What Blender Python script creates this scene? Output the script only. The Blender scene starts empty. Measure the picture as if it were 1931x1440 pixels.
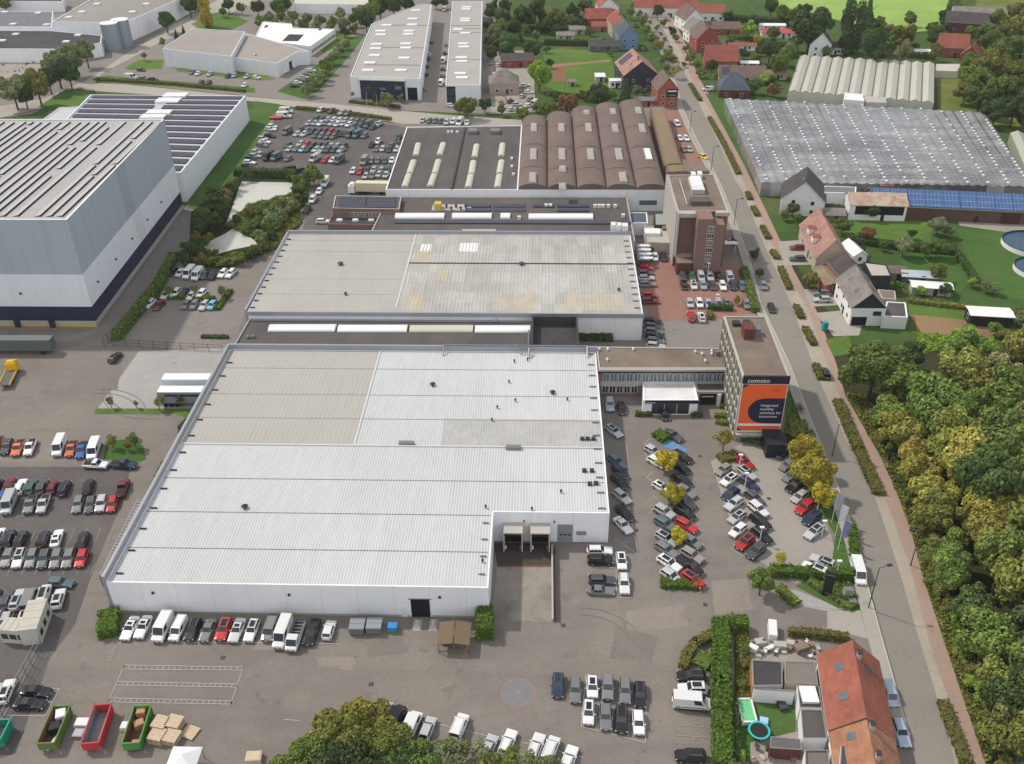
import bpy, bmesh, math, random
import numpy as np
R=math.radians
random.seed(7); rng=np.random.default_rng(7)
S=bpy.context.scene; COL=S.collection
# ------------------------------------------------------------------ survey: photo pixel -> point of the place
F=1795.56; TH=R(33.2485); RO=R(-0.6551); YA=R(-2.0591); HC=120.0
_ct,_st=math.cos(TH),math.sin(TH); _cr,_sr=math.cos(RO),math.sin(RO); _cy,_sy=math.cos(YA),math.sin(YA)
def G(px,py,z=0.0):
    X=px-965.5; V=py-720.0
    X,V=_cr*X+_sr*V,-_sr*X+_cr*V
    x=X; y=F*_ct-V*_st; zz=-F*_st-V*_ct
    t=(z-HC)/zz
    x*=t; y*=t
    return (_cy*x+_sy*y,-_sy*x+_cy*y,z)
def PX(w):
    x=_cy*w[0]-_sy*w[1]; y=_sy*w[0]+_cy*w[1]; z=w[2]-HC
    X=x; W=y*_ct-z*_st; V=-(y*_st+z*_ct)
    X,V=_cr*X-_sr*V,_sr*X+_cr*V
    return (965.5+F*X/W,720+F*V/W)
def ppm(px,py):            # photo pixels per metre across, at a ground pixel
    g=G(px,py); a=PX((g[0]-1,g[1],0)); b=PX((g[0]+1,g[1],0)); return (b[0]-a[0])/2
def ang(a,b):              # heading in degrees of the ground line between two pixels
    A=G(*a);B=G(*b); return math.degrees(math.atan2(B[1]-A[1],B[0]-A[0]))
ROADANG=ang((1545,720),(1465,500))
# ------------------------------------------------------------------ materials
def lin(c):
    return tuple(((v/255)/12.92 if v/255<=.04045 else ((v/255+.055)/1.055)**2.4) for v in c)
MATS={}
def newmat(name):
    m=bpy.data.materials.new(name); m.use_nodes=True
    nt=m.node_tree; b=nt.nodes['Principled BSDF']
    return m,nt,b
def _noise(nt,scale,detail=4,rough=.6,vec=None,stretch=None):
    n=nt.nodes.new('ShaderNodeTexNoise'); n.inputs['Scale'].default_value=scale; n.inputs['Detail'].default_value=detail; n.inputs['Roughness'].default_value=rough
    g=nt.nodes.new('ShaderNodeNewGeometry'); src=g.outputs['Position']
    if stretch:
        mp=nt.nodes.new('ShaderNodeMapping'); mp.inputs['Scale'].default_value=stretch
        nt.links.new(src,mp.inputs['Vector']); src=mp.outputs['Vector']
    nt.links.new(src,n.inputs['Vector']); return n.outputs['Fac']
def _ramp(nt,fac,lo,hi,a,b):
    r=nt.nodes.new('ShaderNodeMapRange'); r.inputs['From Min'].default_value=lo; r.inputs['From Max'].default_value=hi
    r.inputs['To Min'].default_value=a; r.inputs['To Max'].default_value=b; nt.links.new(fac,r.inputs['Value']); return r.outputs['Result']
def _mix(nt,fac,a,b,mode='MIX'):
    m=nt.nodes.new('ShaderNodeMix'); m.data_type='RGBA'; m.blend_type=mode
    for sock,v in ((m.inputs['Factor'],fac),(m.inputs['A'],a),(m.inputs['B'],b)):
        if isinstance(v,(int,float)): sock.default_value=v
        elif isinstance(v,tuple): sock.default_value=(*v[:3],1)
        else: nt.links.new(v,sock)
    return m.outputs['Result']
def _scalecol(nt,col,fac):
    m=nt.nodes.new('ShaderNodeVectorMath'); m.operation='SCALE'
    if isinstance(col,tuple): m.inputs[0].default_value=col[:3]
    else: nt.links.new(col,m.inputs[0])
    nt.links.new(fac,m.inputs['Scale']); return m.outputs['Vector']
def mat(name,rgb,rough=.8,var=.12,scale=.6,spec=.3,metal=0,big=0,col2=None,bs=.06,bump=0,stretch=None,cell=None,streak=None,joint=None):
    """plain weathered surface: rgb is the LINEAR base colour; var fine mottling, big broad staining towards col2"""
    if name in MATS: return MATS[name]
    m,nt,b=newmat(name)
    c=rgb
    if big:
        f=_ramp(nt,_noise(nt,bs,5,.65,stretch=stretch),.38,.66,0,big); c=_mix(nt,f,c,col2 or tuple(v*.6 for v in rgb))
    if streak: c=_mix(nt,_ramp(nt,_noise(nt,1.0,4,.6,stretch=streak[0]),.52,.75,0,streak[1]),c,tuple(v*.62 for v in rgb))
    if cell: c=cells(nt,c,cell[0],cell[1])
    if joint:
        tc=nt.nodes.new('ShaderNodeNewGeometry'); sp=nt.nodes.new('ShaderNodeSeparateXYZ'); nt.links.new(tc.outputs['Position'],sp.inputs[0])
        for ax in (0,1):
            d=nt.nodes.new('ShaderNodeMath'); d.operation='DIVIDE'; d.inputs[1].default_value=joint[0]; nt.links.new(sp.outputs[ax],d.inputs[0])
            q=nt.nodes.new('ShaderNodeMath'); q.operation='FRACT'; nt.links.new(d.outputs[0],q.inputs[0])
            l=nt.nodes.new('ShaderNodeMath'); l.operation='LESS_THAN'; l.inputs[1].default_value=.03; nt.links.new(q.outputs[0],l.inputs[0])
            ml=nt.nodes.new('ShaderNodeMath'); ml.operation='MULTIPLY'; ml.inputs[1].default_value=joint[1]; nt.links.new(l.outputs[0],ml.inputs[0]); c=_mix(nt,ml.outputs[0],c,tuple(v*.55 for v in rgb))
    if var:
        f=_ramp(nt,_noise(nt,scale,6,.7,stretch=stretch),.25,.75,1-var,1+var); c=_scalecol(nt,c,f)
    if isinstance(c,tuple): b.inputs['Base Color'].default_value=(*c,1)
    else: nt.links.new(c,b.inputs['Base Color'])
    b.inputs['Roughness'].default_value=rough; b.inputs['Metallic'].default_value=metal
    b.inputs['Specular IOR Level'].default_value=spec
    if bump:
        bp=nt.nodes.new('ShaderNodeBump'); bp.inputs['Strength'].default_value=bump; bp.inputs['Distance'].default_value=.1
        nt.links.new(_noise(nt,scale*6,3),bp.inputs['Height']); nt.links.new(bp.outputs['Normal'],b.inputs['Normal'])
    MATS[name]=m; return m
def cells(nt,c,size,amt):
    """sheet by sheet tone differences"""
    g=nt.nodes.new('ShaderNodeNewGeometry'); d=nt.nodes.new('ShaderNodeVectorMath'); d.operation='DIVIDE'; d.inputs[1].default_value=size; nt.links.new(g.outputs['Position'],d.inputs[0])
    f=nt.nodes.new('ShaderNodeVectorMath'); f.operation='FLOOR'; nt.links.new(d.outputs[0],f.inputs[0])
    w=nt.nodes.new('ShaderNodeTexWhiteNoise'); nt.links.new(f.outputs[0],w.inputs['Vector'])
    return _scalecol(nt,c,_ramp(nt,w.outputs['Value'],0,1,1-amt,1+amt))
def lum(name,rgb,**k): return mat(name,lin(rgb),**k)
K=.80                                   # photo colour of a sunlit matt surface -> base colour
def pc(r,g,b,k=None): return tuple(min(.86,v*(k or K)) for v in lin((r,g,b)))
def ground_mat(name,rgb,var=.10,patch=.35,col2=None,ps=.03,tracks=0,rough=.9,crack=.35,spot=.4):
    m,nt,b=newmat(name)
    c=rgb
    c=_mix(nt,_ramp(nt,_noise(nt,ps,6,.68),.42,.64,0,patch),c,col2 or tuple(v*.72 for v in rgb))
    c=_mix(nt,_ramp(nt,_noise(nt,ps*5.3,5,.7),.50,.72,0,patch*.7),c,tuple(min(.8,v*1.22) for v in rgb))
    if tracks:
        c=_mix(nt,_ramp(nt,_noise(nt,.5,4,.6,stretch=(.06,.5,1)),.52,.72,0,tracks),c,tuple(v*.7 for v in rgb))
    # cracks, oil spots, repaired patches
    v=nt.nodes.new('ShaderNodeTexVoronoi'); v.feature='DISTANCE_TO_EDGE'; v.inputs['Scale'].default_value=.11; g=nt.nodes.new('ShaderNodeNewGeometry')
    ad=nt.nodes.new('ShaderNodeMix'); ad.data_type='VECTOR'; ad.inputs['Factor'].default_value=.25; nz=nt.nodes.new('ShaderNodeTexNoise'); nz.inputs['Scale'].default_value=.35; nz.inputs['Detail'].default_value=5
    nt.links.new(g.outputs['Position'],nz.inputs['Vector']); sc=nt.nodes.new('ShaderNodeVectorMath'); sc.operation='SCALE'; sc.inputs['Scale'].default_value=9; nt.links.new(nz.outputs['Color'],sc.inputs[0])
    sm=nt.nodes.new('ShaderNodeVectorMath'); sm.operation='ADD'; nt.links.new(g.outputs['Position'],sm.inputs[0]); nt.links.new(sc.outputs[0],sm.inputs[1]); nt.links.new(sm.outputs[0],v.inputs['Vector'])
    c=_mix(nt,_ramp(nt,v.outputs['Distance'],.0,.012,crack,0),c,tuple(q*.55 for q in rgb))
    v2=nt.nodes.new('ShaderNodeTexVoronoi'); v2.inputs['Scale'].default_value=.16; nt.links.new(sm.outputs[0],v2.inputs['Vector'])
    c=_mix(nt,_ramp(nt,v2.outputs['Distance'],.05,.16,spot,0),c,tuple(q*.45 for q in rgb))
    c=_scalecol(nt,c,_ramp(nt,_noise(nt,1.7,8,.75),.25,.75,1-var,1+var))
    nt.links.new(c,b.inputs['Base Color']); b.inputs['Roughness'].default_value=rough; b.inputs['Specular IOR Level'].default_value=.2
    MATS[name]=m; return m
def grass_mat(name,a,b2,dry=None):
    m,nt,b=newmat(name)
    c=_mix(nt,_ramp(nt,_noise(nt,.09,6,.7),.35,.65,0,1),a,b2)
    if dry: c=_mix(nt,_ramp(nt,_noise(nt,.045,5,.6),.52,.7,0,.7),c,dry)
    c=_scalecol(nt,c,_ramp(nt,_noise(nt,1.1,8,.8),.25,.75,.7,1.3))
    nt.links.new(c,b.inputs['Base Color']); b.inputs['Roughness'].default_value=.95; b.inputs['Specular IOR Level'].default_value=.1
    bp=nt.nodes.new('ShaderNodeBump'); bp.inputs['Strength'].default_value=.6; bp.inputs['Distance'].default_value=.3
    nt.links.new(_noise(nt,2.5,4,.7),bp.inputs['Height']); nt.links.new(bp.outputs['Normal'],b.inputs['Normal'])
    MATS[name]=m; return m
def objcol_mat(name,rough,metal=0,spec=.5,coat=0,rand=0,transl=0):
    m,nt,b=newmat(name)
    o=nt.nodes.new('ShaderNodeObjectInfo'); c=o.outputs['Color']
    if rand:
        g=nt.nodes.new('ShaderNodeNewGeometry')
        c=_scalecol(nt,c,_ramp(nt,g.outputs['Random Per Island'],0,1,1-rand,1+rand))
    nt.links.new(c,b.inputs['Base Color'])
    b.inputs['Roughness'].default_value=rough; b.inputs['Metallic'].default_value=metal; b.inputs['Specular IOR Level'].default_value=spec
    if coat: b.inputs['Coat Weight'].default_value=coat; b.inputs['Coat Roughness'].default_value=.08
    if transl:
        t=nt.nodes.new('ShaderNodeBsdfTranslucent'); nt.links.new(c,t.inputs['Color'])
        mx=nt.nodes.new('ShaderNodeMixShader'); mx.inputs[0].default_value=transl
        nt.links.new(b.outputs[0],mx.inputs[1]); nt.links.new(t.outputs[0],mx.inputs[2])
        nt.links.new(mx.outputs[0],nt.nodes['Material Output'].inputs['Surface'])
    MATS[name]=m; return m
def stripes_mat(name,c1,c2,axis,period,duty,rough=.5,spec=.4,second=None,mott=.12,metal=0):
    """panels split by thin joints: lines across world axis 0/1 every period metres; object space"""
    m,nt,b=newmat(name)
    tc=nt.nodes.new('ShaderNodeTexCoord'); sp=nt.nodes.new('ShaderNodeSeparateXYZ'); nt.links.new(tc.outputs['Object'],sp.inputs[0])
    def ln(ax,per,du):
        d=nt.nodes.new('ShaderNodeMath'); d.operation='DIVIDE'; d.inputs[1].default_value=per; nt.links.new(sp.outputs[ax],d.inputs[0])
        f=nt.nodes.new('ShaderNodeMath'); f.operation='FRACT'; nt.links.new(d.outputs[0],f.inputs[0])
        l=nt.nodes.new('ShaderNodeMath'); l.operation='LESS_THAN'; l.inputs[1].default_value=du; nt.links.new(f.outputs[0],l.inputs[0]); return l.outputs[0]
    fac=ln(axis,period,duty)
    if second:
        mx=nt.nodes.new('ShaderNodeMath'); mx.operation='MAXIMUM'; nt.links.new(fac,mx.inputs[0]); nt.links.new(ln(*second),mx.inputs[1]); fac=mx.outputs[0]
    c=_mix(nt,fac,c1,c2)
    c=_scalecol(nt,c,_ramp(nt,_noise(nt,.5,5,.7),.25,.75,1-mott,1+mott))
    nt.links.new(c,b.inputs['Base Color']); b.inputs['Roughness'].default_value=rough; b.inputs['Specular IOR Level'].default_value=spec; b.inputs['Metallic'].default_value=metal
    MATS[name]=m; return m
# ------------------------------------------------------------------ mesh helpers
class MB:
    def __init__(s): s.v=[]; s.f=[]; s.m=[]; s.mats=[]
    def mi(s,m):
        if m not in s.mats: s.mats.append(m)
        return s.mats.index(m)
    def face(s,pts,m):
        n=len(s.v); s.v+= [tuple(p) for p in pts]; s.f.append(tuple(range(n,n+len(pts)))); s.m.append(s.mi(m))
    def box(s,cx,cy,z0,lx,ly,h,m,rot=0,taper=1):
        c,sn=math.cos(rot),math.sin(rot)
        def p(x,y,z): return (cx+c*x-sn*y,cy+sn*x+c*y,z)
        a,b=lx/2,ly/2; n=len(s.v); k=taper
        s.v+=[p(-a,-b,z0),p(a,-b,z0),p(a,b,z0),p(-a,b,z0),p(-a*k,-b*k,z0+h),p(a*k,-b*k,z0+h),p(a*k,b*k,z0+h),p(-a*k,b*k,z0+h)]
        for q in ((0,3,2,1),(4,5,6,7),(0,1,5,4),(1,2,6,5),(2,3,7,6),(3,0,4,7)):
            s.f.append(tuple(n+i for i in q)); s.m.append(s.mi(m))
    def prism(s,poly,z0,z1,m,top=None,bottom=True):
        n=len(s.v); k=len(poly)
        s.v+=[(p[0],p[1],z0) for p in poly]+[(p[0],p[1],z1) for p in poly]
        for i in range(k):
            j=(i+1)%k; s.f.append((n+i,n+j,n+k+j,n+k+i)); s.m.append(s.mi(m))
        s.f.append(tuple(n+k+i for i in range(k))); s.m.append(s.mi(top or m))
        if bottom: s.f.append(tuple(n+i for i in reversed(range(k)))); s.m.append(s.mi(m))
    def cyl(s,cx,cy,z0,r0,r1,h,m,seg=12,cap=True):
        n=len(s.v)
        for r,z in ((r0,z0),(r1,z0+h)):
            for i in range(seg): a=2*math.pi*i/seg; s.v.append((cx+r*math.cos(a),cy+r*math.sin(a),z))
        for i in range(seg):
            j=(i+1)%seg; s.f.append((n+i,n+j,n+seg+j,n+seg+i)); s.m.append(s.mi(m))
        if cap: s.f.append(tuple(n+seg+i for i in range(seg))); s.m.append(s.mi(m))
    def tube(s,a,b,r0,r1,m,seg=6):
        from mathutils import Vector
        A,B=Vector(a),Vector(b); d=(B-A).normalized(); u=d.orthogonal().normalized(); w=d.cross(u); n=len(s.v)
        for P_,r in ((A,r0),(B,r1)):
            for i in range(seg):
                t=2*math.pi*i/seg; q=P_+u*(r*math.cos(t))+w*(r*math.sin(t)); s.v.append(tuple(q))
        for i in range(seg):
            j=(i+1)%seg; s.f.append((n+i,n+j,n+seg+j,n+seg+i)); s.m.append(s.mi(m))
        s.f.append(tuple(n+seg+i for i in range(seg))); s.m.append(s.mi(m))
        s.f.append(tuple(n+i for i in reversed(range(seg)))); s.m.append(s.mi(m))
    def mesh(s,name,fix=False,smooth=False):
        me=bpy.data.meshes.new(name); me.from_pydata(s.v,[],s.f)
        for m in s.mats: me.materials.append(m)
        me.polygons.foreach_set('material_index',s.m)
        if fix:
            bm=bmesh.new(); bm.from_mesh(me); bmesh.ops.recalc_face_normals(bm,faces=bm.faces); bm.to_mesh(me); bm.free()
        if smooth: me.polygons.foreach_set('use_smooth',[True]*len(me.polygons))
        me.update(); return me
    def build(s,name,parent=None,fix=True,smooth=False,loc=None,mats=None):
        """one mesh object; loc = world point of its origin (the mesh is re-based on it)"""
        me=s.mesh(name,fix,smooth)
        o=bpy.data.objects.new(name,me); COL.objects.link(o)
        if parent is not None:
            o.parent=parent
            base=parent['_w'] if '_w' in parent else (0,0,0)
        if loc is not None:
            me.transform(__import__('mathutils').Matrix.Translation((-loc[0],-loc[1],-loc[2]))); o.location=loc
            o['_w']=tuple(loc)
        elif parent is not None and '_w' in parent:
            b=parent['_w']; me.transform(__import__('mathutils').Matrix.Translation((-b[0],-b[1],-b[2])))
            o['_w']=tuple(b)
        return o
def ob(name,me,parent=None):
    o=bpy.data.objects.new(name,me); COL.objects.link(o)
    if parent is not None: o.parent=parent
    return o
def tag(o,label,cat,group=None,kind=None):
    o['label']=label; o['category']=cat
    if group: o['group']=group
    if kind: o['kind']=kind
    return o
def thing(name,label,cat,loc=(0,0,0),rot=0,group=None,world=False):
    """Empty at the thing's base. world=True: its parts are given in world coordinates (MB.build re-bases them)"""
    o=bpy.data.objects.new(name,None); COL.objects.link(o); o.location=loc; o.rotation_euler=(0,0,rot); o.empty_display_size=.5
    tag(o,label,cat,group)
    if world: o['_w']=tuple(loc)
    return o
def centroid(P): return (sum(p[0] for p in P)/len(P),sum(p[1] for p in P)/len(P))
def inset(P,d):
    n=len(P); out=[]
    A=sum(P[i][0]*P[(i+1)%n][1]-P[(i+1)%n][0]*P[i][1] for i in range(n))
    sg=1 if A>0 else -1
    for i in range(n):
        p0,p1,p2=P[i-1],P[i],P[(i+1)%n]
        def nrm(a,b):
            dx,dy=b[0]-a[0],b[1]-a[1]; l=math.hypot(dx,dy) or 1; return (-dy/l*sg,dx/l*sg)
        n1,n2=nrm(p0,p1),nrm(p1,p2); k=1+n1[0]*n2[0]+n1[1]*n2[1]
        k=max(k,.3); out.append((p1[0]+(n1[0]+n2[0])/k*d,p1[1]+(n1[1]+n2[1])/k*d))
    return out
def ccw(P):
    n=len(P); A=sum(P[i][0]*P[(i+1)%n][1]-P[(i+1)%n][0]*P[i][1] for i in range(n))
    return P if A>0 else P[::-1]
LEVEL=[0]
SHEETS=[]
def _inp(p,P):
    c=False;n=len(P);j=n-1
    for i in range(n):
        if (P[i][1]>p[1])!=(P[j][1]>p[1]) and p[0]<(P[j][0]-P[i][0])*(p[1]-P[i][1])/(P[j][1]-P[i][1])+P[i][0]: c=not c
        j=i
    return c
def _segx(a,b,c,d):
    o=lambda p,q,r:(q[0]-p[0])*(r[1]-p[1])-(q[1]-p[1])*(r[0]-p[0])
    return o(a,b,c)*o(a,b,d)<0 and o(c,d,a)*o(c,d,b)<0
def _over(P,Q):
    if max(p[0] for p in P)<min(q[0] for q in Q) or min(p[0] for p in P)>max(q[0] for q in Q) or max(p[1] for p in P)<min(q[1] for q in Q) or min(p[1] for p in P)>max(q[1] for q in Q): return False
    if any(_inp(p,Q) for p in P) or any(_inp(q,P) for q in Q): return True
    return any(_segx(P[i-1],P[i],Q[j-1],Q[j]) for i in range(len(P)) for j in range(len(Q)))
def layer(P):
    z=.004+max([s[1] for s in SHEETS if _over(P,s[0])],default=0.0); SHEETS.append((P,z)); return z
def ground_z(x,y): return max([s[1] for s in SHEETS if _inp((x,y),s[0])],default=0.0)
def sheet(name,px,m,label,cat,z=None,world=False,kind='structure'):
    """flat ground sheet from photo pixels (painter's order: each new sheet lies 12 mm above the last)"""
    P=[p[:2] for p in px] if world else [G(x,y)[:2] for x,y in px]
    P=ccw(P); z=z if z is not None else layer(P); bm=bmesh.new()
    f=bm.faces.new([bm.verts.new((x,y,z)) for x,y in P]); f.normal_update(); bmesh.ops.triangulate(bm,faces=[f],ngon_method='EAR_CLIP')
    me=bpy.data.meshes.new(name); bm.to_mesh(me); bm.free(); me.materials.append(m)
    o=ob(name,me); tag(o,label,cat,kind=kind); return o
def lines(name,segs,m,w,label,cat='marking',z=None):
    b=MB(); LINEZ=.072 if z is None else z; z=LINEZ
    for a,c in segs:
        A,B=G(*a),G(*c); dx,dy=B[0]-A[0],B[1]-A[1]; l=math.hypot(dx,dy)
        if l<.01: continue
        nx,ny=-dy/l*w/2,dx/l*w/2
        b.face([(A[0]-nx,A[1]-ny,z),(B[0]-nx,B[1]-ny,z),(B[0]+nx,B[1]+ny,z),(A[0]+nx,A[1]+ny,z)],m)
    return tag(b.build(name,fix=False),label,cat,kind='structure')
def lerp(a,b,t): return tuple(x+(y-x)*t for x,y in zip(a,b))
FIN=[]
def ordinal(n):
    w=['','first','second','third','fourth','fifth','sixth','seventh','eighth','ninth','tenth','eleventh','twelfth','thirteenth','fourteenth','fifteenth','sixteenth','seventeenth','eighteenth','nineteenth','twentieth']
    if n<=20: return w[n]
    t={2:'twenty',3:'thirty',4:'forty',5:'fifty',6:'sixty',7:'seventy'}[n//10]
    return t+('-'+w[n%10] if n%10 else 'ieth' if False else '')
def number(n):
    w='zero one two three four five six seven eight nine ten eleven twelve thirteen fourteen fifteen sixteen seventeen eighteen nineteen twenty'.split()
    return w[n] if n<=20 else str(n)
# ------------------------------------------------------------------ ground materials
YARD=ground_mat('yard_asphalt',pc(142,134,126),.14,.6,pc(118,112,107),.035,tracks=.5)
DARKAS=ground_mat('dark_asphalt',pc(102,97,96),.14,.5,pc(130,123,117),.05,tracks=.2)
GREYAS=ground_mat('grey_asphalt',pc(146,139,133),.11,.40,pc(124,118,114),.05,tracks=.15)
ROADM=ground_mat('road_asphalt',pc(150,144,135),.07,.25,pc(128,124,118),.03,tracks=.2)
LIGHTROAD=ground_mat('light_road',pc(182,174,163),.07,.25,pc(160,152,143),.03)
CONC=ground_mat('concrete_paving',pc(178,175,171),.07,.30,pc(150,148,146),.06,tracks=.2)
LOTCONC=ground_mat('lot_concrete',pc(168,161,153),.07,.25,pc(148,142,136),.05)
RAMPC=ground_mat('ramp_concrete',pc(158,150,140),.10,.6,pc(96,90,84),.12)
BRICKP=ground_mat('brick_paving',pc(160,120,108),.10,.35,pc(140,108,98),.06)
PINKP=ground_mat('pink_paving',pc(178,152,138),.08,.3,pc(160,140,128),.08)
VERGE=ground_mat('verge_gravel',pc(182,171,156),.10,.4,pc(152,144,126),.12)
PAVE=ground_mat('pavement_slabs',pc(178,172,162),.08,.3,pc(150,145,138),.08)
DIRT=ground_mat('bare_earth',pc(158,130,98),.12,.4,pc(120,100,76),.06)
GRAVEL=ground_mat('grey_gravel',pc(170,162,152),.18,.4,pc(130,122,114),.08)
LAWN=grass_mat('lawn',pc(104,132,62,.8),pc(84,114,52,.8),pc(138,142,84,.78))
DLAWN=grass_mat('dark_lawn',pc(86,118,58,.8),pc(68,102,50,.8),pc(116,126,76,.75))
GARDEN=grass_mat('garden_ground',pc(88,112,58,.75),pc(66,92,50,.75),pc(122,124,78,.75))
FIELD=grass_mat('field',pc(160,190,104,.8),pc(142,176,88,.8),pc(178,198,120,.8))
DRYGR=grass_mat('dry_grass',pc(140,146,78,.65),pc(112,128,62,.65))
WHITE_P=mat('white_marking',pc(205,200,192,.72),var=.25,scale=1.5)
FAINT_P=mat('worn_marking',pc(164,156,148),var=.2,scale=1.5)
BLUE_P=mat('blue_marking',pc(92,150,192),var=.1)
RED_P=mat('red_marking',pc(176,126,116),var=.15)
DISC_P=mat('grey_disc_paint',pc(130,130,134),var=.12)
# ------------------------------------------------------------------ the base
b=MB(); b.face([(-3000,-300,0),(3000,-300,0),(3000,5000,0),(-3000,5000,0)],GARDEN)
tag(b.build('ground',fix=False),'green garden ground under the whole place','ground',kind='structure')
sheet('field',[(1455,-60),(1470,12),(1520,22),(1590,40),(1700,62),(1785,55),(1790,20),(1830,-60)],FIELD,'bright green meadow at the top of the view','field')
sheet('field',[(1835,40),(1850,-60),(2100,-60),(2100,40)],DRYGR,'pale dry meadow behind the dark barn','field')
sheet('ground',[(-400,260),(-400,-80),(960,-80),(930,60),(925,215),(740,207),(480,182),(170,150),(60,215)],GREYAS,'grey asphalt of the far industrial estate','ground')
sheet('ground',[(-350,1750),(-420,560),(0,560),(200,560),(345,395),(420,330),(525,205),(740,232),(985,228),(1240,196),(1268,196),(1312,295),(1346,322),(1365,360),(1390,425),(1435,572),(1491,690),(1524,778),(1582,923),(1618,1025),(1643,1131),(1661,1197),(1684,1278),(1720,1410),(1800,1750)],YARD,'brown grey asphalt yard around the white warehouses','yard')
# roads
sheet('road',[(-420,262),(0,200),(80,186),(165,150),(240,100),(330,45),(445,-20),(520,-60),(540,-60),(470,10),(420,30),(300,80),(190,140),(172,168),(90,200),(30,215),(-420,320)],LIGHTROAD,'pale industrial estate road curving away at the upper left','road')
sheet('road',[(168,156),(230,158),(480,183),(640,197),(740,207),(840,216),(985,226),(990,236),(760,233),(640,214),(520,196),(470,190),(160,170)],LIGHTROAD,'pale industrial estate road running behind the car park','road')
ROADL=[(1170,-60),(1192,0),(1210,40),(1240,92),(1272,147),(1290,210),(1315,265),(1346,322),(1365,360),(1390,425),(1417,500),(1435,572),(1455,614),(1491,690),(1524,778),(1582,923),(1618,1025),(1643,1131),(1661,1197),(1684,1278),(1720,1410),(1790,1700)]
ROADR=[(1210,-60),(1228,0),(1244,40),(1268,92),(1296,147),(1330,220),(1360,280),(1385,337),(1400,360),(1440,459),(1491,571),(1516,640),(1542,711),(1592,822),(1643,918),(1671,1000),(1697,1080),(1732,1202),(1763,1301),(1801,1436),(1880,1700)]
PATHL=[(1222,-60),(1240,0),(1256,40),(1282,92),(1303,147),(1340,210),(1367,270),(1395,325),(1409,360),(1455,457),(1483,512),(1524,584),(1560,685),(1587,753),(1623,829),(1659,916),(1684,979),(1715,1063),(1745,1182),(1773,1276),(1801,1347),(1831,1436),(1905,1700)]
PATHR=[(1236,-60),(1254,0),(1272,40),(1297,92),(1318,147),(1351,200),(1384,270),(1410,325),(1427,360),(1473,457),(1498,512),(1539,584),(1577,685),(1594,745),(1628,804),(1661,862),(1694,936),(1720,1007),(1737,1076),(1773,1187),(1814,1309),(1857,1436),(1935,1700)]
sheet('road',ROADL+ROADR[::-1],ROADM,'grey asphalt main street running the length of the view','road')
sheet('verge',ROADR+PATHL[::-1],VERGE,'pale gravel verge between main street and cycle path','verge')
sheet('cycle_path',PATHL+PATHR[::-1],PINKP,'pinkish brick cycle path beside the main street','path')
def offs(pl,d):
    out=[]
    for i,p in enumerate(pl):
        a=G(*pl[max(0,i-1)]);c=G(*pl[min(len(pl)-1,i+1)]);q=G(*p)
        dx,dy=c[0]-a[0],c[1]-a[1];l=math.hypot(dx,dy); out.append((q[0]-dy/l*d,q[1]+dx/l*d))
    return out
PL=ROADL[4:-1]
LEVEL[0]+=1
def kerbband(name,pl,d0,d1,h,m,label,cat):
    A=offs(pl,d0);B=offs(pl,d1);mb=MB();n=len(A)
    for i in range(n-1):
        for q in ([(*A[i],h),(*A[i+1],h),(*B[i+1],h),(*B[i],h)],[(*A[i],0),(*A[i+1],0),(*A[i+1],h),(*A[i],h)],[(*B[i+1],0),(*B[i],0),(*B[i],h),(*B[i+1],h)]): mb.face(q,m)
    return tag(mb.build(name),label,cat,kind='structure')
KERB=mat('kerb_stone',pc(196,190,180),var=.12)
kerbband('pavement',PL,-.25,-2.3,.36,PAVE,'pale slab pavement along the left side of the main street','pavement')
kerbband('kerb',PL,0.0,-.248,.375,KERB,'light kerb stones edging the main street','kerb')
# yards and car parks
sheet('car_park',[(452,347),(525,212),(600,212),(745,236),(770,242),(726,362),(660,372),(640,420),(612,470),(560,470),(600,330)],DARKAS,'dark asphalt car park behind the warehouses','car park')
sheet('car_park',[(-300,880),(245,880),(238,935),(212,990),(178,1070),(140,1180),(95,1240),(30,1420),(-200,1500)],DARKAS,'dark asphalt stock car park at the left','car park')
sheet('car_park',[(-300,830),(190,835),(190,868),(-300,868)],GREYAS,'grey strip under the pickup row','car park')
sheet('concrete_yard',[(262,662),(440,655),(410,770),(183,772)],CONC,'pale concrete apron beside the white warehouse','yard')
sheet('ground',[(325,470),(345,405),(420,560),(470,560),(440,655),(258,658),(210,650),(250,560)],GREYAS,'grey asphalt of the small visitor car park','car park')
sheet('ground',[(90,640),(192,617),(330,420),(352,420),(330,470),(228,630),(210,655)],GREYAS,'grey service lane beside the tall warehouse','lane')
sheet('car_park',[(1340,870),(1395,838),(1470,848),(1500,880),(1568,1010),(1578,1058),(1500,1100),(1462,1078),(1425,1052),(1398,1040),(1366,950)],LOTCONC,'pale concrete car park under the yellow trees','car park')
sheet('car_park',[(1205,470),(1250,462),(1262,490),(1395,495),(1425,590),(1352,602),(1226,606)],BRICKP,'red brick car park between the office blocks','car park')
sheet('ground',[(1226,606),(1352,602),(1425,590),(1440,655),(1240,660)],GREYAS,'grey asphalt lane behind the office wing','lane')
sheet('ground',[(1268,200),(1282,200),(1320,290),(1340,322),(1262,330),(1250,196)],BRICKP,'brick forecourt beside the vaulted hall','forecourt')
sheet('driveway',[(1560,1152),(1612,1148),(1650,1150),(1661,1197),(1668,1235),(1640,1205),(1560,1185)],PAVE,'pale worn entrance to the yard from the main street','driveway')
sheet('driveway',[(1447,1110),(1500,1112),(1590,1148),(1560,1152),(1505,1142)],CONC,'grey angled bay between low hedges','driveway')
sheet('loading_ramp',[(944,1040),(1040,1040),(1042,1172),(928,1169),(936,1080)],RAMPC,'stained concrete loading ramp in front of the docks','ramp')
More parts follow.
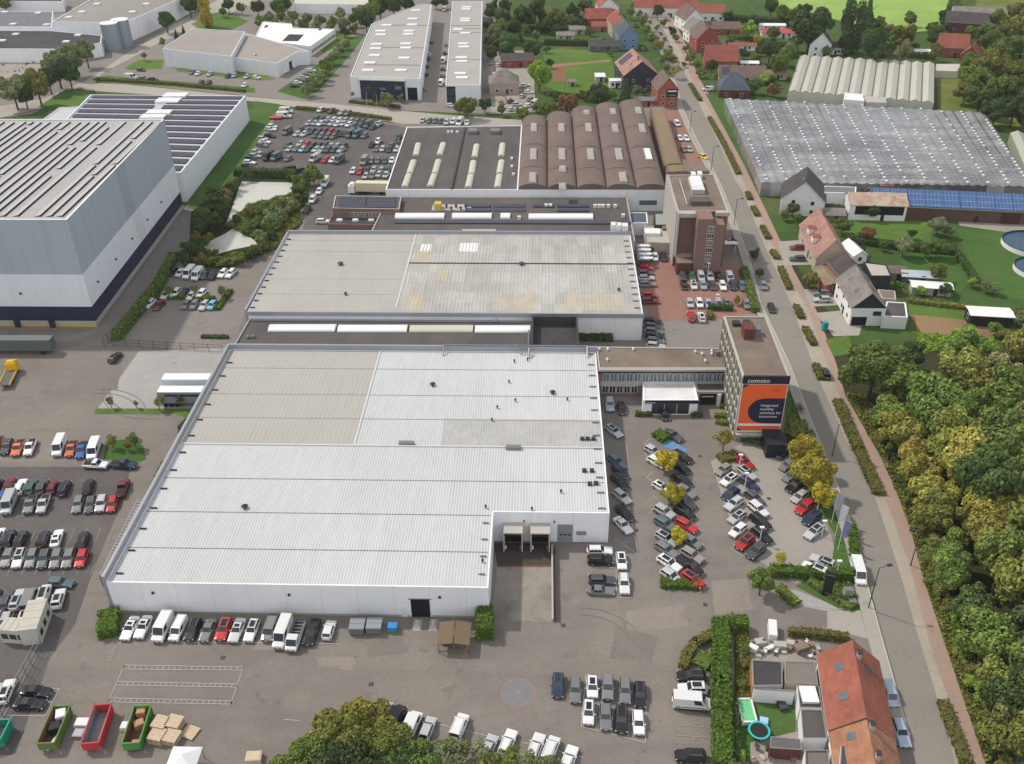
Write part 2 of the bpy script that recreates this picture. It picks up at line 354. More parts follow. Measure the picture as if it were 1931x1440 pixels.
sheet('ground',[(931,1024),(1042,1024),(1041,1068),(938,1068)],mat('dark_pit',pc(78,70,66),var=.25),'dark dock floor under the shelters','dock')  # floor sheet in a darker tone than the ramp
sheet('drain',[(938,1066),(1041,1066),(1041,1069),(938,1069)],mat('rusty_drain',pc(128,84,66,.8),var=.25),'rusty drain strip across the loading ramp','drain')
sheet('ground',PATHR[9:-1]+[(1990,1436),(2040,1000),(2040,660),(1900,655),(1700,655),(1640,700)],ground_mat('forest_floor',pc(72,74,48,.7),.2,.5,pc(52,54,36,.7),.08,crack=0,spot=0),'dark leafy floor of the roadside wood','ground')
sheet('ground',[(-80,104),(96,108),(70,140),(-80,165)],GRAVEL,'pale gravel yard with clutter at the upper left','yard')
# west strip of the street: greens
sheet('lawn',[(352,393),(400,330),(470,225),(480,190),(527,196),(455,320),(440,345),(372,395)],DLAWN,'green strip beside the white solar warehouse','lawn')
sheet('lawn',[(70,202),(120,170),(152,166),(175,175),(145,200)],LAWN,'mown corner lawn by the estate road','lawn')
sheet('lawn',[(235,128),(262,112),(310,112),(305,130),(245,132)],LAWN,'small lawn before the grey hall','lawn')
sheet('lawn',[(172,148),(200,142),(480,165),(482,175),(460,174),(180,153)],LAWN,'grass strip along the estate road','lawn')
sheet('lawn',[(330,128),(490,136),(520,150),(490,152),(335,135)],LAWN,'grass strip at the foot of the grey hall','lawn')
sheet('lawn',[(522,172),(600,120),(655,70),(690,65),(655,110),(600,172),(572,186)],DLAWN,'grass slope beside the shed lane','lawn')
sheet('lawn',[(600,90),(640,60),(665,62),(640,85),(610,100)],LAWN,'lawn beside the white courtyard building','lawn')
sheet('lawn',[(360,45),(420,18),(470,40),(440,55),(380,55)],LAWN,'lawn by the estate entrance','lawn')
sheet('lawn',[(180,770),(400,770),(396,788),(372,795),(330,780),(178,781)],LAWN,'narrow grass strip under the concrete apron','lawn')
sheet('lawn',[(195,866),(200,830),(245,828),(270,840),(276,866),(262,872)],DLAWN,'rough grass island in the stock car park','lawn')
sheet('lawn',[(1330,176),(1364,184),(1434,336),(1432,343),(1420,342),(1392,290)],DLAWN,'mown grass strip beside the big greenhouse','lawn')
sheet('lawn',[(1497,735),(1522,790),(1580,920),(1622,1040),(1652,1150),(1590,1152),(1500,1105),(1568,1062),(1576,1010),(1505,900),(1480,820),(1480,740)],DLAWN,'green strip between car park and pavement','lawn')
sheet('ground',[(925,95),(1005,95),(1010,210),(925,215)],GRAVEL,'pale gravel yard crowded with old vehicles','yard')
sheet('lawn',[(1025,92),(1150,95),(1165,160),(1130,180),(1060,175),(1025,160)],LAWN,'mown garden behind the black gabled house','lawn')
sheet('ground',[(1042,123),(1064,123),(1068,153),(1043,153)],mat('brick_soil',pc(140,98,74),var=.15),'rectangular patch of reddish soil in the lawn','patch')
sheet('path',[(1042,121),(1150,112),(1150,116),(1042,126)],DIRT,'worn earth path across the lawn','path')
sheet('lawn',[(1570,408),(1760,420),(1755,455),(1600,455)],LAWN,'lawn behind the red roofed house','lawn')
sheet('lawn',[(1690,480),(1800,470),(1838,520),(1800,560),(1740,540)],DLAWN,'dark green back garden','lawn')
sheet('lawn',[(1800,430),(1931,440),(2050,470),(2050,570),(1931,566),(1880,560),(1835,500)],DLAWN,'lawn around the round basins','lawn')
sheet('lawn',[(1712,565),(1905,595),(1840,610),(1715,590)],LAWN,'bright strip of grass behind the white house','lawn')
sheet('ground',[(1715,592),(1842,605),(1900,615),(1870,640),(1740,630)],DIRT,'bare earth plot behind the white house','plot')
sheet('ground',[(1720,625),(1890,640),(2100,640),(2100,670),(1740,665)],DRYGR,'rough grass at the edge of the wood','grass')
sheet('driveway',[(1537,590),(1590,585),(1625,615),(1620,632),(1572,634)],PAVE,'pale paved drive in front of the white house','driveway')
sheet('driveway',[(1467,455),(1520,452),(1532,485),(1560,498),(1478,500)],PAVE,'paved drive before the red roofed house','driveway')
sheet('driveway',[(1515,545),(1570,545),(1582,575),(1530,578)],PAVE,'paved parking bay before the modern house','driveway')
sheet('lawn',[(1556,640),(1600,632),(1610,665),(1572,672)],LAWN,'front lawn under the big tree','lawn')
sheet('ground',[(1800,405),(1931,395),(2050,400),(2050,420),(1895,437),(1810,425)],GRAVEL,'pale farmyard before the solar barn','yard')
sheet('lawn',[(1765,140),(1815,140),(1830,200),(1860,215),(1931,225),(2050,240),(2050,290),(1931,265),(1885,240),(1770,205)],DRYGR,'dry grass between greenhouse and wood','grass')
sheet('lawn',[(1388,1262),(1470,1325),(1500,1330),(1500,1410),(1392,1440)],DLAWN,'small back garden with a paddling pool','lawn')
sheet('terrace',[(1408,1208),(1545,1205),(1548,1250),(1412,1248)],GRAVEL,'cluttered concrete terrace behind the row house','terrace')
sheet('ground',[(1385,1190),(1412,1190),(1412,1330),(1385,1330)],GARDEN,'planted bed beside the tall hedge','bed')
sheet('ground',[(1415,1400),(1540,1370),(1570,1440),(1600,1700),(1415,1700)],GRAVEL,'gravel garden behind the second row house','garden')
WATER,_n,_b=newmat('pond_water'); _b.inputs['Base Color'].default_value=(.56,.55,.50,1); _b.inputs['Roughness'].default_value=.04; _b.inputs['Specular IOR Level'].default_value=.6  # pale base colour paints in the sky's reflection on murky water
ALGAE=grass_mat('pond_weed',pc(60,92,54,.7),pc(44,74,46,.7))
sheet('pond_bank',[(355,500),(360,400),(440,335),(575,330),(585,375),(540,430),(505,470),(430,500)],grass_mat('bank',pc(72,88,48,.55),pc(56,70,40,.55)),'shaggy green bank around the pond','bank')
sheet('pond_water',[(372,478),(395,455),(425,440),(440,430),(425,425),(440,385),(455,342),(552,344),(548,372),(500,392),(500,440),(482,462),(440,470),(400,482)],WATER,'pale murky pond with the sky reflection put into its colour','pond')
sheet('pond_weed',[(425,425),(470,388),(520,375),(548,372),(560,392),(520,430),(478,452),(470,445),(440,430)],ALGAE,'green weed covering the middle of the pond','pond weed')
# markings
L=[]
def ladder(a,b_,c,d,n):      # two rails a-b (upper) d-c (lower) with rungs
    o=[(a,b_),(d,c)]
    for i in range(n+1): o.append((lerp(a,b_,i/n),lerp(d,c,i/n)))
    return o
L+=ladder((235,1254),(459,1258),(456,1264),(232,1262),21)
L+=ladder((222,1285),(449,1290),(446,1296),(219,1292),22)
L+=ladder((207,1316),(437,1322),(435,1328),(204,1324),22)
L+=[((235,1254),(204,1324)),((459,1258),(435,1328))]
for i in range(6): L.append(((216-i*3.0,1217+i*5.6),(222-i*3.0,1216.5+i*5.6)))
L+=[((340,1211),(640,1214))]+[((345+i*29,1211),(350+i*29,1188)) for i in range(11)]
L+=[((1105,1271),(1137,1280)),((1137,1280),(1134,1327)),((1105,1271),(1096,1370)),((1096,1370),(1217,1400)),((1217,1400),(1219,1320)),((1101,1322),(1218,1350))]+[((1126+i*30,1327+i*7),(1124+i*30,1376+i*8)) for i in range(3)]
L+=[((1110,1080),(1110,1126)),((1110,1126),(1192,1127)),((1110,1070),(1161,1071)),((1161,1040),(1163,1126)),((1110,1106),(1162,1107))]
L+=[((1178,930),(1203,1036)),((1195,1003),(1203,1046)),((1160,1016),(1203,1046)),((1179,1031),(1181,1019)),((1185,1003),(1200,1014)),((1163,920),(1190,939)),((1181,838),(1188,905)),((1168,902),(1177,931))]
L+=[((1226,827),(1214,836)),((1214,836),(1235,849)),((1216,852),(1220,862)),((1232,888),(1220,900)),((1220,900),(1245,921)),((1230,935),(1240,940)),((1225,968),(1231,958)),((1322,1076),(1328,1082)),((1328,1082),(1320,1090)),((1318,1118),(1334,1106)),((1334,1106),(1328,1101))]
L+=[((1344,893),(1357,880)),((1344,893),(1360,900)),((1378,1035),(1386,1028)),((1378,1035),(1402,1048)),((1395,838),(1478,868))]
L+=[((1502,1141),(1550,1145)),((1550,1145),(1590,1149)),((1511,1117),(1550,1145))]
L+=[((112,1299),(86,1350)),((86,1350),(17,1349)),((85,1299),(112,1299)),((85,1323),(101,1323))]
L+=[((805,1360),(960,1398)),((985,1400),(1100,1428)),((535,1357),(565,1359))]
lines('bay_line',L,WHITE_P,.11,'thin white bay lines painted on the yard')
L=[]
for i in range(12): L.append(((-6+i*24.5,1000-i*.5),(-16+i*24.5,1022)))
for i in range(9): L.append(((-2+i*26,1062),(-12+i*26,1084)))
for k in (1287,1307,1327,1347): L.append(((k,505+(k-1287)*.02),(k+4,545)))
for y in (1352,1372,1391,1412): L.append(((1277,y-4),(1340,y)))
for y in (1362,1380,1400): L+= [((1307,y-5),(1316,y-6)),((1307,y-5),(1307,y+3)),((1307,y+3),(1314,y+5)),((1314,y+5),(1318,y+1)),((1285,y-4),(1290,y+4))]
for i in range(10): L.append(((590+i*14,228+i*1.0),(585+i*14,240+i*1.0)))
lines('bay_line',L,FAINT_P,.12,'worn pale bay lines and cycle symbols')
sheet('marking',[(1254,827),(1259,827),(1297,848),(1289,854),(1252,842)],BLUE_P,'blue painted disabled parking bay','marking')
lines('marking',[((1273,842),(1279,841)),((1275,840),(1276,846)),((1271,846),(1277,847))],WHITE_P,.35,'white symbol in the blue parking bay')
def ring(c,r,n=40,k=1): return [(c[0]+r*math.cos(2*math.pi*i/n),c[1]+r*math.sin(2*math.pi*i/n)) for i in range(n)]
_c=G(977,1305); sheet('marking',ring(_c,2.65),RED_P,'pink rim of the round yard marking','marking',world=True)
sheet('marking',ring(_c,2.5),DISC_P,'grey round marking painted on the yard','marking',world=True)
sheet('marking',ring(_c,.3),RED_P,'pink dot in the round yard marking','marking',world=True)

for i,(p,m) in enumerate((([(596,1240),(668,1238),(672,1252),(600,1256)],1),([(640,1252),(664,1250),(668,1264),(640,1262)],1),([(690,1205),(760,1200),(770,1232),(694,1238)],0),([(1180,1150),(1290,1140),(1300,1180),(1186,1192)],1),([(380,1292),(540,1296),(530,1340),(372,1336)],0),([(480,1210),(560,1210),(566,1226),(480,1226)],1),([(830,1300),(862,1290),(848,1322)],0),([(1085,1168),(1120,1162),(1108,1186),(1072,1188)],0),([(1062,1228),(1092,1222),(1086,1240),(1060,1242)],0),([(230,690),(150,700),(120,740),(220,735)],0),([(80,735),(160,738),(150,746),(70,744)],0),([(250,600),(330,600),(300,640),(235,640)],1),([(1160,1180),(1240,1200),(1230,1250),(1150,1240)],0),([(1340,1095),(1410,1090),(1420,1150),(1350,1160)],1))):
    q=[]
    for k in range(len(p)):
        a,b_=p[k],p[(k+1)%len(p)]
        for t in (0,.33,.66): q.append((a[0]+(b_[0]-a[0])*t+random.uniform(-2.2,2.2),a[1]+(b_[1]-a[1])*t+random.uniform(-1.2,1.2)))
    sheet('repair_patch',q,[ground_mat('dark_repair',pc(128,121,114),.12,.5,pc(116,110,104),.1),ground_mat('pale_repair',pc(152,143,132),.12,.5,pc(142,134,125),.1)][m] if i<2 and False else MATS[('dark_repair','pale_repair')[m]] if ('dark_repair','pale_repair')[m] in MATS else ground_mat(('dark_repair','pale_repair')[m],(pc(130,122,115),pc(151,142,132))[m],.12,.5,(pc(140,132,124),pc(142,134,125))[m],.12),'worn patch of asphalt in the yard','patch')
TYREM=mat('tyre_mark',pc(135,127,120),var=.2,scale=3)
def arc(c,r,a0,a1,w=.22):
    C=G(*c); b=MB(); n=26
    for off in (0,1.6):
        for i in range(n):
            a,a2=R(a0+(a1-a0)*i/n),R(a0+(a1-a0)*(i+1)/n); r0,r1=r+off,r+off+w
            b.face([(C[0]+r0*math.cos(a),C[1]+r0*math.sin(a),.074),(C[0]+r1*math.cos(a),C[1]+r1*math.sin(a),.074),(C[0]+r1*math.cos(a2),C[1]+r1*math.sin(a2),.074),(C[0]+r0*math.cos(a2),C[1]+r0*math.sin(a2),.074)],TYREM)
    o=b.build('tyre_mark'); tag(o,'faint curved tyre marks on the asphalt','tyre mark',kind='structure')
for c,r,a0,a1 in (((120,600),14,250,330),((150,800),12,20,100),((320,720),13,190,280),((1100,1240),9,0,90)): arc(c,r,a0,a1)
DRAIN=mat('drain_grate',pc(84,80,78),var=.1)
for i,p in enumerate(((1062,1179),(1330,1140),(700,1290),(420,1240),(1390,900),(1200,1000),(60,1060),(1450,940),(1320,860))):
    A=G(*p); b=MB(); b.box(A[0],A[1],.0,.7,.7,.082,DRAIN); tag(b.build('drain_cover'),'small square drain cover set in the asphalt','drain cover',kind='structure')
# ------------------------------------------------------------------ building materials
WHITEW=mat('white_cladding',(.84,.85,.87),rough=.6,joint=(6.0,.25),streak=((.5,.5,.05),.16),var=.03,big=.25,col2=(.74,.75,.76),bs=.12)
WROOF=mat('white_fibre_roof',(.52,.525,.53),rough=.8,var=.06,scale=.8,big=.85,col2=(.42,.42,.415),bs=.11,stretch=(.6,.16,1),cell=((1.1,6.2,50),.035),streak=((1.6,.05,1),.35))
WRIB=mat('roof_rib',(.57,.575,.58),rough=.8,var=.05)
GPATCH=mat('lichen_patch',(.36,.355,.345),rough=.9,var=.2,scale=1.2,big=.6,col2=(.48,.47,.455),bs=.25,stretch=(1,.4,1))
GRIB=mat('lichen_rib',(.44,.435,.42),rough=.9,var=.15)
BEIGER=mat('beige_membrane',pc(194,190,182,.74),rough=.8,var=.03,cell=((2.2,9,50),.02),streak=((1.2,.05,1),.2),big=.4,col2=pc(186,180,172,.7),bs=.05)
BRIB=mat('beige_rib',pc(196,192,184,.76),rough=.8,var=.03)
ZINC=mat('weathered_sheet_roof',pc(204,202,198,.72),rough=.75,var=.14,scale=.5,big=.7,col2=pc(176,168,156,.7),bs=.10,stretch=(.9,.35,1),cell=((3.3,5.6,50),.10),streak=((1.8,.06,1),.5))
ZRIB=mat('weathered_rib',pc(206,204,200,.73),rough=.75,var=.16,cell=((3.3,5.6,50),.10),big=.6,col2=pc(184,176,164,.7),bs=.1)
TANP=mat('tan_roof_sheet',pc(208,196,172,.7),rough=.8,var=.12,cell=((1.8,3,50),.08))
TRIB=mat('tan_rib',pc(210,198,176,.7),rough=.8,var=.1)
PARA=mat('grey_flashing',pc(170,174,180,.8),rough=.5,var=.05,metal=.2)
JOINT=mat('roof_joint',pc(150,150,150,.6),var=.2)
BITU=mat('dark_bitumen',pc(104,98,98,.62),rough=.9,var=.12,scale=.7,big=.6,col2=pc(132,124,118,.62),bs=.08,stretch=(1,.3,1))
BITU2=mat('black_bitumen',pc(78,76,80,.6),rough=.9,var=.12,big=.5,col2=pc(112,108,106,.6),bs=.1)
BROWNR=mat('brown_felt',pc(138,120,112,.70),rough=.9,var=.11,scale=.8,big=.6,col2=pc(114,100,94,.7),bs=.09,streak=((1.2,.1,.6),.3))
GRAVR=mat('gravel_roof',pc(150,136,122,.72),rough=.95,var=.14,scale=1.6,big=.7,col2=pc(118,104,92,.7),bs=.12)
GRAVR2=mat('mossy_roof',pc(160,142,112,.7),rough=.95,var=.14,scale=1.4,big=.6,col2=pc(134,118,98,.7),bs=.12)
DOME=mat('skylight_dome',(.80,.81,.80),rough=.35,var=.03,spec=.5,big=.3,col2=(.70,.71,.68),bs=.2)
DOMEY=mat('aged_skylight',pc(214,212,196,.8),rough=.45,var=.05,big=.3,col2=pc(206,200,172,.8),bs=.3)
GREYW=mat('grey_cladding',(.40,.45,.50),rough=.5,joint=(6.0,.32),streak=((.4,.4,.04),.3),var=.03,big=.3,col2=(.35,.40,.45),bs=.05)
LGREYW=mat('light_grey_cladding',(.74,.76,.79),rough=.55,joint=(6.0,.2),streak=((.4,.4,.04),.15),var=.03)
NAVYW=mat('navy_cladding',pc(46,54,76,.9),rough=.4,var=.08,spec=.4)
YELLOW=mat('yellow_band',pc(222,192,80),var=.06)
SOLAR=stripes_mat('solar_panel',(.055,.055,.08),(.15,.15,.19),0,1.0,.06,rough=.5,spec=.25,second=(1,1.66,.05),mott=.15)
SOLARB=stripes_mat('blue_solar_panel',(.05,.11,.26),(.35,.45,.6),0,1.05,.045,rough=.3,spec=.5,second=(1,1.7,.04),mott=.2)
BRICK=stripes_mat('brown_brick',pc(146,118,108,.8),pc(136,110,102,.8),2,.3,.25,rough=.9,spec=.2,mott=.10)
DBRICK=mat('dark_red_brick',pc(110,66,62,.8),rough=.9,var=.12,scale=2)
RBRICK=mat('red_brick',pc(172,104,86,.78),rough=.9,var=.12,scale=2,big=.3,col2=pc(146,88,74,.8),bs=.3)
GLASS=mat('dark_window_glass',(.025,.03,.035),rough=.08,var=0,spec=.7)
GLASSB=mat('bluish_window_glass',(.10,.14,.16),rough=.1,var=.3,scale=.4,spec=.7)
WFRAME=mat('white_frame',(.72,.72,.71),rough=.5,var=.02)
CONCW=mat('concrete_trim',pc(196,190,182,.8),rough=.85,var=.07,big=.3,col2=pc(160,154,146,.8),bs=.3)
BLACK=mat('black_panel',(.02,.021,.028),rough=.45,var=.05)
DARK=mat('dark_opening',(.012,.012,.014),rough=.9,var=.1)
STEEL=mat('grey_steel',pc(150,152,156,.8),rough=.45,var=.06,metal=.5)
DSTEEL=mat('dark_steel',pc(70,72,76,.8),rough=.5,var=.08,metal=.3)
ORANGE=mat('orange_banner',pc(240,104,52,.9),rough=.6,var=.03)
NAVYB=mat('navy_banner',(.018,.02,.045),rough=.6,var=.03)
PRINT=mat('white_print',(.78,.78,.78),rough=.6,var=0)
DPRINT=mat('dark_print',pc(170,70,50,.8),rough=.6,var=0)
RENDERW=mat('white_render',(.78,.78,.77),rough=.85,var=.03,big=.2,col2=(.66,.66,.65),bs=.4)
BEIGEW=mat('beige_render',pc(204,188,170,.78),rough=.9,var=.05)
WOOD=mat('grey_wood',pc(150,132,112,.75),rough=.9,var=.15,scale=1.5)
def roofm(n,rgb,c2=None,bs=.3): return mat(n,pc(*rgb,.76),rough=.85,var=.14,scale=2.2,big=.7,cell=((.9,.9,.45),.09),col2=pc(*(c2 or tuple(int(v*.78) for v in rgb)),.76),bs=bs,stretch=(1,1,.5))
T_RED=roofm('red_tiles',(176,100,86)); T_ORG=roofm('orange_tiles',(172,104,86),(138,86,72),.22); T_BRN=roofm('brown_tiles',(134,112,104)); T_DRK=roofm('dark_tiles',(92,86,86)); T_SLT=roofm('slate_tiles',(96,104,114)); T_PNK=roofm('pinkish_tiles',(190,146,132)); T_GRY=roofm('grey_tiles',(150,144,138)); T_RUS=roofm('rusty_sheet',(204,190,172),(176,120,84),.5); T_BEI=roofm('lichen_tiles',(164,146,120))
# ------------------------------------------------------------------ building helpers
def flat(name,label,cat,px,h,wallm,roofm_,par=.4,parw=.35,group=None,world=False,trim=None,z0=0.0):
    """flat-roofed block from its roof outline (photo pixels at height h): wall with parapet + roof part"""
    Pw=ccw([p[:2] for p in px] if world else [G(x,y,h)[:2] for x,y in px]); c=centroid(Pw)
    r=thing(name,label,cat,(c[0],c[1],0),0,group,world=True)
    mb=MB(); n=len(Pw); Q=inset(Pw,parw)
    for i in range(n):
        j=(i+1)%n; a,b2,qa,qb=Pw[i],Pw[j],Q[i],Q[j]
        mb.face([(*a,z0),(*b2,z0),(*b2,h),(*a,h)],wallm)
        mb.face([(*a,h),(*b2,h),(*qb,h),(*qa,h)],trim or wallm)
        mb.face([(*qa,h),(*qb,h),(*qb,h-par),(*qa,h-par)],trim or wallm)
    mb.build('wall',r,fix=False)
    rb=MB(); bm=bmesh.new(); f=bm.faces.new([bm.verts.new((*p,h-par)) for p in inset(Pw,parw-.04)]); f.normal_update(); bmesh.ops.triangulate(bm,faces=[f],ngon_method='EAR_CLIP')
    for f in bm.faces:
        f.normal_update()
        vs=[v.co[:] for v in f.verts]; rb.face(vs if f.normal.z>0 else vs[::-1],roofm_)
    bm.free(); rb.build('roof',r,fix=False)
    return r,Pw
def wallbox(mb,A,B,u0,u1,z0,z1,m,proud=.05,depth=None):
    """box on the outside of wall line A->B (outward = right of A->B); u0,u1 fractions"""
    dx,dy=B[0]-A[0],B[1]-A[1]; l=math.hypot(dx,dy); nx,ny=dy/l,-dx/l
    a=(A[0]+dx*u0,A[1]+dy*u0); b2=(A[0]+dx*u1,A[1]+dy*u1)
    p=[(a[0]-nx*.02,a[1]-ny*.02),(b2[0]-nx*.02,b2[1]-ny*.02),(b2[0]+nx*proud,b2[1]+ny*proud),(a[0]+nx*proud,a[1]+ny*proud)]
    mb.prism(ccw(p),z0,z1,m)
def panel(root,name,A,B,u0,u1,z0,z1,m,proud=.05):
    mb=MB(); wallbox(mb,A,B,u0,u1,z0,z1,m,proud); return mb.build(name,root)
def windows(root,A,B,n,z0,z1,u0=.03,u1=.97,frac=.7,glass=None,frame=None,proud=.05):
    st=(u1-u0)/n
    dx,dy=B[0]-A[0],B[1]-A[1]; l=math.hypot(dx,dy)
    for i in range(n):
        a=u0+st*(i+.5-frac/2); b2=a+st*frac; mb=MB()
        wallbox(mb,A,B,a,b2,z0,z1,frame or WFRAME,proud)
        e=.09/l; mid=(a+b2)/2; wo=mb.build('window',root); mb=MB()
        wallbox(mb,A,B,a+e,mid-e/2,z0+.09,z1-.09,glass or GLASS,proud+.012); wallbox(mb,A,B,mid+e/2,b2-e,z0+.09,z1-.09,glass or GLASS,proud+.012)
        mb.build('pane',wo)
def barrel(root,name,a,b_,width,z,h,m,seg=8,endm=None,world=False):
    A=a if world else G(*a,z); B=b_ if world else G(*b_,z)
    dx,dy=B[0]-A[0],B[1]-A[1]; l=math.hypot(dx,dy); nx,ny=-dy/l,dx/l; mb=MB(); rows=[]
    for P_ in (A,B):
        rows.append([(P_[0]+nx*width/2*math.cos(t),P_[1]+ny*width/2*math.cos(t),z+.15+h*math.sin(t)) for t in [math.pi*i/seg for i in range(seg+1)]])
    for i in range(seg): mb.face([rows[0][i],rows[1][i],rows[1][i+1],rows[0][i+1]],m)
    mb.face(rows[0],endm or m); mb.face(rows[1][::-1],endm or m)
    c=((A[0]+B[0])/2,(A[1]+B[1])/2); mb.box(c[0],c[1],z-.02,l+.1,width+.1,.19,endm or m,rot=math.atan2(dy,dx))
    return mb.build(name,root)
def ribs(mb,x0,x1,yf,yb,z,m,step=.52,w=.24,h=.045):
    """standing ribs running along world y; yf(x), yb(x) front and back limits"""
    x=x0+.2
    while x<x1-.1:
        a,b2=yf(x),yb(x)
        if b2-a>.5:
            p=[(x-w/2,z),(x-w*.2,z+h),(x+w*.2,z+h),(x+w/2,z)]
            for i in range(3): mb.face([(p[i][0],a,p[i][1]),(p[i+1][0],a,p[i+1][1]),(p[i+1][0],b2,p[i+1][1]),(p[i][0],b2,p[i][1])][::-1],m)
        x+=step
def slab(mb,px,z,m,world=False):
    P=ccw([p[:2] for p in px] if world else [G(x,y,z)[:2] for x,y in px]); mb.face([(*p,z) for p in P],m)
def strip(mb,a,b_,z,w,h,m):
    A,B=G(*a,z),G(*b_,z); l=math.dist(A,B); mb.box((A[0]+B[0])/2,(A[1]+B[1])/2,z-.02,l,w,h+.02,m,rot=math.atan2(B[1]-A[1],B[0]-A[0]))
def vent(root,p,z,r=.35,h=.8,m=None,name='roof_vent',cap=True):
    A=G(*p,z); mb=MB(); mb.cyl(A[0],A[1],z-.05,r*.6,r*.6,h*.7,m or DSTEEL,8)
    if cap: mb.cyl(A[0],A[1],z+h*.6,r*1.2,r*.3,h*.4,m or DSTEEL,8)
    return mb.build(name,root)
def boxpart(root,name,p,z,lx,ly,h,m,rot=0):
    A=G(*p,z); mb=MB(); mb.box(A[0],A[1],z-.03,lx,ly,h,m,rot); return mb.build(name,root)
def lbl(o,s): o['label']=s; return o
def text_obj(name,s,size,m,loc,rot,parent,extr=.01,align='LEFT',sx=1):
    cu=bpy.data.curves.new(name,'FONT'); cu.body=s; cu.size=size; cu.extrude=extr; cu.align_x=align; cu.resolution_u=2
    t=bpy.data.objects.new(name,cu); COL.objects.link(t)
    dg=bpy.context.evaluated_depsgraph_get(); me=bpy.data.meshes.new_from_object(t.evaluated_get(dg))
    bpy.data.objects.remove(t); me.materials.clear(); me.materials.append(m)
    o=ob(name,me,parent); b=parent['_w']; o.location=(loc[0]-b[0],loc[1]-b[1],loc[2]-b[2]); o.rotation_euler=rot; o.scale=(sx,1,1); return o
# ================================================================== 1 front white warehouse
FX=[G(*p,7.0)[:2] for p in ((200,1098),(921,1107),(930,967),(1149,966))]
fyb=185.0; fx0=-71.4; fx1=12.5; fxm=-8.25; fyf=111.1; fym=129.8
FWP=[(fx0,fyf),(fxm,fyf),(fxm,fym),(fx1,fym),(fx1,fyb),(fx0,fyb)]
fw,_=flat('warehouse','long white front warehouse with a ribbed white and beige roof','warehouse',FWP,7.0,WHITEW,WROOF,par=.10,parw=.25,world=True)
ZR=6.9
mb=MB()   # tall parapet along back and left
mb.box((fx0+fx1)/2,fyb+.18,0,fx1-fx0+.5,.5,8.3,PARA); mb.box(fx0-.22,(fyf+fyb)/2-.06,0,.55,fyb-fyf+.02,8.3,PARA)
lbl(mb.build('parapet',fw),'grey sheet parapet along two sides')
ysep=G(900,842,ZR)[1]; xb=lambda y:(G(716,668,ZR)[0]+(G(668,838,ZR)[0]-G(716,668,ZR)[0])*(G(716,668,ZR)[1]-y)/max(.1,G(716,668,ZR)[1]-ysep))
XB=G(692,753,ZR)[0]; xg0=G(834,820,ZR)[0]; yg=G(980,791,ZR)[1]
mb=MB(); slab(mb,[(fx0+.3,ysep),(XB,ysep),(XB,fyb-.1),(fx0+.3,fyb-.1)],ZR+.03,BEIGER,True); ribs(mb,fx0+.4,XB,lambda x:ysep,lambda x:fyb-.2,ZR+.035,BRIB,step=.9,w=.3,h=.03)
lbl(mb.build('roof_section',fw,fix=False),'beige roof section at the far left')
mb=MB(); ribs(mb,XB,fx1-.3,lambda x:(yg if x>xg0 else ysep),lambda x:fyb-.2,ZR+.005,WRIB)
ribs(mb,fx0+.5,fx1-.3,lambda x:(fyf if x<fxm else fym)+.05,lambda x:ysep-.3,ZR+.005,WRIB)
mb.build('roof_ribs',fw,fix=False)
mb=MB(); slab(mb,[(xg0,ysep),(fx1-.3,ysep),(fx1-.3,yg),(xg0,yg)],ZR+.02,GPATCH,True); ribs(mb,xg0,fx1-.3,lambda x:ysep,lambda x:yg,ZR+.024,GRIB)
lbl(mb.build('roof_section',fw,fix=False),'stained grey roof patch at the right')
mb=MB(); mb.box((fx0+fx1)/2,ysep-.15,ZR-.02,fx1-fx0-.6,.32,.30,WRIB); mb.box(XB,(ysep+fyb)/2,ZR-.02,.35,fyb-ysep-.3,.22,WRIB); mb.build('roof_ridge',fw)
for y in (904,968,1037):
    mb=MB(); Y=G(600,y,ZR)[1]; mb.box(((fx0+(fx1 if Y>fym+1 else fxm))/2),Y,ZR-.02,(fx1 if Y>fym+1 else fxm)-fx0-1,.12,.105,JOINT); mb.build('roof_seam',fw)
for y in (695,744,789):
    mb=MB(); Y=G(600,y,ZR)[1]; mb.box((fx0+fx1)/2,Y,ZR-.02,fx1-fx0-1,.10,.10,JOINT); mb.build('roof_seam',fw)
for p in ((816,727),(1042,742),(462,958)): vent(fw,p,ZR,.55,.9,DSTEEL,'roof_fan')
for p in ((928,794),(916,958),(1003,962),(970,683),(1058,929),(910,1060),(972,757),(938,770),(995,680),(1070,755),(960,722)): vent(fw,p,ZR,.22,.9)
for p in ((1098,829),(1108,829),(1119,829),(1102,889),(1116,889),(1112,914),(1124,913)): boxpart(fw,'roof_fan',p,ZR,.8,.7,.6,DSTEEL)
for p in ((767,838),(968,846)): boxpart(fw,'roof_cowl',p,ZR,3.0,.9,.7,STEEL)
def anchor(root,x,y,z,l,m):
    mb=MB(); mb.box(x,y,z,l,.12,.35,m); mb.build('roof_anchor',root)
for i in range(13): anchor(fw,fx1-1.3,131+i*4.4,ZR,1.4,STEEL); anchor(fw,fx0+1.6,fyf+2+i*5.5,ZR,1.3,DSTEEL)
for i in range(4): anchor(fw,fxm-1.2,fyf+3+i*4.2,ZR,1.1,STEEL)
A,B=FWP[0],FWP[1]
panel(fw,'door',A,B,.795,.845,0,4.1,DARK,.02); panel(fw,'door_frame',A,B,.79,.85,4.1,4.3,STEEL,.08); panel(fw,'side_door',A,B,.768,.785,0,2.3,LGREYW,.05)
for u in (.115,.475,.87): panel(fw,'wall_lamp',A,B,u,u+.006,4.6,5.0,DSTEEL,.3)
mb=MB(); wallbox(mb,A,B,0,.79,0,.45,CONCW,.04); wallbox(mb,A,B,.85,1,0,.45,CONCW,.04); mb.build('plinth',fw)
A,B=FWP[2],FWP[3]
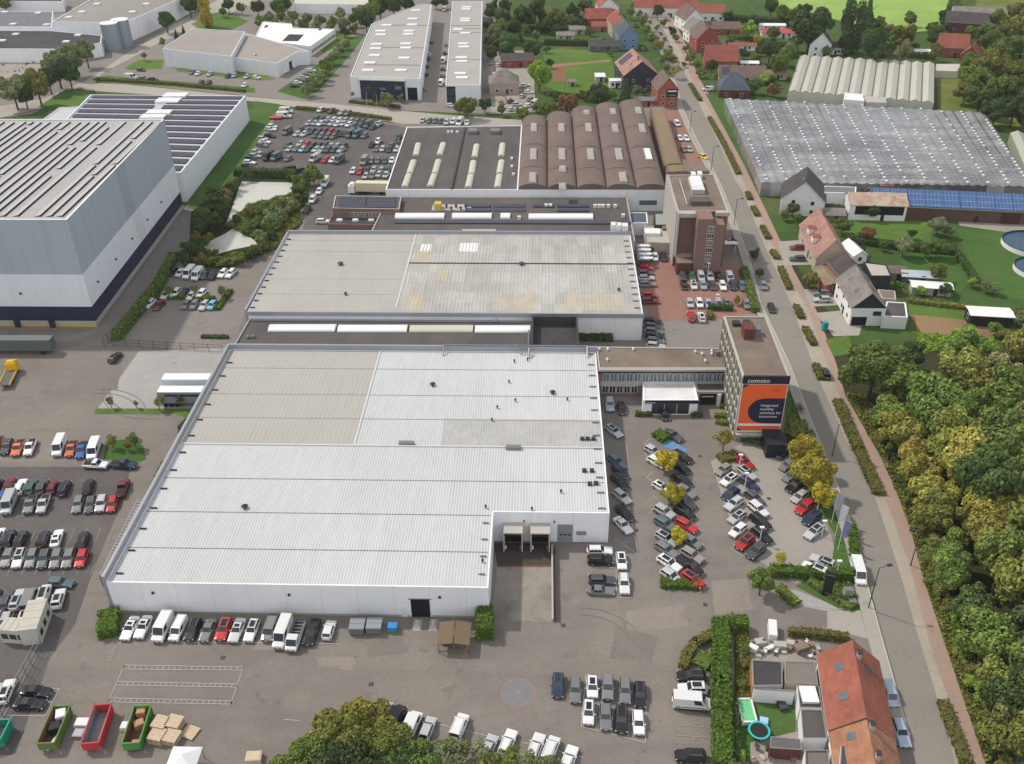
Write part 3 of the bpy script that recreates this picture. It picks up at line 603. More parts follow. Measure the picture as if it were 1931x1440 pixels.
d=panel(fw,'roller_door',A,B,.555,.69,.1,4.2,mat('grey_door',pc(150,154,160,.8),var=.04),.06)
mb=MB(); 
for i in range(3): wallbox(mb,A,B,.575+i*.037,.60+i*.037,1.6,1.95,GLASS,.075)
mb.build('door_window',fw)
panel(fw,'side_door',A,B,.735,.79,.1,2.4,LGREYW,.05); mb=MB(); wallbox(mb,A,B,.72,.805,2.45,2.65,STEEL,.8); mb.build('canopy',fw); panel(fw,'wall_lamp',A,B,.26,.27,4.8,5.1,DSTEEL,.3); panel(fw,'wall_lamp',A,B,.52,.53,4.8,5.1,DSTEEL,.4)
for u in (.085,.32):   # two dock shelters
    dx=(B[0]-A[0]); x0=A[0]+dx*u; x1=A[0]+dx*(u+.17); y0=A[1]
    mb=MB(); mb.box((x0+x1)/2,y0-1.4,4.3,x1-x0,2.9,.25,CONCW); mb.box(x0+.12,y0-1.4,0,.24,2.8,4.3,CONCW); mb.box(x1-.12,y0-1.4,0,.24,2.8,4.3,CONCW); mb.box((x0+x1)/2,y0-2.75,3.7,x1-x0-.5,.12,.5,BLACK)
    s=mb.build('dock_shelter',fw); mb=MB(); mb.box((x0+x1)/2,y0-.06,0,x1-x0-.5,.06,3.6,DARK); mb.build('dock_door',s)
    mb=MB(); mb.box(x0+.45,y0-2.6,.6,.25,.3,.7,WFRAME); mb.box(x1-.45,y0-2.6,.6,.25,.3,.7,STEEL); mb.build('bumper',s)
A,B=(fx0,fyb),(fx0,fyf)
# ================================================================== retaining wall & drain of the ramp
mb=MB(); a=G(1041,1032);c=G(1042,1172); mb.box((a[0]+c[0])/2,(a[1]+c[1])/2,0,.3,a[1]-c[1],.75,CONCW); mb.box((a[0]+c[0])/2+.6,(a[1]+c[1])/2,0,.06,a[1]-c[1],1.0,mat('rusty_rail',pc(120,84,66,.8),var=.2))
tag(mb.build('retaining_wall',loc=(a[0],a[1],0)),'low concrete wall with a brown rail beside the loading ramp','wall')
# ================================================================== 2 link hall between the two white warehouses
LZ=5.6; LKX=G(1087,597,7.2)[0]+.35
lk,LP=flat('link_hall','low dark flat roofed hall between the two white warehouses','hall',[(fx0-.6,185.8),(LKX,185.8),(LKX,201.6),(-71.6,201.6)],LZ,CONCW,BITU,par=.35,world=True,trim=PARA)
for i,(a,c) in enumerate((((508,619),(633,619)),((638,620),(768,620)),((773,620.5),(892,620.5)),((896,621),(1000,621)))):
    barrel(lk,'skylight',a,c,3.1,LZ-.3,.55,DOMEY if i==2 else DOME)
c0,c1=G(1003,650,LZ+1.6),G(1087,597,LZ+1.6)
cx,cy=(c0[0]+c1[0])/2,193.4; w=c1[0]-c0[0]
mb=MB(); dk=BITU2
for (x,y,lx,ly) in ((cx-w/2,cy,.4,13),(cx+w/2,cy,.4,13),(cx,cy+6.5,w,.4)): mb.box(x,y,LZ-.4,lx,ly,2.6,dk)
mb.box(cx,cy-6.5,LZ-.4,w,.35,1.3,CONCW); mb.build('enclosure',lk)
mb=MB(); slab(mb,[(cx-w/2,cy-6.5),(cx+w/2,cy-6.5),(cx+w/2,cy+6.5),(cx-w/2,cy+6.5)],LZ-.28,BITU2,True); mb.build('enclosure_floor',lk,fix=False)
mb=MB(); PZ=8.5
def pipe(mb,pts,r=.16,m=STEEL):
    for p,q in zip(pts,pts[1:]): mb.tube(p,q,r,r,m,8)
pipe(mb,[(cx-w/2-.8,196,LZ+.5),(cx-w/2-.8,189,LZ+.5),(cx-w/2-3.5,189,LZ+.5),(cx-w/2-3.5,185.4,PZ),(cx-w/2-3.5,184.2,PZ),(cx-w/2-.6,184.2,PZ),(cx-w/2-.6,181.9,7.2)],.2)
pipe(mb,[(cx-w/2-20,185.1,PZ),(cx+w/2+2,185.1,PZ),(cx+w/2+2,182.5,7.2)],.17)
pipe(mb,[(cx-w/2-20,185.1,PZ),(cx-w/2-20,182.8,7.1)],.14)
mb.build('roof_pipe',lk)
for p in ((468,637),(478,636),(936,608)): vent(lk,p,LZ-.3,.4,.9,STEEL)
# ================================================================== 3 middle warehouse
MP=[(-71.8,202.1),(24.6,202.1),(24.9,247.6),(-72.2,247.9)]
mw,_=flat('warehouse','white middle warehouse, half plain beige roof and half patchy weathered sheets','warehouse',MP,7.4,WHITEW,ZINC,par=.10,parw=.25,world=True)
MZ=7.3; xs=G(766,510,MZ)[0]; ym=G(990,497,MZ)[1]
mb=MB(); slab(mb,[(-71.6,202.3),(xs,202.3),(xs,247.5),(-71.9,247.5)],MZ+.03,BEIGER,True)
for y in (453,474,526,555): mb.box((-71.6+xs)/2,G(640,y,MZ)[1],MZ,xs+71,.10,.045,JOINT)
lbl(mb.build('roof_section',mw,fix=False),'plain beige left half')
mb=MB(); ribs(mb,xs+.2,24.6,lambda x:202.4,lambda x:247.2,MZ+.005,ZRIB,step=.9,w=.34)
mb.build('roof_ribs',mw,fix=False)
for (a,b2,c,d2) in ((1065,555,1172,586),(960,555,1010,586),(770,470,815,497),(820,505,848,530),(760,556,800,586),(870,432,935,445),(930,560,958,586)):
    p,q=G(a,d2,MZ),G(c,b2,MZ); mb=MB(); slab(mb,[(p[0],p[1]),(q[0],p[1]),(q[0],q[1]),(p[0],q[1])],MZ+.02,TANP,True); ribs(mb,p[0],q[0],lambda x:p[1],lambda x:q[1],MZ+.022,TRIB,step=.9,w=.34); lbl(mb.build('roof_patch',mw,fix=False),'tan stained patch of sheets')
for (a,b2,c,d2) in ((864,458,902,474),(790,460,815,474)):
    p,q=G(a,d2,MZ),G(c,b2,MZ); mb=MB(); slab(mb,[(p[0],p[1]),(q[0],p[1]),(q[0],q[1]),(p[0],q[1])],MZ+.022,DOME,True); lbl(mb.build('roof_patch',mw,fix=False),'new white sheets')
mb=MB(); mb.box((xs+24.6)/2,ym,MZ-.02,24.6-xs,.5,.16,DSTEEL); mb.box(xs,226,MZ-.02,.4,43,.2,WRIB); mb.build('roof_ridge',mw)
mb=MB(); mb.box(-23.6,247.9,0,97.6,.5,8.3,PARA); mb.box(-72.3,225,0,.5,45.6,7.9,PARA); mb.build('parapet',mw)
mb=MB(); mb.box(-23.6,201.88,6.5,96.6,.42,1.05,PARA); mb.build('fascia',mw)
for p in ((642,499),(983,499),(652,556),(1167,548)): vent(mw,p,MZ,.7 if p[1]==499 else .4,.9,DSTEEL,'roof_fan')
for p in ((1157,433),(1166,434),(1178,435)): boxpart(mw,'air_unit',p,7.9,1.6,2.2,2.0,WFRAME)
for i in range(12): anchor(mw,23.4,205+i*3.5,MZ,1.4,STEEL); anchor(mw,-71,204+i*3.6,MZ,1.2,DSTEEL)
# ================================================================== 4 low buildings behind the middle warehouse
RZ=5.0
rb_,_=flat('low_hall','low flat hall with solar rows and white barrel skylights','hall',[(-50,248.6),(26.5,248.6),(26.5,281.0),(-48.5,281.0)],RZ,CONCW,BITU,par=.3,world=True)
for a,c in (((746,408),(838,408)),((853,408),(927,408)),((944,408),(962,408)),((997,409),(1118,409))): barrel(rb_,'skylight',a,c,3.4,RZ-.3,.75,DOME)
for x0,x1,y in ((877,925,388),(877,925,396),(930,990,388),(930,990,396),(1051,1110,388),(1051,1110,396),(745,1190,419),(1005,1045,388)):
    A,B=G(x0,y,RZ-.2),G(x1,y,RZ-.2); mb=MB(); mb.box((A[0]+B[0])/2,A[1],RZ-.28,B[0]-A[0],2.2 if y!=419 else 1.8,.35,SOLAR); mb.build('solar_panel',rb_)
for p in ((1030,390),(1038,390),(1122,391),(1130,391),(1137,391),(1147,391),(1160,391),(1175,409),(979,413)): boxpart(rb_,'air_unit',p,RZ-.3,1.0,.9,1.0,WFRAME)
boxpart(rb_,'equipment_deck',(852,392),RZ-.3,12,4.5,.3,CONCW); boxpart(rb_,'machine',(826,392),RZ,2.0,2.4,1.8,YELLOW)
for i in range(5): vent(rb_,(842+i*9,391+(i%2)*4),RZ,.45,1.1)
of,_=flat('brick_annex','brown brick annex with a solar covered roof by the lane','office',[(632,368),(757,370),(753,394),(627,392)],6.2,BRICK,BITU,par=.3,trim=CONCW)
P_=[G(x,y,6.2) for x,y in ((627,392),(753,394))]; windows(of,P_[0],P_[1],13,3.4,5.0,.26,.97,.8)
for r in range(4):
    for a,c in ((640,690),(692,746)):
        A,B=G(a,373+r*5,6),G(c,373+r*5,6); mb=MB(); mb.box((A[0]+B[0])/2,A[1],5.88,B[0]-A[0],1.9,.25,SOLAR); mb.build('solar_panel',of)
lo,_=flat('low_annex','dark flat roofed annex with four small square rooflights','annex',[(628,399),(745,401),(742,424),(618,422)],3.2,BRICK,BITU2,par=.25)
for i in range(4):
    A=G(640+i*30,415,3.0); mb=MB(); mb.box(A[0],A[1],2.9,2.0,1.5,.45,DOME,taper=.8); mb.build('skylight',lo)
# ================================================================== 5 dark roofed hall with vaults
DZ=7.0; gx0=-49.2; gxm=-7.6; gx1=38.6
db,_=flat('factory_hall','white walled factory hall with a black flat roof and pale rooflights','hall',[(gx0,281.9),(gxm,281.9),(gxm,344.5),(-49.9,342.5)],DZ,WHITEW,BITU,par=.35,world=True)
mb=MB(); mb.box((gx0+gxm)/2+.0,312,DZ-.37,.5,60,.5,BITU2); mb.build('roof_ridge',db)
for pa,pb in (((789,272),(784,294)),((780,304),(772,328)),((771,330),(763,353)),((836,271),(829,293)),((827,303),(820,328)),((819,330),(811,352)),((899,274),(895,297)),((893,305),(889,329)),((888,331),(883,354)),((948,272),(945,295)),((946,304),(942,328)),((942,331),(938,354))):
    A,B=G(*pa,DZ-.3),G(*pb,DZ-.3); barrel(db,'rooflight',A,B,2.1,DZ-.35,.65,DOMEY,world=True)
for p in ((892,250),(934,250)):
    boxpart(db,'air_unit',p,DZ-.3,3.2,3.5,1.2,STEEL)
for p in ((965,315),(968,330),(965,300),(845,250),(852,250),(862,250)): boxpart(db,'roof_vent',p,DZ-.3,.9,.9,.7,WFRAME)
windows(db,(gx0,281.9),(gxm,281.9),4,.8,2.2,.05,.95,.5)
vh,_=flat('vaulted_hall','brown vaulted hall of five long barrel roofs with white rooflights','hall',[(gxm+.02,281.9),(gx1,281.9),(gx1,366),(30,364),(15,358),(0,351),(gxm+.02,348.5)],DZ,WHITEW,BROWNR,par=.2,world=True)
windows(vh,(gxm,281.9),(gx1,281.9),5,2.0,3.6,.02,.98,.62,GLASSB,mat('grey_frame',pc(140,144,150,.8),var=.05))
bayw=(gx1-gxm)/5; yends=[349,353.5,360,364.5,368]
for i in range(5):
    xc=gxm+bayw*(i+.5); segs=[282.1,296,316,337,yends[i]] if i else [282.1,297,318,338,349]
    for k in range(4):
        y0,y1=segs[k],segs[k+1]; hh=2.1+.16*k; mb=MB(); r0=[];r1=[]
        for t in range(13):
            a=math.pi*t/12; r0.append((xc-bayw*.497*math.cos(a),y0,DZ-.15+hh*math.sin(a)**.85)); r1.append((r0[-1][0],y1,r0[-1][2]))
        for t in range(12): mb.face([r0[t],r0[t+1],r1[t+1],r1[t]][::-1],BROWNR)
        mb.face(r0,BROWNR); mb.face(r1[::-1],BROWNR)
        mb.build('vault',vh)
for px,py,s in ((1007,240,1),(1059,240,1),(1110,240,1),(1160,241,1),(1211,241,1),(1006,290,1.2),(1060,290,1.2),(1114,290,1.2),(1167,290,1.2),(1222,290,1.2),(1005,334,.9),(1061,318,.5),(1061,351,.5),(1175,333,.9),(1106,212,.5),(1156,210,.7),(1204,208,.8)):
    A=G(px,py,DZ+2.3); mb=MB(); m=DOME if px==1222 else mat('grey_glazing',pc(180,174,168,.8),rough=.35,var=.05); l=8.5*s
    mb.box(A[0],A[1],DZ+1.7,2.2,l,.8,DOMEY); mb.box(A[0],A[1],DZ+2.5001,2.0,l-.5,.4,m,taper=.8); mb.build('rooflight',vh)
sd,_=flat('side_annex','narrow mossy flat roofed annex beside the vaulted hall','annex',[(1226,199),(1252,199),(1286,312),(1253,312)],5.5,BRICK,GRAVR2,par=.3)
sd2,_=flat('side_annex','small brick annex with a tan roof between hall and tower','annex',[(1256,308),(1288,306),(1295,322),(1258,324)],6.5,BRICK,GRAVR2,par=.4)
A=G(1308,315,3.5); mb=MB(); pts=[(A[0]-6,A[1]-6),(A[0]-6,A[1]+8)]+[(A[0]-6+11*math.sin(t),A[1]-6+14*math.cos(t)) for t in [.2+.2*i for i in range(7)]]
mb.prism(ccw(pts),0,3.6,BRICK,top=GRAVR); tag(mb.build('entrance_pavilion',loc=(A[0],A[1],0)),'low curved brick entrance pavilion beside the tower','pavilion')
# ================================================================== 6 brick stair tower block
BZ=16.4
bt,_=flat('office_block','brown brick office block with a tall stair tower and white roof hatch','office',[(36.9,243.4),(50.7,243.6),(50.9,270.9),(37.0,270.4)],BZ,BRICK,GRAVR,par=.35,parw=.4,world=True,trim=CONCW)
mb=MB(); mb.box(36.75,256.9,0,.28,27.4,BZ+.05,CONCW); mb.build('side_wall',bt)
mb=MB(); mb.box(37.1,242.6,3.6,.5,1.8,BZ-3.55,CONCW); mb.box(39.9,242.6,BZ-1.2,5.2,1.8,1.2,CONCW); mb.box(39.9,242.55,3.4,6,1.9,.4,CONCW); mb.box(49.0,242.9,BZ-1,3.7,1.3,1.05,CONCW); mb.build('concrete_frame',bt)
s0,s1=G(1299,494),G(1354,495); sx0=41.7; sx1=49.0; sy=237.6; mid=sx0+4.1
mb=MB(); mb.box((sx0+mid)/2,(sy+243.3)/2,0,mid-sx0,243.3-sy,16.6,BRICK); mb.box((mid+sx1)/2+.003,(sy+243.3)/2+.1,0,sx1-mid,243.3-sy-.2,14.9,BRICK); mb.build('stair_tower',bt)
mb=MB()
for i in range(6):
    z=2.6+i*2.1; mb.box(mid-.4,sy-.04,z,1.9,.12,1.55,CONCW)
    for k in range(3): mb.box(mid-1.0+k*.6,sy-.075,z+.25,.44,.1,1.05,GLASSB if i%2 else GLASS)
mb.build('stair_window',bt)
mb=MB(); A=G(1313,352,BZ); mb.box(A[0],A[1],BZ-.4,3.6,9.5,1.4,CONCW); mb.box(A[0],A[1],BZ+1.0,3.5,9.4,1.0,DOME,taper=.75); lbl(mb.build('roof_hatch',bt),'bright white glazed roof hatch')
A=G(1320,381,BZ); mb=MB(); mb.box(A[0],A[1],BZ-.4,5.5,3.4,1.3,BITU); mb.build('plant_room',bt)
for p in ((1307,335),(1319,334)): boxpart(bt,'air_unit',p,BZ-.3,1.2,2.6,1.5,WFRAME)
mb=MB(); pipe(mb,[G(1282,340,BZ),G(1296,385,BZ)],.2,CONCW); mb.build('roof_pipe',bt)
mb=MB(); mb.box(39.3,239.6,0,4.2,3.6,3.4,DBRICK); mb.box(39.3,239.6,3.4,4.3,3.7,.2,GRAVR); mb.build('porch',bt)
A=G(1375,457,3.2); mb=MB(); mb.box(A[0]-.5,A[1],3.0,5.5,1.8,.25,WFRAME); mb.tube((A[0]+1.8,A[1]-.5,0),(A[0]+1.8,A[1]-.5,3.0),.09,.09,WFRAME); mb.build('canopy',bt)
# courtyard between hall and tower
cb,_=flat('small_annex','small pale flat roof with plant boxes beside the brick tower','annex',[(1214,425),(1268,425),(1270,458),(1222,456)],3.4,CONCW,CONCW,par=.2)
boxpart(cb,'skylight',(1230,440),3.2,4.5,3.5,.9,DOME); boxpart(cb,'planter',(1255,432),3.2,2,2,.8,WOOD)
cg,_=flat('small_annex','green tinted glass roofed annex beside the brick tower','annex',[(1233,401),(1266,401),(1265,424),(1234,424)],4.2,DSTEEL,mat('green_glass_roof',pc(168,182,172,.75),rough=.2,var=.05),par=.15)
cn,_=flat('small_annex','blue grey flat roofed annex beside the solar hall','annex',[(1185,400),(1220,400),(1222,420),(1186,420)],4.0,LGREYW,mat('blue_grey_roof',pc(96,104,118,.75),var=.1),par=.2)
# carport
A=[G(x,y,2.6) for x,y in ((1198,459),(1224,459),(1227,490),(1203,490))]
t=thing('carport','grey ribbed carport roof on steel posts','carport',(A[0][0],A[0][1],0),0,world=True); mb=MB(); mb.prism(ccw([a[:2] for a in A]),2.5,2.65,STEEL)
for i in range(4): mb.box((A[0][0]+A[1][0])/2+.4,A[3][1]+ (A[0][1]-A[3][1])*(i+.5)/4,2.63,A[1][0]-A[0][0]-.4,1.2,.08,LGREYW)
mb.build('canopy',t); 
for a in A:
    mb=MB(); mb.tube((a[0],a[1],0),(a[0],a[1],2.5),.08,.08,DSTEEL); mb.build('post',t)
# ================================================================== 7 office wing, showroom and billboard tower
OZ=7.5
ow,OP=flat('office_wing','two storey office wing with long window bands and a gravel roof','office',[(1124,653),(1364,656),(1377,694),(1129,694)],OZ,BRICK,GRAVR,par=.25,trim=CONCW)
A,B=[G(x,y,OZ)[:2] for x,y in ((1129,694),(1377,694))]
panel(ow,'fascia',A,B,0,1,OZ-.55,OZ-.05,CONCW,.55); panel(ow,'spandrel',A,B,.02,1,2.95,3.9,CONCW,.06); panel(ow,'dark_band',A,B,.0,1,OZ-1.2,OZ-.56,BLACK,.2)
windows(ow,A,B,16,4.0,6.2,.03,.995,.86,GLASSB,WFRAME,.1); windows(ow,A,B,5,1.0,2.9,.03,.31,.86,GLASS,WFRAME,.1)
for p in ((1130,660),(1146,660),(1194,660),(1145,680),(1311,665),(1324,669),(1342,664),(1342,669),(1330,682),(1363,653)): vent(ow,p,OZ-.2,.3,.8,WFRAME)
boxpart(ow,'antenna_cabinet',(1356,668),OZ-.2,1.6,1.2,1.0,STEEL); boxpart(ow,'chimney',(1372,690),OZ-.2,1.4,1.2,1.4,BLACK)
SZ=3.9
sr,_=flat('showroom','white showroom pavilion with a black name board and glass front','showroom',[(1212,719),(1309,719),(1317,754),(1213,754)],SZ,WHITEW,mat('white_roof_stained',(.72,.72,.71),var=.06,big=.6,col2=(.5,.49,.48),bs=.2),par=.2)
A,B=[G(x,y,SZ)[:2] for x,y in ((1213,754),(1317,754))]
panel(sr,'sign_board',A,B,.04,1.05,SZ-.85,SZ-.12,BLACK,.18); panel(sr,'shop_window',A,B,.16,.85,.3,2.9,GLASS,.05)
mb=MB(); 
for u in (.16,.39,.62,.845): wallbox(mb,A,B,u,u+.008,.3,2.9,WFRAME,.08)
mb.build('window_frame',sr)
text_obj('lettering','comoto',.62,PRINT,(A[0]+(B[0]-A[0])*.06,A[1]-.2,SZ-.72),(R(90),0,0),sr)
ent,_=flat('entrance_porch','low dark flat roofed porch between showroom and banner tower','porch',[(1310,721),(1375,721),(1378,738),(1314,738)],3.6,CONCW,BITU,par=.15)
A,B=[G(x,y,3.6)[:2] for x,y in ((1314,738),(1378,738))]
panel(ent,'entrance',A,B,.1,.6,.1,3.0,DARK,.04); panel(ent,'lintel',A,B,.16,.52,2.2,2.4,DOME,.07); panel(ent,'pillar',A,B,.62,.72,0,3.1,WFRAME,.5); panel(ent,'shop_window',A,B,.75,1,.1,3.0,GLASS,.05)
TZ=16.0; tx0,tx1,ty0,ty1=40.6,49.75,161.2,185.9
bo,_=flat('office_tower','white gridded office tower with a gravel roof and an orange banner','office',[(tx0,ty0),(tx1,ty0),(tx1,ty1),(tx0,ty1)],TZ,CONCW,GRAVR,par=.35,parw=.3,world=True)
A,B=(tx0,ty1),(tx0,ty0)
for k in range(5):
    z=.9+k*3.05
    for i in range(10): 
        mb=MB(); a=.02+i*.098; wallbox(mb,A,B,a,a+.084,z,z+1.95,GLASSB if (i+k)%3 else GLASS,.03); wo=mb.build('window',bo); mb=MB(); wallbox(mb,A,B,a+.040,a+.044,z,z+1.95,WFRAME,.07); mb.build('frame',wo)
mb=MB()
FG=mat('facade_concrete',pc(206,198,182,.78),rough=.8,var=.08,big=.3,bs=.3)
for i in range(11): wallbox(mb,A,B,max(0,.006+i*.098),.013+i*.098,.2,TZ-.4,FG,.30)
for k in range(6): wallbox(mb,A,B,0,1,.40+k*3.05,.70+k*3.05,FG,.22)
mb.build('facade_grid',bo)
A,B=(tx1,ty0),(tx1,ty1)
for k in range(5): windows(bo,A,B,8,1+k*3.05,2.8+k*3.05)
# banner facing the camera side
yb=ty0-.25; bx0,bx1=tx0+.1,tx1-.2; bz0,bz1=2.9,14.3
mb=MB(); mb.box((bx0+bx1)/2,ty0-.12,2.5,bx1-bx0+.3,.2,11.9,WFRAME); mb.build('banner_frame',bo)
mb=MB(); mb.box((bx0+bx1)/2,yb-.02,bz0,bx1-bx0,.06,bz1-bz0,ORANGE); bn=mb.build('banner',bo); lbl(bn,'orange banner with a dark rounded shape and white words')
mb=MB(); y=yb-.065; pts=[]; r=3.1; zc=7.9; xc=bx0+5.0
for i in range(25):
    a=math.pi/2+math.pi*i/24; pts.append((xc+3.3*math.cos(a),zc+r*math.sin(a)))
pts=[(bx1,zc+r)]+pts+[(bx1,zc-r)]
mb.face([(p[0],y,p[1]) for p in pts],NAVYB); mb.face([(bx0,y,bz1),(bx0+1.3,y,bz1),(bx0,y,bz1-.9)],NAVYB); mb.face([(bx0,y,bz0),(bx0+1.0,y,bz0),(bx0,y,bz0+.8)],NAVYB)
mb.build('banner_print',bn,fix=False)
mb=MB(); mb.box((bx0+bx1)/2,y-.01,4.15,bx1-bx0-.2,.03,.55,PRINT); mb.build('banner_strip',bn)
for i,s in enumerate(('Integrated','mobility','solutions for','tomorrow')): text_obj('lettering',s,.86,PRINT,(bx0+4.1,y-.02,9.0-i*.92),(R(90),0,0),bo)
text_obj('lettering','mobility',.5,DPRINT,(bx0+6.0,y-.02,12.9),(R(90),0,0),bo)
mb=MB(); mb.box((tx0+tx1)/2,ty0-.12,14.5,tx1-tx0+.1,.5,1.75,BLACK); mb.build('name_board',bo)
text_obj('lettering','comoto',1.35,PRINT,(tx0+.8,ty0-.4,14.85),(R(90),0,0),bo,sx=1.05)
mb=MB(); A=G(1457,822,3); mb.box(tx1-1.9,ty0-3.0,0,3.8,5.4,3.3,BLACK); mb.build('entrance_box',bo)
mb=MB(); mb.box((tx0+tx1)/2-1.6,ty0-.5,2.0,6.0,1.0,.3,CONCW); mb.build('canopy',bo)
A=G(1410,630,TZ); mb=MB(); mb.box(A[0],A[1],TZ-.4,2.2,3.4,2.6,DBRICK); mb.build('plant_room',bo); mb=MB(); mb.box(A[0]+2,A[1]+.8,TZ-.4,1.4,1.8,1.7,STEEL); mb.build('air_unit',bo)
for p in ((1388,612),(1408,611)): boxpart(bo,'roof_vent',p,TZ-.3,1.6,1.6,.8,DSTEEL)
# ================================================================== 8 tall grey warehouse
bw,BP=flat('high_warehouse','very tall grey high bay warehouse with a navy base and solar rows','warehouse',[(-175,207.1),(-112.9,207.1),(-115.0,282.5),(-175,282.5)],29.2,GREYW,mat('light_membrane',pc(190,189,188,.74),var=.06,big=.4,col2=pc(176,170,164,.74),bs=.06),par=.3,parw=.5,world=True,trim=LGREYW)
for (A,B) in (((-175,207.1),(-112.9,207.1)),((-112.9,207.1),(-115.0,282.5))):
    panel(bw,'light_band',A,B,0,1,5.75,14.65,LGREYW,.10); panel(bw,'navy_band',A,B,0,1,1.7,5.75,NAVYW,.16); panel(bw,'base_band',A,B,0,1,.5,1.7,CONCW,.22)
    l=math.dist(A,B)
    for i in range(int(l/13)): panel(bw,'wall_lamp',A,B,(i*13+6)/l,(i*13+6.5)/l,9.3,9.7,DSTEEL,.5)
A,B=(-175,207.1),(-112.9,207.1); panel(bw,'yellow_band',A,B,0,1,.05,.5,YELLOW,.3)
for x in (-166,-150,-143,-133,-124): mb=MB(); mb.box(x,206.7,0,1.3,.9,2.6,NAVYW); mb.build('door',bw)
text_obj('lettering','DOCKS',1.4,LGREYW,(-146,206.85,3.2),(R(90),0,0),bw) if 0 else None
mb=MB(); random.seed(3)
xx=-173.5; k=0; SOLARW=mat('pale_solar_back',pc(196,195,192,.78),rough=.5,var=.08)
while xx<-116:
    y=209.5
    while y<280:
        l=random.choice((26,34,48,70)); l=min(l,280-y)
        if not (k%4==1 and random.random()<.15): 
            mb.face([(xx,y,29.0),(xx+1.5,y,29.3),(xx+1.5,y+l,29.3),(xx,y+l,29.0)],SOLARW); mb.face([(xx+1.5,y,29.3),(xx+1.5,y,28.93),(xx+1.5,y+l,28.93),(xx+1.5,y+l,29.3)],SOLAR); mb.face([(xx+1.5,y,28.935),(xx+1.75,y,28.935),(xx+1.75,y+l,28.935),(xx+1.5,y+l,28.935)],SOLAR)  # last face: flat dark strip, the row's shadow line painted on the roof
        y+=l+random.choice((1.2,2.5,5.5))
    xx+=random.choice((2.3,2.7,3.3)); k+=1
mb.build('solar_rows_with_shadow_lines',bw,fix=False)
ws,WP=flat('warehouse','white walled warehouse covered with long dark solar rows','warehouse',[(170,178),(463,180),(341,325),(40,310)],10,LGREYW,mat('pale_membrane',pc(206,206,210,.78),var=.05,big=.3,col2=pc(186,188,194,.76),bs=.06),par=.4,parw=.5)
q=[G(x,y,9.7) for x,y in ((170,178),(463,180),(341,325),(40,310))]
for i in range(13):
    t0=(i+.18)/13; t1=(i+.80)/13
    for u0,u1 in ((.03 if i<7 else .35,.48),(.54,.985)):
        mb=MB(); mm=lambda u,t: lerp(lerp(q[0],q[1],u),lerp(q[3],q[2],u),t)
        mb.prism(ccw([mm(u0,t0)[:2],mm(u1,t0)[:2],mm(u1,t1)[:2],mm(u0,t1)[:2]]),9.58,9.95,SOLAR); mb.build('solar_row',ws)
for p in ((332,182),(318,192),(300,215),(290,222)): boxpart(ws,'rooflight',p,9.6,9,5,1.0,DOME)
wa_,_=flat('annex','low pale annex at the left end of the solar warehouse','annex',[(112,202),(168,200),(96,246),(56,243)],6.5,LGREYW,MATS['pale_membrane'],par=.3)
# ================================================================== far industrial halls
tl,_=flat('warehouse','big white hall with a flat pale roof by the estate road','warehouse',[(97,41),(235,42),(332,0),(375,-22),(205,-22)],9.9,WHITEW,mat('grey_membrane',pc(166,160,154,.75),var=.06,big=.3,bs=.04),par=.5)
for p in ((183,8),(155,23),(250,23),(276,8),(130,33)): boxpart(tl,'rooflight',p,9.5,3.4,3,.6,DOME)
for i,(p,r) in enumerate((((216,93),4.2),((236,86),4.2))):
    A=G(*p); mb=MB(); mb.cyl(A[0],A[1],0,r,r,12.6,m:=mat('silo_steel',pc(160,172,180,.8),rough=.4,var=.05,metal=.3),24); mb.cyl(A[0],A[1],12.6,r*1.03,r*1.03,.3,LGREYW,24)
    tag(mb.build('silo',loc=(A[0],A[1],0)),('grey cylindrical silo standing nearer to the estate road','grey cylindrical silo tucked behind its twin by the white hall')[i],'silo','twin grey silos')
t1_,_=flat('hall','black flat roofed hall with a white front at the upper left','hall',[(-80,56),(96,57),(192,66),(190,80),(118,92),(-80,91)],6.5,WHITEW,BITU2,par=.3)
for p in ((30,65),(5,77),(147,67),(125,79)): boxpart(t1_,'rooflight',p,6.3,3,2.6,.6,DOME)
t2_,_=flat('hall','slate grey flat roofed hall behind the black one','hall',[(-80,20),(100,21),(97,50),(-80,50)],6.5,WHITEW,mat('slate_membrane',pc(128,128,134,.72),var=.08),par=.3)
for p in ((10,23),(72,25),(25,46),(88,47)): boxpart(t2_,'rooflight',p,6.3,3,2.6,.6,DOME)
t3_,_=flat('hall','long low hall at the very top left corner','hall',[(-80,-12),(120,-10),(118,2),(-80,2)],6,WHITEW,BITU2,par=.3)
gh,_=flat('hall','pale grey hall with a flat beige roof and two sign plates','hall',[(306,91),(363,53),(462,59),(436,106)],8.2,LGREYW,mat('beige_roof',pc(176,168,160,.76),var=.06,big=.3,bs=.05),par=.25)
A,B=[G(x,y,8.2)[:2] for x,y in ((306,91),(436,106))]; panel(gh,'sign_plate',A,B,.15,.25,4.5,6.5,PRINT,.08); panel(gh,'sign_plate',A,B,.86,.97,4.5,6.5,PRINT,.08)
gh2,_=flat('hall','lower grey hall with a pale flat roof beside the beige one','hall',[(436,107),(464,62),(500,72),(583,96),(560,97),(522,119)],6.2,LGREYW,MATS['beige_roof'],par=.25)
vent(gh2,(482,104),6,.6,.8,STEEL)
A,B=[G(x,y,6.2)[:2] for x,y in ((522,119),(560,97))]; panel(gh2,'door',A,B,.55,.68,0,3.8,DARK,.05)
cw,_=flat('hall','white roofed office building wrapped around a dark courtyard','office',[(480,72),(495,40),(550,44),(552,52),(632,54),(585,87),(515,78)],4.8,RENDERW,mat('white_membrane',(.74,.74,.73),var=.03),par=.3)
mb=MB(); slab(mb,[(532,77),(545,64),(573,65),(562,77)],4.56,mat('courtyard_shade',pc(60,66,58,.7),var=.3)); mb.build('courtyard',cw,fix=False)
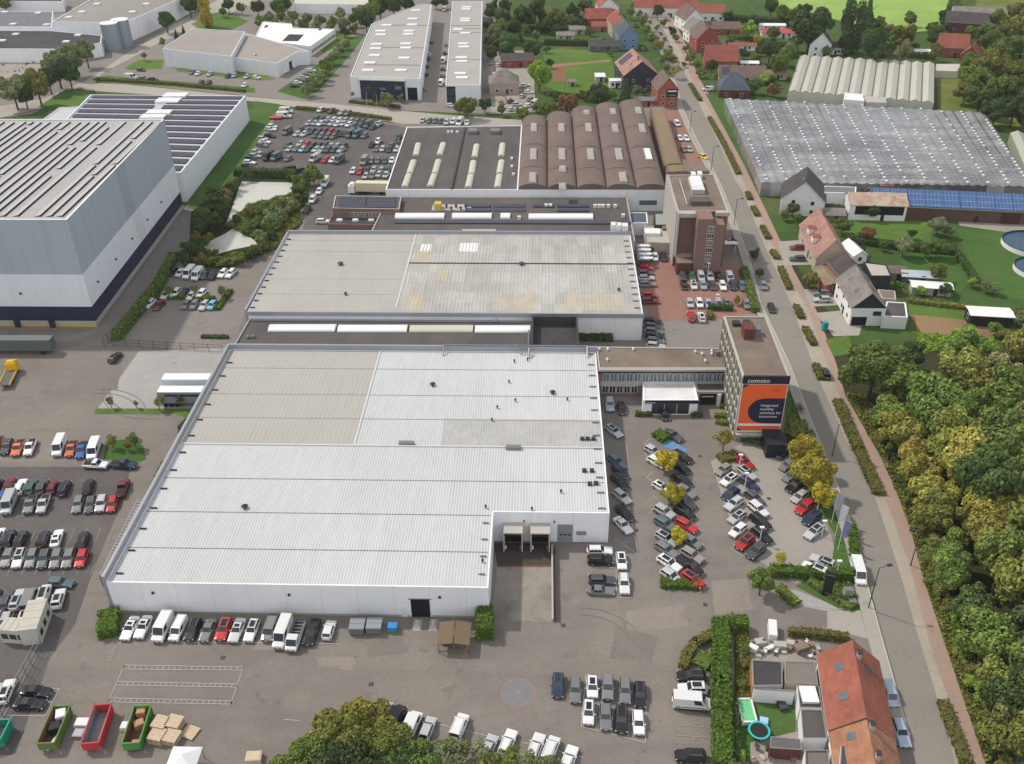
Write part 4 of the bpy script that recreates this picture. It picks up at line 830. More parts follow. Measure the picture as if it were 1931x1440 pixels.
A,B=[G(x,y,4.8)[:2] for x,y in ((585,87),(632,54))]; windows(cw,A,B,12,1.2,2.8)
boxpart(cw,'roof_vent',(502,50),4.5,1,4,.5,BITU); boxpart(cw,'roof_vent',(604,55),4.5,1,4,.5,BITU)
sa,_=flat('shed_row','long row of pale roofed workshop units with a dark blue front','workshop',[(660,144),(700,45),(742,27),(792,8),(814,8),(792,148)],9.0,LGREYW,mat('pale_grey_roof',pc(188,183,178,.76),var=.05,big=.35,col2=pc(168,163,158,.76),bs=.06),par=.3)
A,B=[G(x,y,9.0)[:2] for x,y in ((660,144),(792,148))]
fp=panel(sa,'blue_front',A,B,.14,.78,.1,8.0,NAVYW,.6); panel(sa,'green_eave',A,B,.13,.79,8.0,8.4,mat('pale_green_trim',pc(190,204,186,.8),var=.04),1.6); panel(sa,'roller_door',A,B,.81,.95,0,5.2,DARK,.05); panel(sa,'sign_plate',A,B,.20,.29,4.4,5.2,mat('red_sign',pc(150,60,60,.8)),.66); panel(sa,'sign_plate',A,B,.42,.50,4.0,5.0,STEEL,.66); panel(sa,'sign_plate',A,B,.64,.73,4.4,5.8,STEEL,.66); panel(sa,'entrance',A,B,.31,.39,.1,5.0,mat('dark_green_panel',pc(46,76,60,.8),var=.1),.64)
for p in ((784,20),(778,36),(777,47),(771,59),(770,65),(765,83),(765,91),(762,110),(756,133),(729,48),(718,59),(718,66),(710,84),(708,92),(706,105),(697,119),(694,133)): boxpart(sa,'rooflight',p,8.7,5.0,3.0,.5,DOME)
for y in (122,89,47):
    mb=MB(); strip(mb,(690 if y>100 else 705 if y>60 else 725,y),(792+ (122-y)*.2,y+1),8.7,.5,.35,CONCW); mb.build('roof_seam',sa)
sb,_=flat('shed_row','second long row of pale roofed workshop units along the lane','workshop',[(840,160),(853,2),(910,2),(906,160)],8.0,LGREYW,MATS['pale_grey_roof'],par=.3)
A,B=[G(x,y,8.0)[:2] for x,y in ((840,160),(906,160))]; panel(sb,'glass_front',A,B,.02,.28,.1,7.4,GLASS,.06)
for p in ((880,14),(879,18),(877,36),(877,40),(863,56),(877,63),(873,83),(875,89),(870,109),(871,116),(868,139),(871,147)): boxpart(sb,'rooflight',p,7.7,5.0,2.8,.5,DOME)
for y in (48,54,61,112): mb=MB(); strip(mb,(850,y),(907,y),7.7,.5,.3,CONCW); mb.build('roof_seam',sb)
tw,_=flat('hall','long white hall with a cream roof at the top of the view','hall',[(555,6),(560,-12),(712,-12),(695,8)],5.5,WHITEW,mat('cream_roof',pc(214,212,196,.78),var=.05),par=.2)
# ================================================================== greenhouses
GLZ,nt,bb=newmat('greenhouse_glass')
tc=nt.nodes.new('ShaderNodeTexCoord'); sp=nt.nodes.new('ShaderNodeSeparateXYZ'); nt.links.new(tc.outputs['Object'],sp.inputs[0])
def fr(ax,per,du):
    d=nt.nodes.new('ShaderNodeMath'); d.operation='DIVIDE'; d.inputs[1].default_value=per; nt.links.new(sp.outputs[ax],d.inputs[0])
    f=nt.nodes.new('ShaderNodeMath'); f.operation='FRACT'; nt.links.new(d.outputs[0],f.inputs[0])
    l=nt.nodes.new('ShaderNodeMath'); l.operation='LESS_THAN'; l.inputs[1].default_value=du; nt.links.new(f.outputs[0],l.inputs[0]); return l.outputs[0]
c=_mix(nt,_ramp(nt,_noise(nt,.03,5,.6),.42,.62,0,1),(.12,.115,.12),(.24,.25,.25)); c=_mix(nt,_ramp(nt,_noise(nt,.05,4,.6),.55,.7,0,.5),c,(.22,.17,.14)); c=_mix(nt,_ramp(nt,_noise(nt,.12,5,.7,stretch=(.35,1.6,1)),.5,.72,0,.5),c,(.60,.60,.58)); c=_mix(nt,fr(1,2.5,.08),c,(.38,.38,.38));  c=_scalecol(nt,c,_ramp(nt,_noise(nt,.9,5,.7,stretch=(.3,1,1)),.25,.75,.8,1.2))
nt.links.new(c,bb.inputs['Base Color']); bb.inputs['Roughness'].default_value=.16; bb.inputs['Specular IOR Level'].default_value=.7
WASH=mat('whitewashed_glass',pc(214,212,198,.84),rough=.4,var=.06,spec=.5,big=.4,col2=pc(196,194,180,.82),bs=.2)
def greenhouse(label,px,h,pitch,rise,glz,gut,bars=None,vents=False,gw=.07):
    q=[G(x,y,h) for x,y in px]           # back-left, back-right, front-right, front-left
    c=centroid(q); r=thing('greenhouse',label,'greenhouse',(c[0],c[1],0),0,world=True)
    n=max(2,round(math.dist(q[3],q[2])/pitch)); mb=MB(); gb=MB(); VB=[]; nv=0
    for i in range(n):
        a,b2=i/n,(i+1)/n; m=(a+b2)/2
        f0,f1,fm=lerp(q[3],q[2],a),lerp(q[3],q[2],b2),lerp(q[3],q[2],m); k0,k1,km=lerp(q[0],q[1],a),lerp(q[0],q[1],b2),lerp(q[0],q[1],m)
        fm=(fm[0],fm[1],h+rise); km=(km[0],km[1],h+rise)
        mb.face([f0,fm,km,k0],glz); mb.face([fm,f1,k1,km],glz); mb.face([f0,f1,fm],glz); mb.face([k1,k0,km],glz)
        gb.tube((f0[0],f0[1],h+.03),(k0[0],k0[1],h+.03),gw,gw,gut,4)
        if not bars: gb.tube((fm[0],fm[1],fm[2]+.03),(km[0],km[1],km[2]+.03),.05,.05,gut,4)
        if bars:
            L_=math.dist(fm,km); s=bars
            while s<L_:
                p0=lerp(f0,k0,s/L_);pm=lerp(fm,km,s/L_);p1=lerp(f1,k1,s/L_)
                gb.tube((p0[0],p0[1],h+.05),(pm[0],pm[1],pm[2]+.05),.045,.045,gut,3); gb.tube((pm[0],pm[1],pm[2]+.05),(p1[0],p1[1],h+.05),.045,.045,gut,3); s+=bars
        if vents and i%2==0:
            L_=math.dist(fm,km); s=2.
            while s<L_:
                p=lerp(fm,km,s/L_); vb=MB(); vb.box(p[0]+.3,p[1],h+rise-.05,.7,.9,.32,DOME); VB.append((p[1],vb)) if random.random()<.8 else None
                s+=3.2
    mb.build('glass_roof',r,fix=False); gb.build('gutter',r)
    wb=MB()
    for i in range(4):
        A,B=q[i],q[(i+1)%4]; wb.face([(A[0],A[1],0),(B[0],B[1],0),(B[0],B[1],h),(A[0],A[1],h)],glz)
    wb.build('glass_wall',r)
    VB.sort(key=lambda q:q[0]); rest=MB()
    for k,(yy,vb) in enumerate(VB):
        if k<100: vb.build('roof_vent',r)
        else:
            n0=len(rest.v); rest.v+=vb.v; rest.f+=[tuple(j+n0 for j in f) for f in vb.f]; rest.m+=[rest.mi(DOME)]*len(vb.f)
    if rest.f: rest.build('roof_vents',r)['kind']='stuff'
    return r
ALU=mat('aluminium_bar',pc(190,192,192,.8),rough=.4,var=.05,metal=.3)
greenhouse('huge grey glass greenhouse with rows of small ridges and vents',[(1366,186),(1857,213),(1950,352),(1436,344)],4.6,3.2,.42,GLZ,ALU,vents=True)
greenhouse('whitewashed greenhouse of fourteen bays behind the huge one',[(1508,106),(1762,120),(1761,194),(1486,172)],4.2,4.5,1.0,WASH,mat('dark_gutter',pc(120,118,108,.8),var=.1),bars=2.6,gw=.32)
greenhouse('greenish glass greenhouse cut by the right edge of the view',[(1905,250),(2010,255),(2060,330),(1946,345)],4,6,1.0,mat('pale_green_glass',pc(184,190,172,.8),rough=.3,var=.08),ALU)
lt,_=flat('lean_to','pale lean to shed behind the whitewashed greenhouse','shed',[(1766,120),(1810,120),(1809,134),(1765,133)],3,WASH,WASH,par=.1)
lt2,_=flat('boiler_house','small white boiler house between the two greenhouses','shed',[(1593,174),(1626,177),(1630,190),(1592,187)],6.2,RENDERW,DOME,par=.2)
lt3,_=flat('shed','low grey roofed pump shed between the two greenhouses','shed',[(1630,181),(1668,183),(1672,193),(1634,192)],4.8,WASH,CONCW,par=.1)
# ================================================================== houses
def gable(name,label,px,eave,ridge,w,d,rot,wallm,roofm_,over=.35,chim=1,wins=2,cat='house',ends=None,group=None,lights=0,solar=None,world=False,hip=0):
    """gabled house: ridge (length w) along its local x, turned by rot degrees; px = photo pixel of its middle at eave height"""
    c=px if world else G(*px,eave); t=thing(name,label,cat,(c[0],c[1],0),R(rot),group)
    a,b2=w/2,d/2; mb=MB()
    for y in (-b2,b2):
        q=[(-a,y,0),(a,y,0),(a,y,eave),(-a,y,eave)]; mb.face(q if y<0 else q[::-1],wallm)
    for x in (-a,a):
        q=[(x,b2,0),(x,-b2,0),(x,-b2,eave)]+([(x,0,ridge-.05)] if not hip else [])+[(x,b2,eave)]; mb.face(q if x<0 else q[::-1],ends or wallm)
    o=mb.mesh('wall',fix=False); ob('wall',o,t)
    sl=(ridge-eave)/b2; mb=MB(); hp=hip*a
    for s in (-1,1):
        y1=s*(b2+over); z1=eave-sl*over; th=.16
        A_=[(-a-over,y1,z1),(a+over,y1,z1),(a+over-hp,0,ridge),(-a-over+hp,0,ridge)]
        up=[(p[0],p[1],p[2]+th) for p in A_]; qq=up if s<0 else up[::-1]; mb.face(qq,roofm_)
        dn=A_ if s>0 else A_[::-1]; mb.face(dn,roofm_)
        mb.face([A_[0],A_[1],up[1],up[0]] if s<0 else [up[0],up[1],A_[1],A_[0]],CONCW)
        if not hip:
            mb.face([A_[1],A_[2],up[2],up[1]],CONCW); mb.face([A_[3],A_[0],up[0],up[3]],CONCW)
    if hip:
        for x in (-1,1): mb.face([(x*(a+over),-(b2+over),eave-sl*over+.16),(x*(a+over),b2+over,eave-sl*over+.16),(x*(a+over-hp),0,ridge+.16)],roofm_)
    rf=ob('roof',mb.mesh('roof',fix=False),t)
    if chim:
        for k in range(chim):
            mb=MB(); cx_=(-a*.6,a*.55)[k%2]; mb.box(cx_,b2*.12,ridge-1.0,.75,.55,1.9,RBRICK if wallm!=RENDERW else CONCW); mb.box(cx_,b2*.12,ridge+.9,.9,.7,.12,DSTEEL); ob('chimney',mb.mesh('chimney',True),rf)
    for k in range(lights):
        s=-1 if k%2==0 else 1
        mb=MB(); xx=-a*.45+(k//2)*a*.8; yy=s*b2*.5; z=ridge-sl*b2*.5+.18
        mb.face([(xx-.6,yy-.5,z+ s*(-.5)*-sl*-1*0+ (b2*.5-abs(yy-.5))*sl*0+ .06 + (abs(yy)-abs(yy-.5))*sl),(xx+.6,yy-.5,z+.06+(abs(yy)-abs(yy-.5))*sl),(xx+.6,yy+.5,z+.06+(abs(yy)-abs(yy+.5))*sl),(xx-.6,yy+.5,z+.06+(abs(yy)-abs(yy+.5))*sl)],GLASSB)
        ob('roof_window',mb.mesh('roof_window',False),rf)
    if solar:
        s,x0,x1=solar; mb=MB(); y0,y1=s*b2*.9,s*b2*.2
        q=[(a*x0,y0,ridge-sl*abs(y0)+.26),(a*x1,y0,ridge-sl*abs(y0)+.26),(a*x1,y1,ridge-sl*abs(y1)+.26),(a*x0,y1,ridge-sl*abs(y1)+.26)]
        mb.face(q if s<0 else q[::-1],SOLAR); ob('solar_panel',mb.mesh('solar_panel',False),rf)
    for f in range(1 if eave<5.2 else 2):
        z=.9+f*2.75
        if z+1.4>eave: continue
        for s in (-1,1):
            for i in range(wins):
                xx=-a+w*(i+.5)/wins; mb=MB(); mb.box(xx,s*b2,z,1.2,.14,1.35,WFRAME); mb.box(xx,s*(b2+.03),z+.1,1.0,.12,1.15,GLASS); ob('window',mb.mesh('window'),t)
            for yy in ((-d*.22,d*.22) if d>6 else (0,)):
                mb=MB(); mb.box(s*a,yy,z,.14,1.2,1.35,WFRAME); mb.box(s*(a+.03),yy,z+.1,.12,1.0,1.15,GLASS); ob('window',mb.mesh('window'),t)
    mb=MB(); mb.box(a*.2,-b2,0,1.0,.18,2.1,BLACK); ob('door',mb.mesh('door'),t)
    return t
RA=ROADANG
H=gable
BLUEW=mat('blue_cladding',pc(120,152,186,.8),var=.05); BLKW=stripes_mat('black_boards',(.03,.032,.04),(.015,.016,.02),2,.9,.06,rough=.6)
H('house','house with a pale blue gable beside the street trees',(1182,62),6.5,11,11,9.6,97,BLUEW,T_SLT,chim=0)
H('house','beige house with a red brown roof behind the blue gable',(1166,40),6.2,10.5,17,9,97,BEIGEW,T_RED)
H('house','black boarded gabled house with a pinkish roof above the lawn',(1200,128),6.8,12.4,21,14.6,97,BLKW,T_PNK,chim=1,lights=2,solar=(1,.2,.8))
hs=H('house','narrow brick house with a dark green sign by the street',(1254,160),7.2,11.8,12,8.4,97,RBRICK,T_BRN,chim=0)
mb=MB(); mb.box(-6.15,-1.7,4.0,.18,4.4,3.2,mat('dark_green_sign',(.015,.03,.028),var=0)); sg=ob('sign_board',mb.mesh('sign_board',True),hs)
mb=MB(); mb.box(-6.26,-1.7,6.2,.03,3.6,.5,PRINT); mb.box(-6.26,-1.7,4.6,.03,3.0,.35,STEEL); ob('lettering',mb.mesh('lettering',True),sg)
H('house','low brick outhouse with a flat pitched roof beside the sign house',(1218,186),2.6,3.4,10,4,3,RBRICK,T_GRY,chim=0)
H('house','red roofed house with white gables at the top of the street',(1145,8),6,10.5,12,11,97,RENDERW,T_RED)
H('house','red brown roofed house half behind the white gabled one',(1128,30),4.5,8.5,14,9,5,RBRICK,T_RED)
H('house','low orange brick annex below the red brown roof',(1132,46),3,4.6,9,5,3,mat('orange_brick',pc(204,128,98,.76),var=.1),T_ORG,chim=0)
H('shed','dark roofed long shed above the lawn hedge',(1140,82),3,4.6,15,7,3,mat('grey_board',pc(108,106,106,.8),var=.1),T_DRK,chim=0,cat='shed')
H('shed','grey roofed garden shed beside a hedge, upper middle',(1066,64),2.6,3.8,9,5,3,CONCW,T_GRY,chim=0,cat='shed')
H('shed','pale roofed garden shed behind the grey one',(1088,53),2.6,3.8,8,5,3,BEIGEW,T_GRY,chim=0,cat='shed')
H('house','long white terrace with a red roof at the top',(1255,11),5,8.5,34,8,-6,RENDERW,T_RED,chim=2,wins=8,lights=0)
H('house','white house with an orange roof at the end of the terrace',(1338,20),4.5,8,16,8,-6,RENDERW,T_ORG,chim=1,wins=4)
H('house','white walled house with a brown roof and bright roof window',(1300,30),6,11,16,10,103,RENDERW,T_BRN,lights=2)
H('house','white house with a grey roof joined to the red gable',(1312,52),6,10.5,9,9.5,103,RENDERW,T_GRY,chim=0)
H('house','red brick gable house with four white windows',(1328,66),6.5,12,12,10.5,100,mat('bright_red_brick',pc(168,86,76,.78),var=.1,scale=2),T_BRN)
H('house','low brick annex beside the red gable house',(1350,84),3,5,8,6,4,RBRICK,T_BRN,chim=0)
H('house','brick house with a long red roof right of the street',(1359,108),4,9.5,15,10,-2,RBRICK,T_RED,wins=4)
H('house','brown roofed low house with a small solar field',(1398,138),3,6.4,20,9,-3,BEIGEW,T_BRN,chim=0,solar=(-1,-.9,-.55),wins=4)
H('house','dark slate hip roofed house with red walls beside the greenhouse',(1383,160),3.8,9.0,12.5,12,-4,DBRICK,T_SLT,chim=0,hip=.85)
H('house','brown roofed garage house in the far right gardens',(1368,50),3,5.5,14,8,-4,RBRICK,T_BRN,chim=0)
H('shed','low red roofed shed in the far gardens',(1470,59),2.6,3.8,18,6,-4,RENDERW,mat('bright_red_roof',pc(208,96,96,.74),var=.1),chim=0,cat='shed')
H('shed','low white roofed shed behind the red roofed one',(1456,46),2.8,3.4,13,5,-4,RENDERW,DOME,chim=0,cat='shed')
H('shed','white roofed caravan shed in a garden by the brick house',(1413,117),2.4,3.0,8,4,-4,CONCW,DOME,chim=0,cat='shed')
H('shed','beige garden pavilion beside the brown low house',(1463,137),2.4,3.4,9,5,-4,BEIGEW,T_BEI,chim=0,cat='shed')
H('shed','orange roofed low shed in the gardens right of the red gable',(1400,84),2.4,3.4,13,4,-4,RENDERW,T_ORG,chim=0,cat='shed')
H('house','white gabled house with a dark roof behind the greenhouse',(1547,76),6.5,11.5,14,9.5,80,RENDERW,T_DRK)
H('house','white low annex of the white gabled house',(1572,86),3.2,5,9,7,-8,RENDERW,T_DRK,chim=0)
H('house','brick farmhouse with a bright orange red roof near the wood',(1796,84),4.6,9.6,13,10,-12,RBRICK,T_ORG,wins=3)
H('house','steep orange roofed cottage against the wood',(1833,100),3.4,7.5,9,8,60,RBRICK,T_ORG)
H('barn','brown walled barn with a dark roof near the top right',(1822,38),5,9,20,12,-20,DBRICK,T_DRK,chim=0,cat='barn')
H('barn','pale roofed open barn behind the brown one',(1845,22),5,7.5,26,12,-10,CONCW,T_GRY,chim=0,cat='barn')
H('shed','white garden shed in the gardens above the greenhouse',(1739,95),2.4,3.0,7,4,-8,RENDERW,DOME,chim=0,cat='shed')
H('shed','white topped playhouse below the black gabled house',(1160,150),3,3.4,5,4,5,RENDERW,DOME,chim=0,cat='shed')
H('shed','small wooden hutch standing on the lawn',(1078,152),2,2.8,3.4,3,3,mat('pale_wood',pc(204,172,124,.76),var=.1),T_GRY,chim=0,wins=0,cat='shed')
H('shed','pale garden cabin with a flat roof beside the black house',(1131,141),2.2,2.8,4,6,3,CONCW,DOME,chim=0,cat='shed')
H('house','pinkish hip roofed house among the parked wrecks',(950,150),4.6,9,12.5,11,4,mat('pink_render',pc(196,172,154,.78),var=.06),T_GRY,hip=.9)
H('shed','dark roofed shed with red walls above the wrecks',(975,108),3.4,5.4,15,9,4,mat('red_wall',pc(150,76,68,.78),var=.12),T_DRK,chim=0,cat='shed')
# farm by the big greenhouse
H('farmhouse','white farmhouse with a dark brown roof below the big greenhouse',(1516,362),5.2,11,13,13,76,RENDERW,T_DRK,chim=1)
fl,_=flat('farm_wing','long white farm wing with a grey roof beside the farmhouse','farm wing',[(1556,350),(1615,352),(1614,364),(1538,362)],5.8,RENDERW,mat('grey_sheet',pc(132,128,126,.75),var=.1),par=.1)
tb=H('barn','open fronted white barn with a rusty pale roof',(1651,376),5,7.2,17,9,-3,RENDERW,T_RUS,chim=0,wins=0,cat='barn')
mb=MB(); mb.box(.5,-4.52,1.9,14.5,.1,2.7,DARK); ob('opening',mb.mesh('opening',True),tb)
t=H('barn','long dark brick barn with a blue solar roof',(1803,380),4.2,7.6,52,11,-6.5,mat('dark_brown_brick',pc(104,78,72,.8),var=.12),T_SLT,chim=0,wins=0,cat='barn')
mb=MB(); mb.box(15,-5.53,0,5.5,.1,3.4,mat('dark_red_door',pc(84,44,44,.8),var=.1)); ob('barn_door',mb.mesh('barn_door',True),t)
for i in range(10):
    mb=MB(); a0=-25.4+i*5.1; b2=5.5; sl=3.4/b2
    mb.face([(a0,-b2*1.02,7.6-sl*b2*1.02+.28),(a0+4.9,-b2*1.02,7.6-sl*b2*1.02+.28),(a0+4.9,-.25,7.6-sl*.25+.28),(a0,-.25,7.6-sl*.25+.28)],SOLARB); ob('solar_panel',mb.mesh('solar_panel'),t)
lb,_=flat('low_shed','rust streaked brick lean to between the two barns','shed',[(1640,330),(1658,333),(1688,350),(1662,350)],4.5,RBRICK,T_RUS,par=.1)
for (p,r,l) in (((1950,457),8.6,'big round blue water basin with a white rim'),((1964,504),7.0,'smaller round water basin below the big one')):
    A=G(*p,1.2); mb=MB(); mb.cyl(A[0],A[1],0,r,r,1.3,RENDERW,40,cap=False); mb.cyl(A[0],A[1],0,r-.3,r-.3,1.3,BLACK,40,cap=False); 
    for i in range(40):
        a,b2=2*math.pi*i/40,2*math.pi*(i+1)/40; mb.face([(A[0]+r*math.cos(a),A[1]+r*math.sin(a),1.3),(A[0]+r*math.cos(b2),A[1]+r*math.sin(b2),1.3),(A[0]+(r-.3)*math.cos(b2),A[1]+(r-.3)*math.sin(b2),1.3),(A[0]+(r-.3)*math.cos(a),A[1]+(r-.3)*math.sin(a),1.3)],BLACK)
    t=thing('water_basin',l,'basin',(A[0],A[1],0),world=True); mb.build('wall',t,fix=False); mb=MB(); mb.cyl(A[0],A[1],.3,r-.32,r-.32,.6,mat('basin_water',(.035,.085,.13),rough=.1,var=.1,spec=.6),40); mb.build('water_surface',t)
# houses on the main street, right side
def gable2(name,label,ra,rb2,la,lb_,hr,he,wallm,roofm_,**k):
    """gabled house surveyed from ridge ends (pixels at ridge height) and left eave ends"""
    A,B=G(*ra,hr),G(*rb2,hr); C_,D_=G(*la,he),G(*lb_,he)
    w=math.dist(A[:2],B[:2]); c=((A[0]+B[0])/2,(A[1]+B[1])/2); rot=math.degrees(math.atan2(B[1]-A[1],B[0]-A[0]))
    m=((C_[0]+D_[0])/2,(C_[1]+D_[1])/2); nx,ny=-math.sin(R(rot)),math.cos(R(rot)); d=abs((m[0]-c[0])*nx+(m[1]-c[1])*ny)*2
    return gable(name,label,c,he,hr,w,d,rot,wallm,roofm_,world=True,**k)
H2=gable2('house','pinkish red roofed house with two dormers and a beige gable',(1544,392),(1577,452),(1506,420),(1538,478),9.5,4.2,BEIGEW,T_PNK,chim=1,lights=0)
for k,(dx_,) in enumerate(((-2.5,),(3.2,))):
    mb=MB(); mb.box(dx_,-3.2,5.4,2.0,2.2,1.7,RENDERW); mb.prism(ccw([(dx_-1.2,-4.5),(dx_+1.2,-4.5),(dx_+1.2,-1.6),(dx_-1.2,-1.6)]),7.1,7.25,T_RED); ob('dormer',mb.mesh('dormer',True),H2)
H('conservatory','white barrel roofed conservatory behind the pinkish house',(1611,470),2.6,4.0,8,4,100,RENDERW,DOME,chim=0,wins=0,cat='conservatory')
hm=gable2('house','modern white house with a black gable and grey slate roof',(1614,500),(1645,552),(1581,525),(1604,578),9.2,5.2,RENDERW,T_GRY,chim=0,ends=BLKW,lights=4,wins=3)
mb=MB(); 
for k in (-1,1):
    pass
wl=[o for o in hm.children if o.name.startswith('wall')][0]; x_=max(v.co.x for v in wl.data.vertices); d_=max(v.co.y for v in wl.data.vertices)
for o in list(hm.children):
    if o.name.startswith('window') and max(v.co.x for v in o.data.vertices)>x_: bpy.data.objects.remove(o)
mb.box(x_+.06,0,0,.12,2*d_-.1,4.9,RENDERW); ob('gable_cladding',mb.mesh('gable_cladding',True),hm); mb=MB(); mb.box(x_+.13,-d_*.45,.1,.1,d_*.9,2.4,DARK); mb.box(x_+.13,d_*.55,2.9,.1,d_*.5,1.2,GLASS); ob('garage_door',mb.mesh('garage_door',True),hm)
hw,_=flat('house_wing','white flat roofed wing of the modern house','house wing',[(1672,568),(1708,570),(1712,598),(1665,596)],3.4,RENDERW,BITU,par=.2)
hb,_=flat('house_wing','black boxy extension with a white edged flat roof','house wing',[(1628,493),(1672,498),(1682,520),(1642,520)],5.4,BLKW,CONCW,par=.2)
hc,_=flat('house_wing','grey flat terrace roof between the black and white wings','house wing',[(1655,545),(1688,548),(1690,564),(1662,562)],3.2,CONCW,GRAVR,par=.15)
H('house','old orange brick house squeezed behind the modern one',(1598,506),4.6,7.4,9,7,97,RBRICK,T_DRK,chim=0,solar=(-1,-.8,.8))
H('garage','orange brick flat garage beside a front garden',(1562,520),2.8,3.3,10,5,97,RBRICK,T_BEI,chim=0,wins=0,cat='garage')
H('greenhouse_shed','little glass greenhouse in a back garden',(1733,516),1.8,2.6,9,4,-8,GLASSB,mat('glass_sheet',pc(190,204,208,.8),rough=.2,var=.1),chim=0,wins=0,cat='shed')
H('shed','white roofed long cabin in a back garden',(1756,537),2.2,2.7,10,3.6,-8,CONCW,DOME,chim=0,wins=0,cat='shed')
H('shed','white topped stable at the edge of the bare plot',(1867,588),3.0,3.3,10,4.5,-6,BLACK,DOME,chim=0,wins=0,cat='shed')
H('shed','brown wooden shed beside the black extension',(1690,508),2.2,2.6,5,4,-6,WOOD,T_BRN,chim=0,wins=0,cat='shed')
H('summerhouse','grey roofed summerhouse in the hedge behind the pinkish house',(1572,399),2.2,3.4,6,5,-4,WOOD,T_GRY,chim=0,wins=0,cat='summerhouse')
# row houses at the lower right
rh=gable2('row_house','orange tiled row house with two roof windows beside the street',(1608,1211),(1633,1349),(1541,1211),(1564,1366),8.2,4.6,RENDERW,T_ORG,chim=1,lights=3,wins=4)
rh2=gable2('row_house','second row house with a mottled tan and orange roof',(1633,1352),(1652,1450),(1566,1368),(1580,1462),7.8,4.4,RENDERW,roofm('mottled_tiles',(184,134,104),(150,100,78),.35),chim=2,lights=1,wins=3)
def ext(label,px,h,wm,rm,par=.15,**k): return flat('extension',label,'extension',px,h,wm,rm,par=par,parw=.16,trim=mat('zinc_trim',pc(150,148,148,.75),var=.08),**k)
x_,XP=ext('dark flat extension with an orange side wall behind the row house',[(1418,1243),(1475,1247),(1476,1292),(1420,1293)],3.2,CONCW,BITU2)
XW=sorted(XP)[:2]; XW.sort(key=lambda p:-p[1]); lbl(panel(x_,'side_wall',XW[0],XW[1],0,1,0,3.0,mat('orange_render',pc(206,138,92,.78),var=.08),.06),'orange side wall')
ext('grey corrugated extension roof against the orange row house',[(1480,1246),(1536,1248),(1543,1290),(1481,1285)],3.3,BEIGEW,mat('corrugated_grey',pc(140,130,122,.75),var=.1,stretch=(1,3,1)),par=.1)
x_,_=ext('dark extension with a square white rooflight behind the row house',[(1503,1290),(1545,1293),(1551,1335),(1508,1334)],3.1,RENDERW,BITU2)
boxpart(x_,'rooflight',(1525,1312),2.95,2.4,2.9,.5,DOME)
ext('black stained flat extension below the rooflight one',[(1510,1337),(1552,1338),(1560,1392),(1514,1392)],3.0,RENDERW,BITU)
x_,_=ext('white rendered extension wall facing the small garden',[(1421,1296),(1500,1301),(1499,1306),(1422,1300)],2.8,RENDERW,CONCW,par=.1)
ext('grey roofed shed with brick front in the second garden',[(1453,1388),(1510,1393),(1512,1414),(1452,1410)],2.4,DBRICK,mat('grey_felt',pc(112,108,110,.75),var=.12),par=.08)
ext('white framed flat extension of the second row house',[(1518,1413),(1562,1413),(1568,1470),(1519,1470)],3.2,RENDERW,mat('brown_felt_flat',pc(128,120,114,.75),var=.1),par=.3)
ext('charcoal roofed extension under the second row house',[(1586,1405),(1632,1404),(1640,1470),(1582,1470)],5.6,RENDERW,mat('charcoal_felt',pc(84,86,96,.75),var=.1),par=.1)
# ================================================================== vehicles
PAINT=objcol_mat('car_paint',.22,metal=.15,spec=.5,coat=.6)
CGLASS=mat('car_glass',(.012,.015,.02),rough=.06,var=0,spec=.8)
TYRE=mat('tyre_rubber',(.018,.018,.018),rough=.9,var=0)
RIM=mat('alloy_rim',(.35,.35,.36),rough=.35,var=0,metal=.7)
LAMP=mat('headlamp',(.75,.76,.78),rough=.15,var=0,spec=.7)
TAIL=mat('tail_lamp',(.32,.015,.015),rough=.2,var=0,spec=.6)
TRIM=mat('black_trim',(.02,.02,.022),rough=.7,var=0)
BED=mat('load_bed',(.03,.03,.032),rough=.9,var=.1)
# type: L,W,H, bottom, belt, bonnet z, tail z, cabin base x0..x1 , roof x0..x1 (x forward), roof half-width ratio
CT={'h':(4.15,1.78,1.50,.20,.92,.86,.90,(-1.98,.98),(-1.55,.28),.74),
    'e':(4.70,1.83,1.48,.20,.92,.84,.92,(-2.25,.85),(-1.85,.15),.74),
    'd':(4.70,1.83,1.44,.20,.92,.84,.98,(-1.72,.80),(-1.05,.12),.72),
    's':(4.60,1.90,1.70,.26,1.04,1.00,1.04,(-2.16,.92),(-1.80,.25),.78),
    'q':(4.55,1.85,1.86,.22,1.05,.98,1.05,(-2.22,1.45),(-2.14,.75),.84),
    'v':(5.70,2.04,2.50,.28,1.22,1.12,1.22,(-2.80,2.15),(-2.74,1.45),.88),
    'p':(5.25,1.88,1.78,.32,1.06,1.02,1.06,(-.55,1.25),(-.35,.55),.78),
    't':(6.30,2.05,2.25,.45,1.20,1.15,.95,(.75,2.75),(.85,2.05),.86)}
